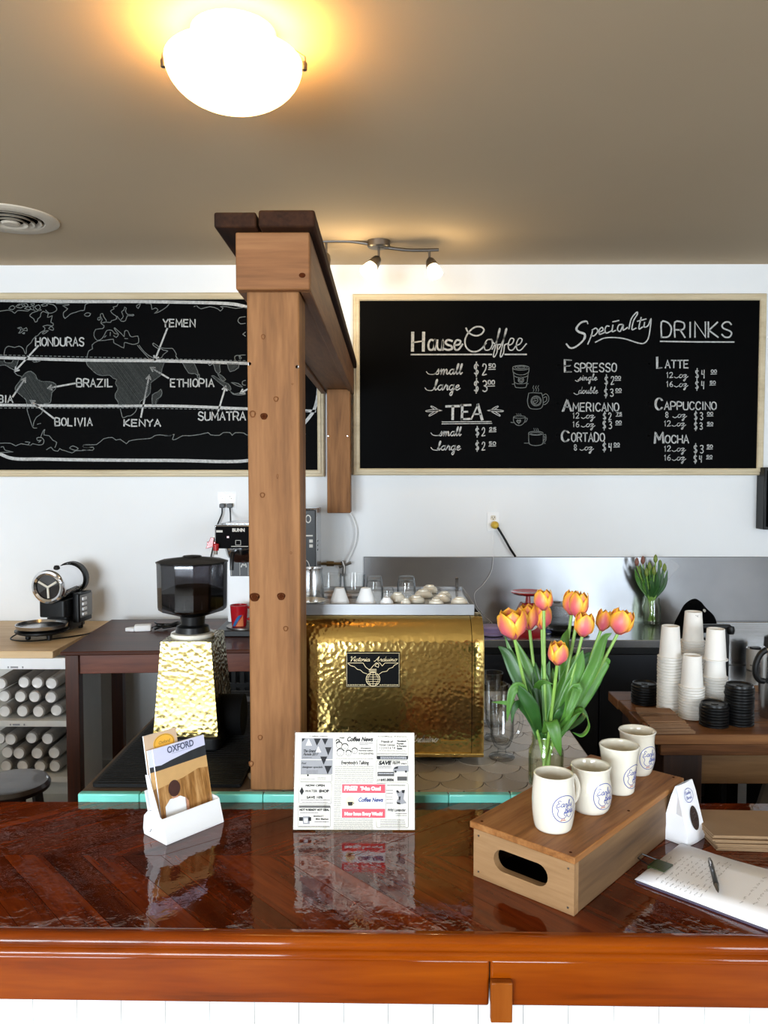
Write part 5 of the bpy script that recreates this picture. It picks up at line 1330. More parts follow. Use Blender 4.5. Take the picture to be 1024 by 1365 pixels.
# dark inner case and sides
full = side + [(MD_, zt1-.01), (MD_, zb)]
case = MB().prism([(p[0]+.004, p[1]) for p in full], -hw+.004, hw-.004, M=Matrix(((0,0,1,0),(1,0,0,0),(0,1,0,0),(0,0,0,1))))
obj('inner_case', case, M_black_matte, esp)
for sx in (-1, 1):
    x = sx*(hw-.0035)
    sd = MB().add([(x, p[0]+.002, p[1]) for p in full], [tuple(range(len(full))) if sx > 0 else tuple(range(len(full)-1,-1,-1))]); obj('side_panel', sd, M_brass_plain, esp, smooth=0)
obj('bottom_rail', MB().box(-hw, hw, -.006, .02, zb-.012, zb), M_brass, esp, bevel=.003)
for x in (-hw+.07, hw-.07):
    for y in (.06, MD_-.06):
        obj('foot', MB().lathe([(.024,.0005),(.028,.008),(.022,zb-.012)], 20, M=T(x,y,0)), M_black, esp)
# badge
bx0 = onY(461, 893, MFY-.004).x - mxc; bx1_ = onY(533.5, 893, MFY-.004).x - mxc
bz0 = onY(497, 916.5, MFY-.004).z - TILE_Z; bz1 = onY(497, 869, MFY-.004).z - TILE_Z
bdg = obj('badge_plate', MB().box(bx0, bx1_, -.006, -.001, bz0, bz1), mat('black_enamel_badge', rgb(4,4,5), .1, rough=.45, spec=.08), esp, bevel=.0015)
gm = MB()
def bf_(px, py):
    p = onY(px, py, MFY-.0068); return (p.x-mxc, -.0068, p.z-TILE_Z)
ZB = lambda pts: [(420+p[0]*180/1024, 850+p[1]*180/1024) for p in pts]
script_text(gm, 'Victoria', 466, 493, 881.5, 3.1, .5, fn=bf_, slant=.35)
script_text(gm, 'Arduino', 499, 529, 881.5, 3.1, .5, fn=bf_, slant=.35)
for l in ([(250,192),(365,192),(385,225),(415,245),(440,215),(465,190),(485,205),(480,225),(455,215),(470,195),(490,190),(510,215),(530,192),(630,192)], [(630,195),(600,210),(590,225),(560,235),(545,255),(510,260),(485,278)], [(250,195),(270,212),(300,220),(320,240),(345,245),(365,265),(395,275)]):
    gm.ribbon(ZB(l), .55, bf_)
for k in range(3): gm.ribbon(ZB([(410,240+9*k),(465,240+9*k)]), .6, bf_)
gm.ribbon(ZB([(440+52*math.cos(a), 315+52*math.sin(a)) for a in [2*PI*i/28 for i in range(29)]]), .7, bf_)
for k in range(-2, 3): gm.ribbon(ZB([(440-48*math.sqrt(max(0,1-(k/3)**2)), 315+k*17),(440+48*math.sqrt(max(0,1-(k/3)**2)), 315+k*17)]), .45, bf_)
for k in (-.5, 0, .5): gm.ribbon(ZB(sm([(440+k*30,266),(440+k*80,315),(440+k*30,364)],6)), .45, bf_)
for q in ([(462,870.6),(532.5,870.6)],[(462,915),(532.5,915)],[(462.3,870.6),(462.3,915)],[(532.2,870.6),(532.2,915)]): gm.ribbon(q, .4, bf_)
zl = onY(480, 911.3, MFY).z - TILE_Z
for tx, xa, xb in (('casorate', 463.5, 487.5), ('sempione', 506, 531)):
    pa = onY(xa, 911, MFY-.0068).x - mxc; pb = onY(xb, 911, MFY-.0068).x - mxc
    gm.text(tx, .011, lambda u, v: ((pa+pb)/2+u, -.0068, zl-.003+v*.55), width=pb-pa)
obj('badge_emblem', gm, M_gold_ink, bdg, smooth=0)
sg = MB(); script_text(sg, 'Arduino', 546, 583, 989, 4.4, 1.4, fn=lambda u, v: (lambda p: (p.x-mxc, -.0012, p.z-TILE_Z))(onY(u, v, MFY-.0012)), slant=.35)
obj('front_signature', sg, mat('white_lettering', rgb(230,226,214), .02, rough=.4), esp, smooth=0)
obj('trim_bar', MB().box(onY(588,988,MFY).x-mxc, onY(622,988,MFY).x-mxc, -.0035, -.0003, onY(600,989.5,MFY).z-TILE_Z, onY(600,987,MFY).z-TILE_Z), M_brass_plain, esp)
# cup tray on top
TRZ = onY(560, 806.5, MFY+.075).z
ty0, ty1 = .072, MD_-.01
trx = onY(632.5, 812, MFY+.072).x - mxc
M_tray = mat('grey_tray_metal', (.34,.35,.37,1), .05, metal=.9, rough=.4)
rz0 = onY(560, 820, MFY+.072).z - TILE_Z
tz_ = TRZ - TILE_Z
obj('cup_tray_rail', MB().box(-trx, trx, ty0-.004, ty0, rz0, tz_+.004).box(-trx, -trx+.004, ty0, ty1, rz0+.002, tz_+.004).box(trx-.004, trx, ty0, ty1, rz0+.002, tz_+.004).box(-trx, trx, ty1, ty1+.004, rz0+.002, tz_+.004), M_tray, esp, bevel=.0015)
obj('cup_tray', MB().box(-trx+.004, trx-.004, ty0, ty1, tz_-.008, tz_-.004), M_steel_h, esp)
obj('tray_post', MB().lathe([(.004,0),(.004,.03),(.006,.034),(0,.036)], 10, M=T(trx-.02, ty1-.01, tz_-.002)), M_nickel, esp)
TOPZ = TILE_Z + tz_ - .0035

# ---- cups and glasses on the tray
def lathe_item(name, label, cat, prof, m, loc, n=28, group=None, extra=None):
    t = tag(obj(name, MB().lathe(prof, n), m, None, loc), label, cat, group)
    return t
def at_tray(px, d): # pixel column at depth offset d from the front of the machine
    y = MFY + d; return onY(px, 800, y).x, y
def pxh(n_px, y): return n_px*y/FOC
def cone_cup(px0, px1, pyt, d, label):
    x, y = at_tray((px0+px1)/2, d); r_ = pxh((px1-px0)/2, y); h = onY(500, pyt, y).z - TOPZ
    pr = [(r_*.86,.012),(r_*.97,0),(r_,.001),(r_*.98,.006),(r_*.52,h*.9),(r_*.5,h*.985),(r_*.44,h),(r_*.40,h*.99),(r_*.38,h*.97),(0,h*.97)]
    return lathe_item('espresso_cup', label, 'cup', pr, M_white_cer, (x, y, TOPZ), group='white tapered cups on the machine')
cone_cup(439.5, 466, 783.5, .12, 'white tapered cup upside down on the machine tray, nearest the post')
cone_cup(474, 501.5, 783.5, .12, 'white tapered cup upside down on the machine tray, second from the post')
cone_cup(506, 525, 796, .105, 'small low white cup upside down on the machine, right of the tapered cups')
def bowl_cup(px0, px1, pyt, d, label):
    x, y = at_tray((px0+px1)/2, d); r_ = pxh((px1-px0)/2, y); h = max(.018, onY(500, pyt, y).z - TOPZ)
    pr = [(r_*.9,.01),(r_*.97,0),(r_,.002),(r_*.98,h*.3),(r_*.86,h*.62),(r_*.62,h*.84),(r_*.55,h*.86),(r_*.54,h*.98),(r_*.48,h),(r_*.45,h*.92),(0,h*.9)]
    return lathe_item('cappuccino_cup', label, 'cup', pr, M_cream_cer, (x, y, TOPZ), group='cream cups upside down on the machine')
for a in ((519,541,790,.16,'cream cup upside down behind the small low white cup on the machine'),
          (542,567,794,.15,'cream cup upside down in the middle of the brass machine tray, front row'),
          (552,577,786,.245,'cream cup upside down in the middle of the tray, directly behind the front row'),
          (562,584,780,.335,'cream cup upside down at the back of the tray beside the squat tumbler'),
          (577,601,792.5,.16,'larger cream cup upside down on the tray, second from its right end'),
          (583,602,789,.235,'cream cup upside down mostly hidden behind the larger right cup on the tray'),
          (601,624,799.5,.12,'low cream cup upside down at the right end of the machine tray'),
          (534,548,798.5,.10,'low cream cup at the tray front, just right of the small white cup'),
          (571,592,801.5,.095,'very low cream cup at the tray front beside the right-hand cups')):
    bowl_cup(*a)
def tumbler(px0, px1, pyt, d, label, up=True):
    x, y = at_tray((px0+px1)/2, d); r_ = pxh((px1-px0)/2, y); h = onY(500, pyt, y).z - TOPZ
    pr = [(0,.0),(r_*.78,.0),(r_*.82,.004),(r_*.97,h*.55),(r_,h),(r_*.94,h),(r_*.91,h*.55),(r_*.76,.014),(0,.012)]
    o = lathe_item('glass_tumbler', label, 'glass', pr, M_clear, (x, y, TOPZ), n=12, group='clear glasses on the machine')
    if not up:
        o.data.transform(Matrix.Scale(-1,4,(0,0,1)) @ Matrix.Identity(4)); o.data.transform(T(0,0,h)); o.data.flip_normals()
    return o
tumbler(426, 456, 765, .24, 'clear glass tumbler standing upright on the machine nearest the post')
tumbler(457.5, 487, 765, .24, 'clear glass tumbler standing upright, second from the post')
tumbler(487.5, 511, 768, .30, 'clear tumbler upside down between the upright glasses and the cream cups', False)
tumbler(508.5, 526, 783, .20, 'small clear shot glass behind the small low white cup', False)
tumbler(529, 554.5, 768, .31, 'clear squat tumbler upside down at the back of the tray above the cream cups', False)
x, y = at_tray(416, .20); hh = onY(500, 757, y).z - TOPZ
pt = thing('milk_pitcher', 'stainless milk pitcher on the machine tray against the post', 'pitcher', (x, y, TOPZ))
obj('pitcher_body', MB().lathe([(0,.004),(.034,.0),(.036,.006),(.034,hh*.6),(.030,hh*.9),(.032,hh),(.029,hh),(.027,hh*.9),(.031,hh*.5),(.0,.008)], 28), M_steel, pt)
obj('pitcher_handle', MB().tube(smooth_pts([(-.031,0,hh*.9),(-.06,0,hh*.85),(-.062,0,hh*.4),(-.034,0,hh*.3)],4), .005, 8), M_steel, pt)
x, y = at_tray(411, .11)
lathe_item('saucer', 'cream saucers stacked on the machine tray beside the post', 'saucer', [(0,.004),(.02,0),(.025,.003),(.05,.011),(.05,.013),(.024,.006),(0,.006)], M_cream_cer, (x, y, TOPZ+.0005), 32)

# ================================================================== brass coffee grinder with hopper
# black mat below it
mx = [onZ(121, 1052, TILE_Z+.008), onZ(210, 935, TILE_Z+.008)]
mat_x0 = TX0 + .018; mat_x1 = px0 + .10
mt = thing('rubber_mat', 'ribbed black rubber mat on the tiled counter left of the machine', 'mat', ((mat_x0-.37)/2, 2.4, TILE_Z+.0005))
my0, my1 = TY0 + .045, 2.83
mm = MB().rbox(mat_x0-mt.location.x, -.37-mt.location.x, my0-2.4, my1-2.4, 0, .008, .01)
for k in range(60):
    yy = my0 + .012 + (my1-my0-.02)*k/60 - 2.4
    mm.box(mat_x0+.01-mt.location.x, -.375-mt.location.x, yy, yy+.006, .0075, .0095)
obj('ribbed_sheet', mm, M_rubber, mt)
MZ = TILE_Z + .0102
gy = 2.20
gx = onY(247, 930, gy).x
grd = thing('coffee_grinder', 'tapered pale brass coffee grinder with a smoked bean hopper', 'coffee grinder', (gx, gy, MZ))
gzt = onY(250, 857, gy).z - MZ
wt_ = pxh(34, gy); wb_ = pxh(43.5, gy); gd = .19
zb0 = .052
def ring_(w, y0_, y1_, z): return [(-w,y0_,z),(w,y0_,z),(w,y1_,z),(-w,y1_,z)]
bot_ = ring_(wb_, 0, gd+.03, zb0); top_ = ring_(wt_, .012, gd, gzt)
fr_m = MB()
fr_m.grid([[tuple(Vector(bot_[0]).lerp(Vector(bot_[1]), i/12).lerp(Vector(top_[0]).lerp(Vector(top_[1]), i/12), j/24)) for i in range(13)] for j in range(25)], uv=False)
fr_m.box(-wb_, wb_, -.004, .0, zb0-.012, zb0)
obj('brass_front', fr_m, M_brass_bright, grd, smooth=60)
sm_ = MB()
for a, b_ in ((1,2),(2,3),(3,0)):
    sm_.grid([[tuple(Vector(bot_[a]).lerp(Vector(bot_[b_]), i/8).lerp(Vector(top_[a]).lerp(Vector(top_[b_]), i/8), j/16)) for i in range(9)] for j in range(17)], uv=False)
sm_.add(top_, [(0,1,2,3)])
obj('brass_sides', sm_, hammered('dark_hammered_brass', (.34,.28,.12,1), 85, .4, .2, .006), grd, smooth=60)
obj('grinder_base', MB().rbox(-wb_-.006, wb_+.006, -.012, gd+.05, 0, zb0-.0125, .02), M_black, grd, bevel=.006)
obj('doser', MB().lathe([(0,-.03),(.055,-.03),(.06,-.02),(.06,.04),(0,.04)], 28, M=T(wb_+.012, .12, .066) @ Matrix.Rotation(R(90),4,'Y')), M_black_matte, grd)
obj('collar', MB().lathe([(.062,gzt),(.064,gzt+.004),(.062,gzt+.012),(.052,gzt+.014)], 36, M=T(0,.095,0)), M_cream_cer, grd)
obj('neck', MB().lathe([(.05,gzt+.013),(.046,gzt+.03),(.034,gzt+.036),(.036,gzt+.06),(.05,gzt+.066)], 32, M=T(0,.095,0)), M_black, grd)
hz0_ = gzt + .062; hzs = onY(250, 812, gy+.09).z - MZ; hzt = onY(250, 750, gy+.09).z - MZ
rh = pxh(43, gy+.09)
def oct_(r_, z, n=8): return [(r_*math.cos(PI/8+2*PI*i/n), r_*math.sin(PI/8+2*PI*i/n), z) for i in range(n)]
hop = MB().lathe([(.042,hz0_),(rh*1.04,hzs),(rh*1.06,hzs+.008),(rh*1.08,hzt),(rh*1.03,hzt),(rh*1.01,hzs+.01),(.038,hz0_+.002)], 12, M=T(0,.095,0), cap0=False, cap1=False, a0=R(15))
obj('hopper', hop, M_smoke, grd, smooth=25)
zbn = onY(250, 783, gy+.09).z - MZ
bn = MB(); rr = rh*.98
bn.lathe([(.036,hz0_+.004),(rr,hzs+.011),(rr*1.0,zbn-.012),(rr*.6,zbn+.004),(0,zbn-.002)], 24, M=T(0,.095,0))
obj('coffee_beans', bn, M_beans, grd)['kind'] = 'stuff'
obj('hopper_lid', MB().lathe([(rh*1.10,hzt-.001),(rh*1.11,hzt+.004),(rh*.98,hzt+.008),(rh*.3,hzt+.016),(rh*.28,hzt+.02),(0,hzt+.022)], 12, M=T(0,.095,0), a0=R(15)), M_black, grd, smooth=25)

# portafilter handle / chrome bracket near the post
hb_ = onY(322, 936, 2.7)
tm = thing('chrome_bracket', 'short chrome bracket on a black block lying on the mat beside the post', 'tool', (hb_.x, 2.7, MZ))
hz_ = hb_.z - MZ
obj('black_block', MB().rbox(-.01, .07, -.02, .05, 0, hz_-.008, .01), M_black, tm, bevel=.003)
obj('chrome_plate', MB().prism([(-.045,-.03),(.0,-.03),(.07,.03),(-.005,.04)], hz_-.0075, hz_+.002), M_chrome, tm, bevel=.002)

# ================================================================== handled glass mugs beside the machine
def glass_mug():
    t = thing('glass_mug', 'x', 'glass mug')
    pr = [(0,.003),(.034,0),(.036,.003),(.034,.006),(.012,.012),(.011,.026),(.022,.034),(.032,.06),(.034,.15),(.0345,.166),(.0325,.166),(.032,.15),(.0295,.062),(.018,.04),(0,.036)]
    obj('bowl', MB().lathe(pr, 32), M_clear, t)
    obj('handle', MB().tube(smooth_pts([(.031,0,.12),(.05,0,.125),(.064,0,.105),(.06,0,.075),(.045,0,.055),(.029,0,.052)],5), .0055, 8), M_clear, t)
    return t
spots = [(669,1010,'tall handled glass mug in front, on the tiles right of the brass machine', R(25)),
         (661,985,'tall handled glass mug in the middle of the row beside the brass machine', R(10)),
         (656,966,'tall handled glass mug at the back of the row beside the brass machine', R(0))]
g0 = None
for px, py, lb_, rz in spots:
    p = onZ(px, py, TILE_Z)
    if g0 is None: g0 = glass_mug(); g0.location = (p.x, p.y, TILE_Z+.0005); g0.rotation_euler.z = rz; g0['label'] = lb_; g0['group'] = 'handled glass mugs by the machine'
    else: dup(g0, (p.x, p.y, TILE_Z+.0005), rz, lb_, 'handled glass mugs by the machine')
# ================================================================== rustic table with paper cups, right
RT_Z = .90
q0 = onZ(812, 921, RT_Z); q1 = onZ(868, 979, RT_Z)
rfy = q1.y + .0; rby = q0.y; rx0 = (q0.x + q1.x)/2; rx1 = 2.35
rt = thing('rustic_table', 'rustic brown plank table on the right holding the paper cups', 'table', ((rx0+rx1)/2, (rfy+rby)/2, 0))
rX, rY = rt.location.x, rt.location.y
def rb(mb, x0,x1,y0,y1,z0,z1): return mb.box(x0-rX,x1-rX,y0-rY,y1-rY,z0,z1)
npl = 4; pw = (rby-rfy)/npl
tp = MB()
for k in range(npl): rb(tp, rx0 + (.0 if k % 2 else .006), rx1, rfy+pw*k+.002, rfy+pw*(k+1)-.002, RT_Z-.034, RT_Z - (.0005 if k % 2 else 0))
rb(tp, rx0+.01, rx1-.01, rfy+.01, rby-.01, RT_Z-.034, RT_Z-.012)
obj('plank_top', tp, M_rustic, rt, bevel=.003)
za = onY(950, 997.5, rfy).z; zb2 = onY(950, 1009, rfy).z
obj('front_rail', rb(MB(), onY(882,1003,rfy).x, rx1-.02, rfy+.012, rfy+.035, zb2, RT_Z-.0345), M_rustic, rt, bevel=.003)
lx0 = onY(884,1030,rfy+.03).x; lx1 = onY(936,1030,rfy+.03).x
obj('leg', rb(MB(), lx0, lx1, rfy+.03, rfy+.12, 0, zb2-.0005), M_rustic_z, rt, bevel=.003)
obj('leg', rb(MB(), rx1-.14, rx1-.04, rfy+.03, rfy+.12, 0, zb2-.0005), M_rustic_z, rt, bevel=.003)
obj('leg', rb(MB(), lx0, lx1, rby-.12, rby-.03, 0, RT_Z-.035), M_rustic_z, rt, bevel=.003)
obj('leg', rb(MB(), rx1-.14, rx1-.04, rby-.12, rby-.03, 0, RT_Z-.035), M_rustic_z, rt, bevel=.003)
obj('lower_rail', rb(MB(), lx1+.001, rx1-.145, rfy+.05, rfy+.075, onY(960,1045,rfy+.05).z, zb2-.012), wood('weathered_rail_board', rgb(88,60,34), rgb(124,90,54), rgb(150,114,74), 'x', .6, fine=.7, knots=.7, bump=.15), rt, bevel=.003)
# grey plank leaning in the dark below the table
lk = onZ(965, 1075, .5)
gp0 = thing('leaning_board', 'grey board leaning in the dark below the rustic table', 'board', (onY(985, 1060, rfy+.30).x, rfy+.30, 0))
obj('board', MB().box(-.09,.09,-.01,.01,0,.86,M=Matrix.Rotation(R(16),4,'Y')), mat('grey_board', rgb(122,112,100), .1, rough=.7), gp0, bevel=.002)

# ---- paper cups in four upside-down stacks
CH, CR0, CR1 = .107, .0285, .0405     # height, base radius (up), rim radius
def cup_mesh():
    return MB().lathe([(CR1-.006,.003),(CR1-.001,.0),(CR1+.0012,.001),(CR1+.0012,.0042),(CR1-.0045,.0052),(CR0+.0006,CH-.001),(CR0,CH),(CR0-.0022,CH),(CR0-.0022,CH-.006),(0,CH-.006)], 28)
CUP_MESH = None
def cup_stack(px, pyb, d_override, tops, which):
    """tops: heights of each cup's rim above the table, lowest first"""
    global CUP_MESH
    y = d_override; x = onY(px, 900, y).x
    for i, z in enumerate(tops):
        if i == len(tops)-1: lab = 'topmost paper cup of the %s' % which
        elif i == 0: lab = 'lowest paper cup of the %s, rim on the table' % which
        else: lab = 'white paper cup nested inside the %s' % which
        if CUP_MESH is None:
            o = obj('paper_cup', cup_mesh(), M_cup_paper); CUP_MESH = o.data
        else:
            o = bpy.data.objects.new('paper_cup', CUP_MESH); COL.objects.link(o)
        o.location = (x+random.uniform(-.0006,.0006), y, RT_Z+.0005+z); o.rotation_euler.z = random.uniform(0, 6)
        tag(o, lab, 'paper cup', 'paper cups in the %s' % which)
    return x, y
def rims(top_z, n): # n cups ending with its rim at top_z
    return [top_z*i/(n-1) for i in range(n)]
yA = onZ(893, 948, RT_Z).y
hA = onY(893, 876, yA).z - RT_Z
xA, yA = cup_stack(893, 948, yA, rims(hA, 20), 'tall left cup stack')
yC = onZ(923, 956, RT_Z).y + .0
hC = onY(923, 916, yC).z - RT_Z
cup_stack(922.5, 956, yC, rims(hC, 12), 'short front cup stack')
yB = yA + .14
hB = onY(922, 855, yB).z - RT_Z
xB, yB = cup_stack(923, 0, yB, rims(hB, 22), 'back centre cup stack')
lt2 = MB(); block_text(lt2, 'THE', -.42, -.1, .0, .006, .0016, fn=lambda a, z: ((CR0+.0018)*math.sin(a+.3)+.0, -(CR0+.0018)*math.cos(a+.3), CH-.009-z), wob=.02)
yD = onZ(954, 946, RT_Z).y
hD = onY(954, 903, yD).z - RT_Z
tD = rims(hD, 13); hD2 = onY(954, 838, yD).z - RT_Z - CH
xD, yD = cup_stack(953.5, 0, yD, tD + [hD2], 'right cup stack beside the lids')
lidmark = obj('cup_print', lt2, M_ink, None, smooth=0)
tops_ = [o for o in COL.objects if o.get('label') == 'topmost paper cup of the back centre cup stack'][0]
lidmark.parent = tops_; lidmark.rotation_euler.z = -tops_.rotation_euler.z

# ---- black lids
def lid_mesh():
    return MB().lathe([(.043,0),(.0455,.001),(.0455,.006),(.042,.009),(.041,.016),(.039,.0165),(.036,.012),(.012,.0115),(.010,.0135),(.006,.0135),(0,.012)], 28)
LID = None
def lid_stack(px, pyb, n, pitch, which):
    global LID
    c = onZ(px, pyb, RT_Z); y = c.y + .035; x = onY(px, 940, y).x
    for i in range(n):
        lab = ('topmost black cup lid of the %s' if i == n-1 else 'black cup lid stacked in the %s') % which
        if LID is None: o = obj('drink_cover', lid_mesh(), M_black); LID = o.data
        else: o = bpy.data.objects.new('drink_cover', LID); COL.objects.link(o)
        o.location = (x+random.uniform(-.001,.001), y+random.uniform(-.001,.001), RT_Z+.0005+pitch*i); o.rotation_euler.z = random.uniform(0,6)
        tag(o, lab, 'cup lid', 'black lids in the %s' % which)
lid_stack(985.5, 969, 13, .0094, 'tall lid stack on the right')
lid_stack(952.5, 971, 7, .0094, 'short lid stack in front of the cups')
lid_stack(859, 941, 7, .0094, 'lid stack behind on the left of the cups')

# ---- kraft cup sleeves, two piles of flat folded ones
def ksleeve():
    t = MB().prism([(-.062,-.024),(.062,-.024),(.056,.026),(-.056,.026)], 0, .0042)
    return t
KS = None
for pile, (px, py, n, rz, w) in {'back pile of kraft sleeves':(884,961,6,-.12,1.0), 'front pile of kraft sleeves':(902,980,9,.06,1.0)}.items():
    c = onZ(px, py, RT_Z)
    for i in range(n):
        lab = ('top brown cup sleeve of the %s' if i == n-1 else 'flat brown cup sleeve within the %s') % pile
        if KS is None: o = obj('cup_sleeve_band', ksleeve(), M_kraft, bevel=.001); KS = o
        else: o = KS.copy(); COL.objects.link(o)
        o.location = (c.x+random.uniform(-.004,.004)-.004*i, c.y+.03+random.uniform(-.003,.003), RT_Z+.0005+.0046*i); o.rotation_euler.z = rz+random.uniform(-.03,.03)
        tag(o, lab, 'cup sleeve', pile)

# flat kraft sheet near the back of the table
fs_ = onZ(987, 917, RT_Z)
fsb = tag(obj('kraft_sheet', MB().prism([(-.10,-.04),(.07,-.055),(.10,.02),(-.07,.03)], 0, .004), M_kraft, None, (fs_.x, fs_.y, RT_Z+.0005)), 'flat brown card sheet lying behind the tall lid stack', 'card')

# ================================================================== things on the bar
# ---- wooden crate
cB = onZ(765, 1222, BAR_Z); crot = R(48.5)
CW, CL = .222, .50; CHT = .098; LT = .014
crate = thing('wooden_crate', 'upturned wooden crate with an oval hand hole carrying the mugs and tulips', 'crate', (cB.x, cB.y, BAR_Z+.0006), crot)
# local: +x along the long side, +y along the short side (to the left)
def stadium(cy, cz, ry, rz, n=10):
    pts = []
    for i in range(n+1): a = R(-90 + 180*i/n); pts.append((cy + ry - rz + rz*math.cos(a), cz + rz*math.sin(a)))
    for i in range(n+1): a = R(90 + 180*i/n); pts.append((cy - ry + rz + rz*math.cos(a), cz + rz*math.sin(a)))
    return pts
hole = stadium(CW/2+.003, .052, .060, .0215)
def holed_panel(W_, H_, hole, t):
    """board in the y-z plane with a hole, thickness along +x"""
    bm = bmesh.new()
    outer = [(0,0),(W_,0),(W_,H_),(0,H_)]
    vo = [bm.verts.new((0,p[0],p[1])) for p in outer]; vh = [bm.verts.new((0,p[0],p[1])) for p in hole]
    ed = [bm.edges.new((vo[i], vo[(i+1)%4])) for i in range(4)] + [bm.edges.new((vh[i], vh[(i+1)%len(vh)])) for i in range(len(vh))]
    bmesh.ops.triangle_fill(bm, use_beauty=True, use_dissolve=False, edges=ed)
    g = bmesh.ops.extrude_face_region(bm, geom=bm.faces[:])
    bmesh.ops.translate(bm, verts=[v for v in g['geom'] if isinstance(v, bmesh.types.BMVert)], vec=(t,0,0))
    bmesh.ops.recalc_face_normals(bm, faces=bm.faces[:])
    bm.verts.ensure_lookup_table(); bm.verts.index_update()
    mb = MB(); mb.add([v.co[:] for v in bm.verts], [tuple(v.index for v in f.verts) for f in bm.faces]); bm.free()
    return mb
M_crate_y = wood('pine_end_board', rgb(112,80,50), rgb(146,110,72), rgb(172,136,96), 'y', .6, fine=.9, knots=.55, bump=.1)
fpnl = obj('end_board', holed_panel(CW, CHT, hole, .016), M_crate_y, crate, smooth=30)
bpnl = obj('end_board', holed_panel(CW, CHT, hole, .016), M_crate_y, crate, (CL-.016,0,0), smooth=30)
M_crate_side = wood('worn_side_board', rgb(66,46,28), rgb(100,73,46), rgb(126,96,64), 'x', .65, fine=.8, knots=.4, bump=.15, seed=2.2)
obj('side_board', MB().box(.0165, CL-.0165, 0, .012, 0, CHT), M_crate_side, crate, bevel=.0015)
obj('side_board', MB().box(.0165, CL-.0165, CW-.012, CW, 0, CHT), M_crate_side, crate, bevel=.0015)
obj('black_inner_sheets', MB().box(.0165, CL-.0165, .0125, CW-.0125, CHT-.004, CHT-.001).box(.05, CL-.05, .02, CW-.02, .001, .003), M_black_matte, crate)  # black sheets inside the crate, below the lid and at the bottom
obj('lid_board', MB().box(-.006, CL+.004, -.004, CW+.006, CHT+.0005, CHT+LT), M_crate_lid, crate, bevel=.002)
for (yy, zz_) in ((.012,.085),(.012,.012),(CW-.012,.085),(CW-.012,.012)):
    obj('nail', MB().lathe([(.0021,0),(.002,.0008),(0,.001)], 10, M=T(0,yy,zz_) @ Matrix.Rotation(R(-90),4,'Y')), M_nickel, crate)
for (xx, yy) in ((.008,.012),(.008,CW-.014),(CL-.01,.015),(CL*.5,.012)):
    obj('screw', MB().lathe([(.003,0),(.0025,.0006),(0,.0007)], 10, M=T(xx,yy,CHT+LT)), M_knot, crate)
LID_Z = BAR_Z + .0006 + CHT + LT + .0004

# ---- stoneware mugs with a blue roundel
def radius_at(prof, z):
    for (r0, z0_), (r1, z1_) in zip(prof[:-1], prof[1:]):
        if z0_ <= z <= z1_ and z1_ > z0_: return r0 + (r1-r0)*(z-z0_)/(z1_-z0_)
    return prof[-1][0]
def mug(px, py, outer, label, logo_az, handle_az, hz, logo_z, logo_r):
    """outer: smooth list of (radius, z) from foot to lip"""
    c = onZ(px, py, LID_Z)
    ctr = Vector((c.x, c.y + outer[0][0]*.55, LID_Z))
    t = thing('stoneware_mug', label, 'mug', ctr, 0, None)
    prof = [(p.x, p.y) for p in smooth_pts(outer, 5)]
    H_ = prof[-1][1]
    inner = [(max(.004, r_-.0042), z) for r_, z in prof if z > .008][::-1]
    full = [(0,.001),(prof[0][0]-.003,.0)] + prof + [(prof[-1][0]-.001,H_+.0012),(prof[-1][0]-.0035,H_+.0006)] + inner + [(0,.008)]
    obj('mug_body', MB().lathe(full, 48), M_cream_cer, t, smooth=60)
    ca, sa = math.cos(R(handle_az)), math.sin(R(handle_az))
    r1 = radius_at(prof, hz[0])-.002; r2 = radius_at(prof, hz[1])-.002; ro_ = max(r1, r2)
    hp = [(r1, hz[0]), (ro_+.018, hz[0]+.004), (ro_+.030, hz[0]*.62+hz[1]*.38), (ro_+.024, hz[0]*.25+hz[1]*.75), (r2, hz[1])]
    obj('handle', MB().tube(smooth_pts([(p[0]*ca, p[0]*sa, p[1]) for p in hp], 6), .0062, 10), M_cream_cer, t)
    lg = MB(); rd = MB()
    def on_mug(u, v):
        z = logo_z + v; r_ = radius_at(prof, min(H_, max(0, z))) + .0006
        a = R(logo_az) + u/max(.02, r_); return (r_*math.cos(a), r_*math.sin(a), z)
    k = logo_r
    C_ = lambda pts: [(p[0]*k, p[1]*k) for p in pts]
    ring = [(math.cos(2*PI*i/36), math.sin(2*PI*i/36)) for i in range(37)]
    lg.ribbon(C_(ring), .0013, on_mug)
    # lettering: Early over Bird, with the plump bird outline below
    def scr(word, x0, x1, yb, xh):
        tot = sum(SCR[c_][0] for c_ in word); kk = (x1-x0)/tot; x = x0
        for c_ in word:
            for s_ in SCR[c_][1]:
                pts = smooth_pts([(x+p[0]*kk+.2*p[1]*xh, yb+p[1]*xh) for p in s_], 3)
                lg.ribbon(C_([(p.x, p.y) for p in pts]), .0011, on_mug)
            x += SCR[c_][0]*kk
    scr('Early', -.72, .66, .18, .24)
    scr('Bird', -.12, .72, -.30, .22)
    lg.ribbon(C_(sm([(-.75,.2),(-.55,-.05),(-.62,-.35),(-.4,-.62),(-.1,-.66),(.1,-.5),(.12,-.28),(-.05,-.2),(-.12,-.35),(.0,-.5)], 5)), .0011, on_mug)
    lg.ribbon(C_(sm([(.15,-.45),(.3,-.62),(.5,-.5),(.55,-.3)], 5)), .001, on_mug)
    for x in (-.25,-.08): rd.ribbon(C_([(x,-.66),(x-.04,-.82)]), .0010, on_mug)
    rd.ribbon(C_([(-.36,-.84),(.05,-.82)]), .0010, on_mug)
    lo = obj('blue_roundel', lg, M_blue_ink, t, smooth=0)
    obj('red_feet', rd, M_red, lo, smooth=0)
    return t
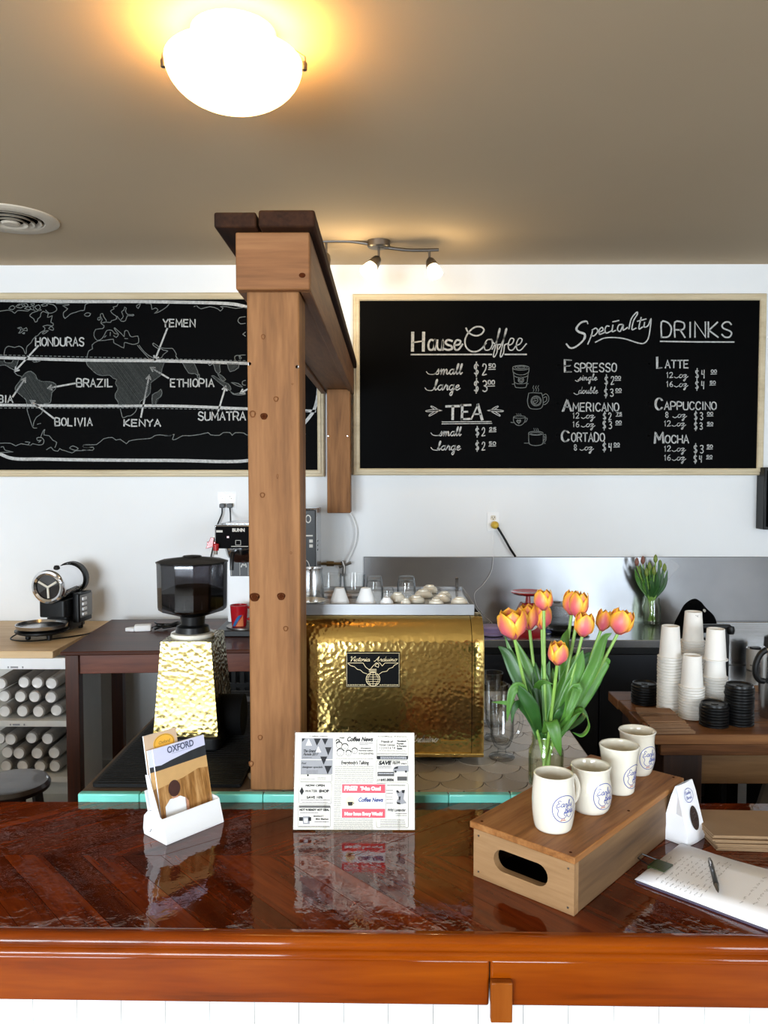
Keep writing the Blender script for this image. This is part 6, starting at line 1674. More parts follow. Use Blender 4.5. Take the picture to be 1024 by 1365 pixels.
mug(740, 1108, [(.033,.0),(.0365,.006),(.0405,.030),(.0415,.055),(.0405,.08),(.0385,.100),(.0385,.107)], 'tall straight stoneware mug nearest the front on the crate', -69, 35, (.085,.03), .052, .026)
mug(790, 1083, [(.034,.0),(.039,.008),(.0430,.028),(.0425,.048),(.0385,.066),(.0385,.080),(.041,.091)], 'round-bellied stoneware mug, second from the front on the crate', -62, 62, (.072,.025), .040, .026)
mug(828, 1058, [(.030,.0),(.0330,.006),(.0350,.030),(.0375,.06),(.0405,.085),(.0430,.101)], 'flared stoneware mug, third from the front on the crate', -50, 62, (.082,.03), .042, .026)
mug(852, 1032, [(.031,.0),(.0345,.008),(.0400,.030),(.0405,.050),(.0385,.070),(.0395,.088),(.0425,.097)], 'waisted stoneware mug at the far end of the crate', -63, 55, (.08,.03), .044, .026)

# ---- mason jar
jp = onZ(729, 1049, LID_Z)
jr_ = 23.5*jp.y/FOC
jc = Vector((jp.x, jp.y+jr_*.3, LID_Z))
jar = thing('mason_jar', 'clear glass mason jar of water on the crate holding the tulips', 'jar', jc)
jh = onY(729, 978, jc.y).z - LID_Z
J = jr_
pr = [(0,.004),(J*.8,.001),(J*.95,.006),(J,.016),(J,jh*.62),(J*.97,jh*.70),(J*.82,jh*.80),(J*.79,jh*.84),(J*.83,jh*.87),(J*.79,jh*.895),(J*.83,jh*.92),(J*.79,jh*.95),(J*.82,jh*.99),(J*.80,jh),(J*.75,jh*.99),(J*.74,jh*.84),(J*.90,jh*.69),(J*.94,jh*.6),(J*.94,.02),(J*.86,.01),(0,.011)]
obj('jar_glass', MB().lathe(pr, 40), M_jar, jar, smooth=60)

# ---- tulips
def petal_mat():
    m, nt, b = _nodes('orange_pink_petal')
    tc = nt.nodes.new('ShaderNodeTexCoord'); sp_ = nt.nodes.new('ShaderNodeSeparateXYZ'); nt.links.new(tc.outputs['UV'], sp_.inputs[0])
    # distance from the petal's mid rib
    a = nt.nodes.new('ShaderNodeMath'); a.operation = 'SUBTRACT'; nt.links.new(sp_.outputs[0], a.inputs[0]); a.inputs[1].default_value = .5
    ab = nt.nodes.new('ShaderNodeMath'); ab.operation = 'ABSOLUTE'; nt.links.new(a.outputs[0], ab.inputs[0])
    mu = nt.nodes.new('ShaderNodeMath'); mu.operation = 'MULTIPLY_ADD'; nt.links.new(ab.outputs[0], mu.inputs[0]); mu.inputs[1].default_value = 1.15; 
    v = nt.nodes.new('ShaderNodeMath'); v.operation = 'MULTIPLY'; nt.links.new(sp_.outputs[1], v.inputs[0]); v.inputs[1].default_value = .62
    nt.links.new(v.outputs[0], mu.inputs[2])
    mp = nt.nodes.new('ShaderNodeMapping'); mp.inputs['Scale'].default_value = (26, 2, 1); nt.links.new(tc.outputs['UV'], mp.inputs['Vector'])
    n = _noise(nt, mp.outputs[0], 1.0, 3)
    ad_ = nt.nodes.new('ShaderNodeMath'); ad_.operation = 'MULTIPLY_ADD'; nt.links.new(n, ad_.inputs[0]); ad_.inputs[1].default_value = .34; nt.links.new(mu.outputs[0], ad_.inputs[2])
    c = _ramp(nt, ad_.outputs[0], [(.36, rgb(206,88,108)), (.62, rgb(220,108,104)), (.88, rgb(238,156,66)), (1.0, rgb(246,184,52))])
    nt.links.new(c, b.inputs['Base Color']); _set(b, rough=.45, sss=.08)
    b.inputs['Subsurface Radius'].default_value = (.01,.004,.002)
    return m
M_petal = petal_mat()
def flower(h, r, open_=.0):
    """six overlapping petals around a cup, base at the origin"""
    mb = MB()
    for whorl in (1, 0):
        for k in range(3):
            a0 = 2*PI*k/3 + whorl*PI/3
            rows = []; NR, NC = 9, 7
            for i in range(NR):
                t = i/(NR-1)
                rad = r*(math.sin(PI*(.12+.70*t))**.62)*min(1, .34+t*2.6)*(1+open_*t*t)*(1.0 if whorl == 0 else .92)
                wid = 1.16*math.sin(PI*min(1, (t*.86+.10)))**.62
                if t > .8: wid *= max(.10, 1 - ((t-.8)/.2)**1.6*.9)
                row = []
                for j in range(NC):
                    s_ = (j/(NC-1)-.5)*2
                    aa = a0 + s_*wid*.95
                    rr_ = rad*(1 - .05*(1-abs(s_)) if t > .5 else 1) + (.06*r*abs(s_)**2)*(1 if whorl == 0 else -.5)
                    zz_ = h*(t - .03*abs(s_)**2*t) + (.02*h*math.sin(3*aa))*t
                    row.append((rr_*math.cos(aa), rr_*math.sin(aa), zz_))
                rows.append(row)
            mb.grid(rows)
    return mb
def leaf_strip(mb, pts, w, fold=.25, mi=0, side=None):
    """a long leaf along 3-D points, widest before the middle"""
    P = [Vector(p) for p in smooth_pts(pts, 6)]; m = len(P); rows = []
    side_ = Vector(side) if side else None
    for i, p in enumerate(P):
        t = i/(m-1); tg = (P[min(i+1,m-1)]-P[max(i-1,0)]).normalized()
        u = side_ if side_ else tg.cross(Vector((0,1,0)))
        u = (u - tg*u.dot(tg)); u = u.normalized() if u.length > 1e-4 else Vector((1,0,0))
        nrm = tg.cross(u)
        ww = w*(min(1, .45+1.6*t) * (1-max(0,(t-.45)/.55)**1.8) + .02)
        rows.append([p - u*ww + nrm*ww*fold, p - u*ww*.5 + nrm*ww*fold*.35, p, p + u*ww*.5 + nrm*ww*fold*.35, p + u*ww + nrm*ww*fold])
    mb.grid(rows, mi)
mouth = Vector((jc.x, jc.y, LID_Z + jh*.92))
tul = [ # head px, py, height px, width px, depth offset, label, tilt
 (686,833,39,35,-.02,'open orange and pink tulip, leftmost of the jar, facing left'),
 (706,823,33,26,.05,'orange tulip half hidden just behind the leftmost tulip'),
 (722.5,823,32,25,.06,'pale pink tulip directly below and behind the tall left tulip'),
 (725,800,27,24,.015,'tall orange tulip, highest on the left side of the bunch'),
 (762,804,32,25,.06,'tulip at the top centre, behind the larger tulip'),
 (770,807,34,24,.02,'large orange and pink tulip at the top centre in front of another'),
 (776.5,833,31,26,-.015,'pinkish tulip below the two top centre tulips'),
 (801.5,827,28,20,.05,'slim orange tulip touching the rightmost tulip'),
 (824,829,33,30,.01,'orange and pink tulip, rightmost of the bunch'),
 (743,871,31,26,-.06,'small tulip lowest and nearest in front of the bunch')]
random.seed(5)
leafsets = {0:[[(720,985),(712,940),(690,900),(676,872),(664,861)],[(718,985),(703,935),(690,895),(673,848)]], 1:[[(722,985),(716,930),(704,890),(686,850)]],
 2:[[(728,985),(730,930),(722,885)]], 3:[[(725,985),(722,940),(716,905),(714,883)],[(734,985),(738,930),(737,890)]],
 4:[[(735,985),(752,915),(752,860),(757,838)]], 5:[[(738,980),(755,930),(770,890),(777,866)]],
 6:[[(738,985),(762,925),(780,880),(800,872)],[(736,985),(745,950),(752,925),(742,905)]], 7:[[(742,985),(770,930),(792,885),(804,852),(816,844)]],
 8:[[(742,985),(772,940),(792,905),(808,882),(810,888)]], 9:[[(722,985),(708,950),(697,925),(683,910)]]}
def leaf_pts(px_pts, d):
    n_ = len(px_pts); out = []
    for i, (a, b_) in enumerate(px_pts):
        out.append(onY(a, b_, mouth.y + d*i/(n_-1)))
    return out
for k, (px, py, hp, wp, d, lab) in enumerate(tul):
    y = mouth.y + d
    base = onY(px, py + hp*.46, y); h = hp*1.05*y/FOC; r_ = wp*.51*y/FOC
    root = Vector((jc.x + random.uniform(-.012,.012), jc.y + random.uniform(-.012,.012), LID_Z + .02))
    t = thing('tulip', lab, 'tulip', base)
    mm_ = mouth + Vector((max(-.022, min(.022, (base.x-mouth.x)*.22)), d*.2, 0))
    dirv = (base - mm_).normalized()
    P = smooth_pts([root, mm_, mm_.lerp(base, .5) + Vector(((base.x-mm_.x)*.06,0,.004)), base], 7)
    obj('stem', MB().tube([p - base for p in P], [.0036]*len(P), 8), M_stem, t)
    tip = Vector((dirv.x*.55, dirv.y*.3, 1)).normalized()
    q = Vector((0,0,1)).rotation_difference(tip).to_euler()
    fo = obj('flower_head', flower(h, r_, .28 if k == 0 else (0.1 if k in (5,8) else .0)), M_petal, t, (0,0,-.002), q, smooth=60, solid=.0006)
    fo.rotation_euler = q; fo.rotation_euler.rotate_axis('Z', random.uniform(0, 2))
    for li, L in enumerate(leafsets.get(k, [])):
        mb = MB(); pts = leaf_pts(L, random.uniform(-.05,.06))
        leaf_strip(mb, [p - base for p in pts], random.uniform(.013,.018), .3)
        obj('leaf', mb, M_leaf if (k+li) % 3 else M_leaf_dark, t, smooth=60, solid=.0006)
# drooping and curling lower leaves, each growing from one of the stems
def extra_leaf(owner, pts, w, m=None, side=None, fold=.25):
    t = [o for o in COL.objects if o.get('label') == tul[owner][5]][0]
    mb = MB(); leaf_strip(mb, [Vector(p) - t.location for p in pts], w, fold, side=side)
    obj('leaf', mb, m or M_leaf, t, smooth=60, solid=.0006)
def E(*l): return [onY(a, b_, mouth.y + dd) for a, b_, dd in l]
extra_leaf(9, E((726,978,-.02),(733,962,-.05),(738,970,-.065),(743,990,-.068),(748,1009,-.062)), .0135, side=(1,0,.2))
extra_leaf(0, E((718,975,0),(705,945,-.03),(694,917,-.05),(684,920,-.06),(679,940,-.06),(676,962,-.055)), .0105)
extra_leaf(1, E((718,975,0),(704,952,-.02),(693,938,-.03),(685,945,-.04),(682,965,-.04)), .009, M_leaf_dark)
extra_leaf(2, E((720,978,0),(710,945,-.04),(697,925,-.05),(688,912,-.055)), .014, M_leaf_dark)
extra_leaf(3, E((716,975,0),(700,942,-.02),(676,937,-.02),(655,936,-.02)), .006)
extra_leaf(6, E((742,978,0),(757,950,-.03),(763,925,-.045),(770,918,-.05),(760,945,-.065),(754,962,-.06)), .013)
extra_leaf(8, E((742,980,0),(762,955,-.02),(776,948,-.03),(784,965,-.03),(776,979,-.02),(763,976,-.01)), .012, side=(.1,1,.3))
extra_leaf(7, E((742,980,0),(765,968,.01),(780,955,.01),(779,945,0),(768,945,0)), .011, M_leaf_dark, side=(0,1,.2))
extra_leaf(4, E((735,975,.01),(722,940,.02),(715,920,.02),(722,909,.0),(738,912,-.02)), .009)
extra_leaf(5, E((732,978,0),(745,955,-.02),(752,945,-.02),(758,930,.0)), .012, M_leaf_dark)
extra_leaf(9, E((728,978,0),(738,940,.0),(752,905,.01),(765,880,.02),(776,868,.03)), .010)
extra_leaf(7, E((738,978,.02),(766,925,.03),(786,890,.04),(798,860,.05)), .011, M_leaf_dark)

for o_, L_ in ((2,[(726,985,.02),(727,940,.03),(720,905,.04),(706,878,.05)]),(3,[(728,985,.02),(731,935,.02),(728,905,.02),(733,880,.02)]),(4,[(735,985,.02),(748,935,.03),(760,905,.03),(764,885,.03)]),
              (7,[(742,985,.01),(772,940,.01),(796,905,.02),(806,885,.02)]),(1,[(722,985,.02),(713,940,.03),(703,905,.03),(700,880,.04)]),(6,[(738,985,.0),(752,940,-.01),(768,905,-.01),(786,885,.0)]),(5,[(733,985,.03),(741,930,.04),(748,890,.05),(744,862,.06)])):
    extra_leaf(o_, E(*L_), .0135, M_leaf_dark if o_ % 2 else M_leaf)

# the wrapped bunch in the jar at the back
jl = jar2_loc
random.seed(11)
M_bud = mat('closed_green_bud', rgb(120,138,60), .2, 20, rough=.5)
bq_ = [onY(a, b_, jl.y + dd) for a, b_, dd in ((849,754,0),(857,752,.01),(866,760,-.02),(874,750,.0),(872,766,-.03),(880,757,.01),(886,762,0),(862,768,-.02),(853,765,.01))]
for k, bp2 in enumerate(bq_):
    t = thing('wrapped_tulip', 'dull red tulip bud at the top left of the wrapped bunch at the back' if k < 2 else 'closed green tulip in the jar of wrapped flowers on the steel counter', 'tulip', bp2, 0, 'red buds in the wrapped bunch' if k < 2 else 'wrapped tulips at the back')
    root = Vector((jl.x+random.uniform(-.02,.02), jl.y+random.uniform(-.02,.02), ST_Z+.02))
    mid = Vector((jl.x+(bp2.x-jl.x)*.25, jl.y, ST_Z+vz))
    obj('stem', MB().tube([p-bp2 for p in smooth_pts([root, mid, bp2], 6)], .0035, 6), M_stem, t)
    obj('bud', MB().lathe([(.003,-.002),(.010,.008),(.012,.02),(.008,.036),(0,.046)], 10), M_bud if k > 1 else mat('dull_red_bud', rgb(130,84,70), .2, rough=.5), t)
    for s_ in (-1, 1):
        lf = MB(); leaf_strip(lf, [mid-bp2, (mid+bp2)/2 - bp2 + Vector((s_*.018,-.01*s_,0)), Vector((s_*.014,-.008,.012*s_))], .012, .3)
        obj('leaf', lf, M_leaf_dark if s_ > 0 else M_leaf, t, smooth=60, solid=.0006)
wr = thing('plastic_wrap', 'clear plastic wrap around the green bunch at the back', 'plastic wrap', (jl.x, jl.y, ST_Z+vz*.9))
wm_ = MB(); rows = []
for i in range(8):
    tt = i/7; rows.append([((.036+.065*tt+.012*math.sin(5*a+tt*3)*tt)*math.cos(a)+.03*tt*tt, (.03+.03*tt)*math.sin(a), .02+.18*tt+.02*math.sin(3*a)*tt) for a in [R(-20)+R(200)*j/16 for j in range(17)]])
wm_.grid(rows, uv=False)
obj('film', wm_, mat('clear_film', rgb(225,230,232), .02, rough=.15, alpha=.16), wr, smooth=60)

# ---- brochure holder
h1p = onZ(222, 1127, BAR_Z); h2p = onZ(298, 1096, BAR_Z); h0p = onZ(193, 1104, BAR_Z)
brot = math.atan2(h2p.y-h1p.y, h2p.x-h1p.x); BW = (h2p-h1p).length; BD = .085
bh = thing('brochure_holder', 'white card brochure holder standing on the bar at the left', 'brochure holder', (h1p.x, h1p.y, BAR_Z+.0006), brot)
# local: x along the front, y backwards
fh = .052; tilt = R(20)
obj('front_pocket', MB().grid([[(0,0,0),(BW,0,0)],[(0,.0,.004),(BW,.0,.004)],[(0,.016,fh),(BW,.016,fh)]][::-1], uv=False), M_white, bh, solid=.0016, smooth=0)
sidep = [(0,0),(BD,0),(BD+.004,.012),(BD,.042),(BD-.014,.055),(.055,.060),(.078,.135),(.066,.138),(.024,.055),(.016,fh)]
for x in (.0, BW):
    if x: sidep = [(0,0),(BD,0),(BD+.004,.012),(BD,.042),(BD-.014,.055),(.024,.055),(.016,fh)]
    obj('side_wall', MB().add([(x, p[0], p[1]) for p in sidep], [tuple(range(len(sidep)))]), M_white, bh, solid=.0016, smooth=0)
obj('back_rest', MB().grid([[(0,.055,.003),(BW*.96,.055,.003)],[(0,.083,.098),(BW*.96,.083,.098)]], uv=False), M_white, bh, solid=.0014, smooth=0)
obj('rear_curve', MB().grid([[(x, p[0], p[1]) for x in (0, BW)] for p in ((BD,0),(BD+.004,.012),(BD,.042),(BD-.014,.055),(.068,.058))], uv=False), M_white, bh, solid=.0014, smooth=50)
obj('holder_floor', MB().box(0, BW, 0, BD, .0, .0016), M_white, bh)
sl = MB().ribbon([(.055,.02),(.062,.011)], .0016, lambda u, v: (-.001, u, v)); obj('cut_mark', sl, M_ink, bh, smooth=0)

# brochures lean back inside; the cover shows a child in a wheat field
bc = Vector((h1p.x, h1p.y, 0)); 
def hold(p): # holder local -> world
    return Matrix.Translation((h1p.x, h1p.y, BAR_Z+.0006)) @ RZ(brot) @ Vector(p)
M_wheat = wood('wheat_field_print', rgb(96,60,26), rgb(156,108,54), rgb(206,160,104), 'z', .35, fine=6.0, bump=0)
M_wheat_top = mat('pale_field_print', rgb(206,164,108), .06, 30, rough=.35)
M_sky_print = mat('pale_blue_sky_print', rgb(212,214,240), .04, 12, rough=.3)
M_hill_print = mat('dark_treeline_print', rgb(40,42,46), .2, 40, rough=.35)
M_hair_print = mat('dark_hair_print', rgb(70,42,36), .2, 60, rough=.35)
M_skin_print = mat('skin_print', rgb(196,140,110), .1, rough=.35)
def brochure(dx, dy, dz, w, h, label, cover):
    t = thing('brochure', label, 'brochure', hold((dx, dy, dz)), brot, 'brochures in the white holder')
    t.rotation_euler = (RZ(brot) @ Matrix.Rotation(-R(12),4,'X')).to_euler()
    obj('pages', MB().box(0, w, 0, .004, 0, h), M_paper, t, bevel=.0006)
    return t
bw2 = BW - .016
OXH = .185
t1 = brochure(.0125, .030, .010, bw2, OXH, 'OXFORD brochure with a child in a wheat field, front of the holder', True)
t2 = brochure(.003, .036, .008, bw2, OXH, 'second pale blue brochure peeking out left behind the OXFORD one', True)
t3 = brochure(.003, .046, .012, bw2*.62, OXH+.026, 'tan brochure with a round yellow emblem at the back of the holder', False)
def cover(t, w, h, full=True):
    fn = lambda u, v: (u, -.0005, v)
    P = lambda z: z*h
    m1 = MB().poly([(0,P(.36)),(w,P(.36)),(w,P(.745)),(0,P(.735))], fn); obj('cover_field', m1, M_wheat_top, t, smooth=0)
    m1 = MB().poly([(0,0),(w,0),(w,P(.60)),(w*.8,P(.62)),(w*.5,P(.57)),(w*.25,P(.55)),(0,P(.53))], lambda u, v: (u,-.00065,v)); obj('cover_wheat', m1, M_wheat, t, smooth=0)
    m1 = MB().poly([(0,P(.80)),(w*.12,P(.79)),(w*.3,P(.815)),(w*.5,P(.835)),(w*.7,P(.855)),(w*.85,P(.865)),(w,P(.87)),(w,P(1)),(0,P(1))], fn); obj('cover_sky', m1, M_sky_print, t, smooth=0)
    m1 = MB().poly([(0,P(.735)),(w,P(.745)),(w,P(.87)),(w*.85,P(.865)),(w*.7,P(.855)),(w*.5,P(.835)),(w*.3,P(.815)),(w*.12,P(.79)),(0,P(.80))], fn); obj('cover_treeline', m1, M_hill_print, t, smooth=0)
    if full:
        fn2 = lambda u, v: (u, -.0008, v)
        ell_ = lambda cx, cz, rx, rz: [(cx+rx*math.cos(a), cz+rz*math.sin(a)) for a in [2*PI*i/20 for i in range(20)]]
        cx = w*.30
        obj('child_body', MB().poly([(cx-.030,0),(cx+.026,0),(cx+.028,P(.32)),(cx+.013,P(.37)),(cx-.014,P(.37)),(cx-.028,P(.30))], fn2), M_white, t, smooth=0)
        obj('child_neck', MB().poly([(cx-.008,P(.365)),(cx+.007,P(.365)),(cx+.006,P(.42)),(cx-.007,P(.42))], lambda u, v: (u,-.001,v)).poly([(cx+.024,P(.02)),(cx+.032,P(.02)),(cx+.033,P(.28)),(cx+.025,P(.34))], fn2), M_skin_print, t, smooth=0)
        obj('child_hair', MB().poly(ell_(cx, P(.48), .0155, .018), lambda u, v: (u,-.0012,v)), M_hair_print, t, smooth=0)
        tx = MB(); tx.text('OXFORD', .020, lambda u, v: (w*.52+u, -.0009, P(.905)+v), width=w*.52, bold=.0006); tx.ribbon([(w*.34,P(.888)),(w*.72,P(.888))], .0005, fn2)
        tx.ribbon([(w*.4,P(.975)),(w*.66,P(.975))], .0012, fn2)
        obj('cover_title', tx, mat('slate_blue_print', rgb(78,84,112), .05, rough=.4), t, smooth=0)
cover(t1, bw2, OXH); cover(t2, bw2, OXH, False)
obj('cover_card', MB().box(0, bw2*.62, -.0006, -.0001, 0, OXH+.026), mat('tan_card', rgb(206,178,150), .04, rough=.6), t3)
ee = MB().poly([(bw2*.36+.028*math.cos(a), OXH+.0+.020*math.sin(a)) for a in [2*PI*i/28 for i in range(28)]], lambda u, v: (u,-.0010,v))
obj('yellow_emblem', ee, mat('yellow_print', rgb(232,176,62), .05, rough=.5), t3, smooth=0)
e2 = MB(); script_text(e2, 'Oxford'.replace('Ox','o').replace('oford','oford'), 0, 1, 0, 1, .1) if False else None
e2 = MB().text('Oxford', .010, lambda u, v: (bw2*.36+u, -.0013, OXH-.001+v), shear=.3)
e2.ribbon([(bw2*.36+.025*math.cos(a), OXH+.018*math.sin(a)) for a in [2*PI*i/28 for i in range(29)]], .0008, lambda u, v: (u,-.0013,v))
obj('emblem_lettering', e2, mat('brown_print', rgb(110,74,36), .05, rough=.5), t3, smooth=0)

# ---- newspaper on its stand
n0 = onZ(391, 1108, BAR_Z); n1 = onZ(553, 1108.5, BAR_Z)
NW = n1.x - n0.x; NH = .214; nt_ = R(14)
npz = thing('newspaper_stand', 'clear acrylic stand showing a coffee newspaper page, centre of the bar', 'newspaper stand', (n0.x, n0.y, BAR_Z+.0006))
npz.rotation_euler = (0, 0, math.atan2(n1.y-n0.y, n1.x-n0.x))
TM = Matrix.Rotation(-nt_, 4, 'X')
def pg(u, v, d=.0): return TM @ Vector((u, -d, v))
page = MB().box(0, NW, 0, .0035, .003, NH, M=TM)
M_news = mat('newsprint', rgb(236,231,220), .015, rough=.6)
pageo = obj('newspaper', page, M_news, npz)
M_acr = thin_glass('clear_acrylic', (.98,.98,.98,1), (.75,.76,.77,1))
obj('acrylic_back', MB().box(-.003, NW+.004, .0045, .007, .001, NH+.003, M=TM), M_acr, npz)
obj('acrylic_foot', MB().box(.05, NW-.05, -.012, .075, 0, .0025), M_acr, npz)
obj('acrylic_lip', MB().box(NW*.25, NW*.27, -.003, -.0012, .0, .07, M=TM).box(NW*.86, NW*.88, -.003, -.0012, .0, .07, M=TM), M_acr, npz)
# page layout in the zoom's own coordinates: x 62..938, y 95..795
def NP(x, y): return ((x-62)/876*NW, .003+(795-y)/700*(NH-.003))
ink, grey, txt, lgt = MB(), MB(), MB(), MB()
D1 = lambda u, v: pg(u, v, .0006)
D2 = lambda u, v: pg(u, v, .0010)
D3 = lambda u, v: pg(u, v, .0014)
def frame_(x0, y0, x1, y1, mb=txt, w=.0007, r=8):
    p = [NP(x0+r,y0),NP(x1-r,y0),NP(x1,y0+r),NP(x1,y1-r),NP(x1-r,y1),NP(x0+r,y1),NP(x0,y1-r),NP(x0,y0+r)]; mb.ribbon(p+[p[0]], w, D2)
def quad_(mb, x0, y0, x1, y1, D=D1): mb.poly([NP(x0,y1),NP(x1,y1),NP(x1,y0),NP(x0,y0)], D)
def tline(x0, x1, y, mb=txt, w=.0011, D=D2):
    x = x0
    while x < x1-3:
        L = random.choice((8,12,16,22,28)); x2 = min(x1, x+L); mb.ribbon([NP(x,y),NP(x2,y)], w, D); x = x2+4
def ttx(s_, x0, x1, y, size, mb=ink, D=D2, **kw):
    a = NP(x0,y); b_ = NP(x1,y); kw['bold'] = kw.get('bold', 0) + .03*size; mb.text(s_, size*1.15, lambda u, v: D((a[0]+b_[0])/2+u, a[1]+v), width=b_[0]-a[0], **kw)
random.seed(3)
ttx('Coffee News', 165, 300, 126, .0035, txt); ttx('Coffee News Weekly'[:11], 668, 885, 126, .003, txt)
quad_(grey, 108, 136, 340, 290); quad_(grey, 106, 296, 340, 398); frame_(102, 400, 336, 452)
for tri in ([(112,138),(135,138),(112,165)], [(198,138),(250,138),(222,192)], [(258,138),(304,138),(282,185)], [(282,202),(330,202),(306,262)], [(248,270),(300,270),(274,330)], [(280,338),(334,338),(304,400)]):
    ink.poly([NP(*p) for p in tri][::-1], D2)
for tri in ([(160,140),(140,190),(185,190)], [(232,195),(215,240),(255,240)]): lgt.poly([NP(*p) for p in tri], D2)
ttx('The Grand', 120, 212, 238, .007, ink, shear=.4, bold=.0001); ttx('Parade 2017', 120, 232, 262, .007, ink, shear=.4); tline(120,185,278)
ttx('Food', 110, 145, 325, .005, ink, shear=.3); ttx('designer specials', 116, 265, 353, .005, ink, shear=.2)
for y in (372,381,390): tline(150,232,y,txt,.0007)
ink.lathe([(0,0),(.0022,0)], 14, M=TM @ T(*(lambda p: (p[0],-.001,p[1]))(NP(160,407))) @ Matrix.Rotation(R(90),4,'X'))
tline(110,210,432); tline(230,290,425); tline(230,290,436)
frame_(98, 458, 334, 612)
ttx('NOW OPEN', 145, 285, 488, .006, ink, bold=.0001); ttx('WATER', 140, 232, 530, .0075, txt); ttx('SHOP', 242, 316, 530, .0075, ink, bold=.0002); ttx('SAVE 10%', 152, 272, 574, .0065, ink, bold=.0001)
ink.poly([NP(*p) for p in ((118,490),(134,522),(118,552),(102,522))][::-1], D2)
tline(110,325,584); tline(120,310,600)
frame_(94, 622, 328, 780); quad_(txt, 100, 626, 325, 640, D2); ttx('HOT N READY HOT DEAL', 104, 320, 662, .006, ink, bold=.0002)
tline(110,240,676); quad_(grey, 130, 700, 180, 756, D2); quad_(ink, 102, 706, 132, 734, D2); quad_(ink, 168, 706, 190, 734, D2); quad_(lgt, 140, 715, 165, 745, D3)
ttx('MARKET', 206, 280, 706, .005, txt); ttx('Mini Market', 222, 315, 726, .005, ink); tline(215,318,740); tline(102,322,772)
ttx('FREE!', 384, 425, 138, .004, ink, shear=.3); ttx('Coffee News', 440, 632, 158, .012, ink, shear=.3, bold=.0002)
for (x, y, r_) in ((385,185,22),(428,200,24),(395,240,26),(455,245,20),(500,228,20),(375,160,14)):
    c = NP(x, y); rr_ = r_/876*NW
    ink.ribbon([(c[0]+rr_*math.cos(a), c[1]+rr_*math.sin(a)) for a in [2*PI*i/18 for i in range(19)]], .0008, D2)
    ink.ribbon([(c[0]+rr_*1.02*math.cos(a), c[1]+rr_*1.02*math.sin(a)) for a in [PI*.15+PI*.7*i/10 for i in range(11)]], .0022, D2)
    for s_ in (-.35,.35): ink.ribbon([(c[0]+rr_*s_, c[1]+.0004), (c[0]+rr_*s_, c[1]+.0012)], .0008, D2)
    ink.ribbon([(c[0]-rr_*.4, c[1]-rr_*.35),(c[0], c[1]-rr_*.5),(c[0]+rr_*.4, c[1]-rr_*.35)], .0006, D2)
tline(536,632,172); tline(536,600,183); ttx('Woodstock', 542, 620, 214, .004, ink); ttx('Norwich Edition', 530, 636, 231, .004, ink); ttx('519-533-0742', 530, 638, 254, .0045, ink)
tline(360,636,284); ttx("Everybody's Talking", 400, 604, 326, .0095, ink, shear=.15)
for k in range(52):
    y = 340 + k*8.8
    if y < 455: tline(357, 640, y, txt, .00075)
    elif y < 712: tline(353, 404, y, txt, .00075)
    elif y < 792: tline(352, 638, y, txt, .00075)
frame_(662, 140, 892, 290)
ttx('Friends of', 690, 780, 168, .007, txt, shear=.2); ttx('Forest Canopy', 680, 796, 190, .005, txt); ttx('1 2 3 4 5 6 7 8', 680, 796, 214, .006, txt)
for i, s_ in enumerate(('Woodstock','Forest','& Forests','Sale')): ttx(s_, 810, 880 - (20 if i == 1 else 0) - (30 if i == 3 else 0), 162+i*18, .0045, ink, bold=.0001)
tline(680,880,228); tline(668,888,250,txt,.0014); quad_(ink, 664, 264, 890, 290, D2); tline(690,880,273,lgt,.0009,D3); tline(690,880,283,lgt,.0009,D3)
frame_(660, 298, 890, 452); ttx('SAVE', 672, 768, 328, .0095, ink, shear=.2, bold=.0004); ttx('ON YOUR', 778, 834, 314, .004, ink, bold=.0001); ttx('NEXT VISIT', 778, 884, 326, .004, ink)
for y in (340,352): tline(675,770,y)
grey.poly([NP(*p) for p in ((790,345),(820,335),(896,335),(896,378),(782,378),(782,362))][::-1], D2)
ink.poly([NP(*p) for p in ((796,347),(818,340),(818,356),(786,360))][::-1], D3)
for x in (800, 876):
    c = NP(x, 378); ink.poly([(c[0]+.0025*math.cos(a), c[1]+.0025*math.sin(a)) for a in [2*PI*i/14 for i in range(14)]], D3)
quad_(txt, 668, 380, 790, 412, D2); tline(676,785,392,lgt,.0009,D3); ttx('641.0056', 692, 788, 446, .0065, ink, bold=.0002); ttx('519', 668, 688, 446, .005, ink)
quad_(txt, 812, 414, 884, 444, D2)
frame_(662, 462, 892, 780); tline(740,870,478,ink,.0014)
dg = [(802,520),(812,512),(830,522),(850,510),(868,518),(862,545),(858,575),(880,605),(850,612),(815,610),(806,590),(822,570),(812,545)]
grey.poly([NP(*p) for p in dg][::-1], D2)
for tri in ([(804,514),(818,512),(828,532),(812,530)], [(846,512),(868,510),(862,534),(846,530)], [(806,596),(828,600),(840,614),(812,612)], [(822,560),(836,556),(834,582),(826,584)]): ink.poly([NP(*p) for p in tri][::-1], D3)
for y in (515,535,560,580,605): tline(735, 780, y)
ttx('Wild Lavender', 740, 872, 664, .008, txt, shear=.2)
for y in (680,693): tline(800, 880, y)
for y in (725,740,755,768): tline(690, 870, y)
obj('black_lettering', ink, M_ink, pageo, smooth=0); obj('grey_print', grey, M_ink_grey, pageo, smooth=0); obj('text_lettering', txt, M_ink_text, pageo, smooth=0); obj('white_print', lgt, M_paper, pageo, smooth=0)
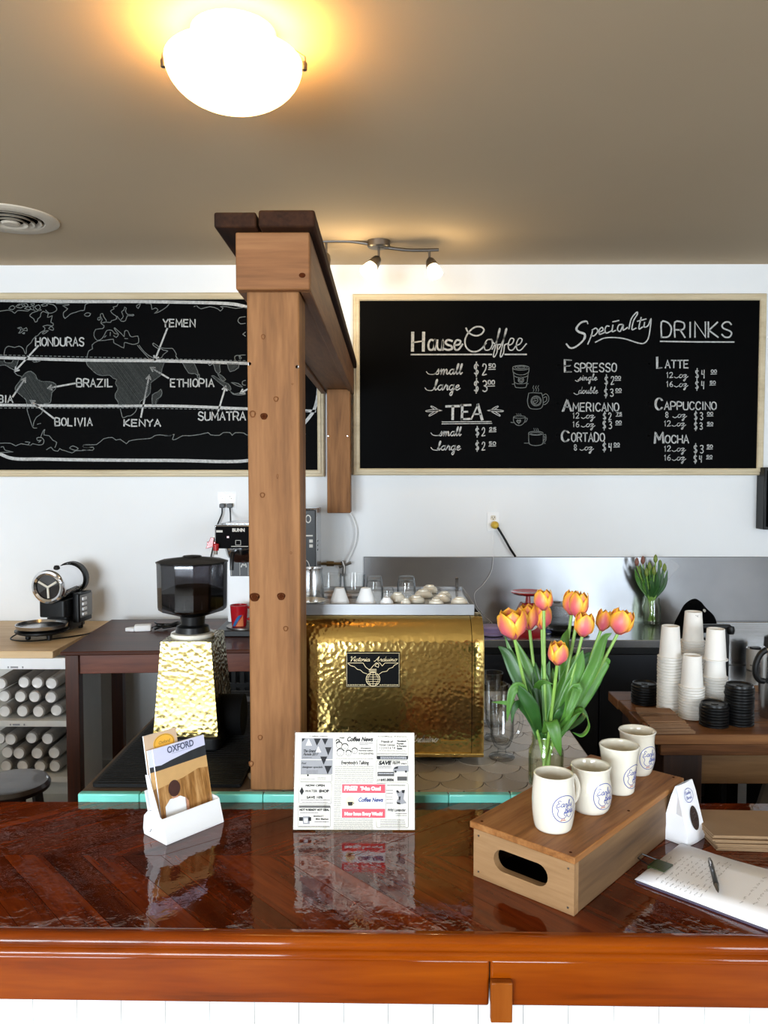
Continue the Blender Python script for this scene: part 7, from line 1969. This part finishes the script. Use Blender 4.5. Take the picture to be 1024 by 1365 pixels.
# red and white card clipped on the page
def c_(x, y, d): u, v = NP(x, y); return pg(u, v, d)
a_ = NP(408, 712); b_2 = NP(728, 466)
cardo = obj('take_one_card', MB().box(a_[0], b_2[0], -.0036, -.0022, a_[1], b_2[1], M=TM), M_white, npz)
D4 = lambda u, v: pg(u, v, .0040); D5 = lambda u, v: pg(u, v, .0044)
rdm = MB(); quad_(rdm, 411, 469, 725, 532, D4); quad_(rdm, 411, 644, 725, 709, D4)
obj('red_bands', rdm, mat('red_print', rgb(226,58,76), .02, rough=.4), cardo, smooth=0)
wtm = MB(); ttx('FREE!', 424, 522, 512, .011, wtm, D5, shear=.15, bold=.0003); ttx('Take One!', 545, 694, 511, .009, wtm, D5, bold=.0005); ttx('New Issue Every Week!', 432, 706, 690, .008, wtm, D5, bold=.0004)
obj('white_lettering', wtm, M_white, cardo, smooth=0)
btm = MB(); ttx('Coffee News', 528, 708, 594, .011, btm, D5, shear=.25, bold=.0002); tline(545,640,626,txt,.0007)
obj('blue_lettering', btm, mat('navy_print', rgb(44,56,120), .03, rough=.4), cardo, smooth=0)
cm_ = MB(); cm_.poly([(NP(470,590)[0]+.0105*math.cos(a), NP(470,590)[1]+.0115*math.sin(a)) for a in [2*PI*i/24 for i in range(24)]], D4)
obj('card_picture', cm_, mat('peach_print', rgb(240,222,176), .04, rough=.4), cardo, smooth=0)
cup_ = MB(); cup_.poly([NP(*p) for p in ((452,595),(490,595),(486,622),(458,622))][::-1], D5)
cup_.ribbon([NP(490,600), NP(500,604), NP(488,614)], .0012, D5)
obj('card_cup_print', cup_, M_ink, cardo, smooth=0)

# ---- white coffee bag
g0_ = onZ(916, 1130, BAR_Z)
bag = thing('coffee_bag', 'small white folded coffee bag with a dark oval window beside the crate', 'coffee bag', (g0_.x, g0_.y, BAR_Z+.0006), R(40))
# local x = face width (to the right), y = gusset depth (to the left/back)
bwid, bdep, bht = .074, .062, onY(912, 1043, g0_.y+.05).z - BAR_Z
rows = []
for z, wd, dp in ((0,1,1),(.02,1.0,1.0),(bht*.5,.98,.62),(bht*.82,.96,.28),(bht,.92,.03)):
    w2, d2 = bwid*wd/2, bdep*dp/2; cx, cy = bwid/2, bdep/2
    gus = (.0 if z < .03 else .012*(z/bht))
    rows.append([(cx-w2, cy-d2, z), (cx, cy-d2-.002, z), (cx+w2, cy-d2, z), (cx+w2-gus, cy, z), (cx+w2, cy+d2, z), (cx, cy+d2+.002, z), (cx-w2, cy+d2, z), (cx-w2+gus, cy, z), (cx-w2, cy-d2, z)])
obj('paper_body', MB().grid(rows, uv=False).add([p for p in rows[0][:8]], [tuple(range(7,-1,-1))]), mat('white_bag_paper', rgb(236,236,240), .015, 10, .15, 25, rough=.6), bag, smooth=20)
def bagf(u, v, off=.0012):
    t_ = v/bht; dp = 1 - .76*min(1, max(0, (v-.02)/(bht*.5-.02)))*.5 if v < bht*.5 else .62 - (.34)*((v-bht*.5)/(bht*.32))
    if v <= .02: dp = 1
    elif v < bht*.5: dp = 1 - .38*(v-.02)/(bht*.5-.02)
    elif v < bht*.82: dp = .62 - .34*(v-bht*.5)/(bht*.32)
    else: dp = .28 - .25*(v-bht*.82)/(bht*.18)
    return (u, bdep/2 - bdep*dp/2 - .0020 - off, v)
wn_ = MB(); wcx, wcz, wrx, wrz = bwid*.54, bht*.42, .0155, bht*.20
wn_.grid([[bagf(wcx + wrx*s_*math.cos(a), wcz + wrz*s_*math.sin(a)) for a in [2*PI*i/28 for i in range(29)]] for s_ in (.01,.4,.8,1)], uv=False)
obj('oval_window', wn_, mat('beans_behind_film', rgb(44,32,28), .4, 120, .4, 150, rough=.25), bag, smooth=40)
bl2 = MB(); lz_ = bht*.80
bl2.ribbon([(bwid*.5+.017*math.cos(a), lz_+.014*math.sin(a)) for a in [2*PI*i/28 for i in range(29)]], .0010, bagf)
for wd, yy in (('Early', .003), ('Bird', -.007)):
    tot = sum(SCR[c][0] for c in wd); kk = .022/tot; x = bwid*.5-.012
    for ch in wd:
        for st_ in SCR[ch][1]: bl2.ribbon([(p.x, p.y) for p in smooth_pts([(x+p[0]*kk, lz_+yy+p[1]*.003) for p in st_], 3)], .0009, bagf)
        x += SCR[ch][0]*kk
obj('blue_stamp', bl2, M_blue_ink, bag, smooth=0)

# ---- flat kraft bags in a stack
k0 = onZ(955, 1134, BAR_Z); k1 = onZ(939, 1094, BAR_Z)
random.seed(9)
KB = None
for i in range(8):
    pos = 'top' if i == 7 else ('bottom' if i == 0 else 'middle')
    lab = {'top':'topmost flat brown paper bag of the stack at the right edge of the bar', 'bottom':'lowest flat brown paper bag of the stack at the right edge', 'middle':'flat brown paper bag inside the stack at the right edge of the bar'}[pos]
    if KB is None:
        mbk = MB(); 
        L_, W2 = .34, .135
        mbk.add([(0,0,0),(L_,0,0),(L_,W2,0),(-.012,W2,0),(0,0,.0038),(L_,0,.0038),(L_,W2,.0032),(-.012,W2,.0032)], [(0,3,2,1),(4,5,6,7),(0,1,5,4),(1,2,6,5),(2,3,7,6),(3,0,4,7)])
        KB = obj('paper_bag', mbk, M_kraft_bag, bevel=.0008); o = KB
    else: o = KB.copy(); COL.objects.link(o)
    o.location = (k0.x + random.uniform(-.004,.004) - .0012*i, k0.y + random.uniform(-.004,.004), BAR_Z+.0006+.0042*i); o.rotation_euler.z = R(-3) + random.uniform(-.02,.02)
    tag(o, lab, 'paper bag', 'flat brown bags at the right edge')

# ---- clipboard with papers and pen
c0_ = onZ(850, 1176, BAR_Z); c1_ = onZ(908, 1130, BAR_Z); 
crot2 = math.atan2(c1_.y-c0_.y, c1_.x-c0_.x); CWd = (c1_-c0_).length + .004; CLn = .30
clip = thing('clipboard', 'clear clipboard with handwritten white papers and a green clip, front right of the bar', 'clipboard', (c0_.x, c0_.y, BAR_Z+.0006), crot2)
# local: x along the clipped edge, -y down the page
obj('backing_sheet', MB().rbox(-.004, CWd+.004, -CLn-.006, .004, 0, .003, .006), mat('clear_purple_board', rgb(92,84,104), .05, rough=.15), clip)
for k in range(4):
    dx = random.uniform(-.002,.002)
    rows = []
    for j in range(9):
        v = -CLn*j/8; zz2 = .0036 + .0012*k + (.0015+.0022*k)*(.5+.5*math.sin(j*.9+k))*(j/8)
        rows.append([(dx+CWd*i/4, v + .0018*(3-k), zz2 + .002*math.sin(i*.8)*(j/8)) for i in range(5)])
    obj('paper_sheet', MB().grid(rows[::-1], uv=False), M_paper, clip, smooth=60, solid=.0005)
top_rows = rows
def papz(u, v):
    j = min(7.999, max(0, -v/CLn*8)); k = 3
    f = lambda j_: .0036+.0012*k+(.0015+.0022*k)*(.5+.5*math.sin(j_*.9+k))*(j_/8)
    j0 = int(j); t_ = j-j0; i_ = u/CWd*4
    return f(j0)*(1-t_)+f(j0+1)*t_ + .002*math.sin(i_*.8)*(j/8)
hw_ = MB(); random.seed(4)
def scribble(x0, x1, v, s_=.0035):
    x = x0
    while x < x1:
        L = random.uniform(.008,.02); pts = []
        n_ = int(L/.0016)
        for i in range(n_): pts.append((x+i*.0016, v + random.uniform(-.3,.7)*s_))
        if len(pts) > 1: hw_.ribbon(pts, .00055, lambda u, vv: (u, vv, papz(u, vv)+.0008))
        x += L + .005
scribble(.10, .135, -.012); 
for k in range(9): scribble(.085 - .002*k*.4, .085+random.uniform(.06,.10), -.030-.0105*k)
scribble(.018, .045, -.03)
for k in range(9): scribble(.012, .012+random.uniform(.03,.06), -.042-.0095*k, .003)
for k in range(3): scribble(.035+.01*k, .17, -.185-.02*k, .006)
obj('handwriting', hw_, M_ink_text, clip, smooth=0)
gc = MB().box(.055, .095, -.030, .004, .0095, .0115).box(.055, .095, .002, .006, .0, .0115).box(.055,.095,-.02,.004,-.0003,.0)
obj('binder_clip', gc, mat('dark_green_clip', rgb(44,58,22), .1, rough=.35), clip, bevel=.001)
obj('clip_lever', MB().tube([(.058,.004,.011),(.062,.03,.016),(.085,.032,.016),(.092,.004,.011)], .0013, 6), M_black, clip)
p0_ = onZ(946, 1149, BAR_Z+.015); p1_ = onZ(957.5, 1194, BAR_Z+.015)
pen = thing('pen', 'black ballpoint pen lying on the clipboard papers', 'pen', (p0_.x, p0_.y, BAR_Z+.0215))
dv = Vector((p1_.x-p0_.x, p1_.y-p0_.y, 0)); PL = dv.length
PM = Vector((0,0,1)).rotation_difference(dv.normalized()).to_matrix().to_4x4()
obj('barrel', MB().lathe([(.0035,.008),(.0045,.012),(.0048,PL*.72),(.0052,PL*.76),(.0048,PL*.8)], 14, M=PM), M_black, pen)
obj('click_button', MB().lathe([(0,-.002),(.003,0),(.003,.009)], 12, M=PM), M_nickel, pen)
obj('tip', MB().lathe([(.0046,PL*.8),(.0030,PL*.93),(.0008,PL),(0,PL)], 12, M=PM), M_nickel, pen)
obj('pocket_clip', MB().tube([PM@Vector((.0,.0045,.012)), PM@Vector((0,.0075,.016)), PM@Vector((0,.0068,.05))], .0014, 6), M_chrome, pen)
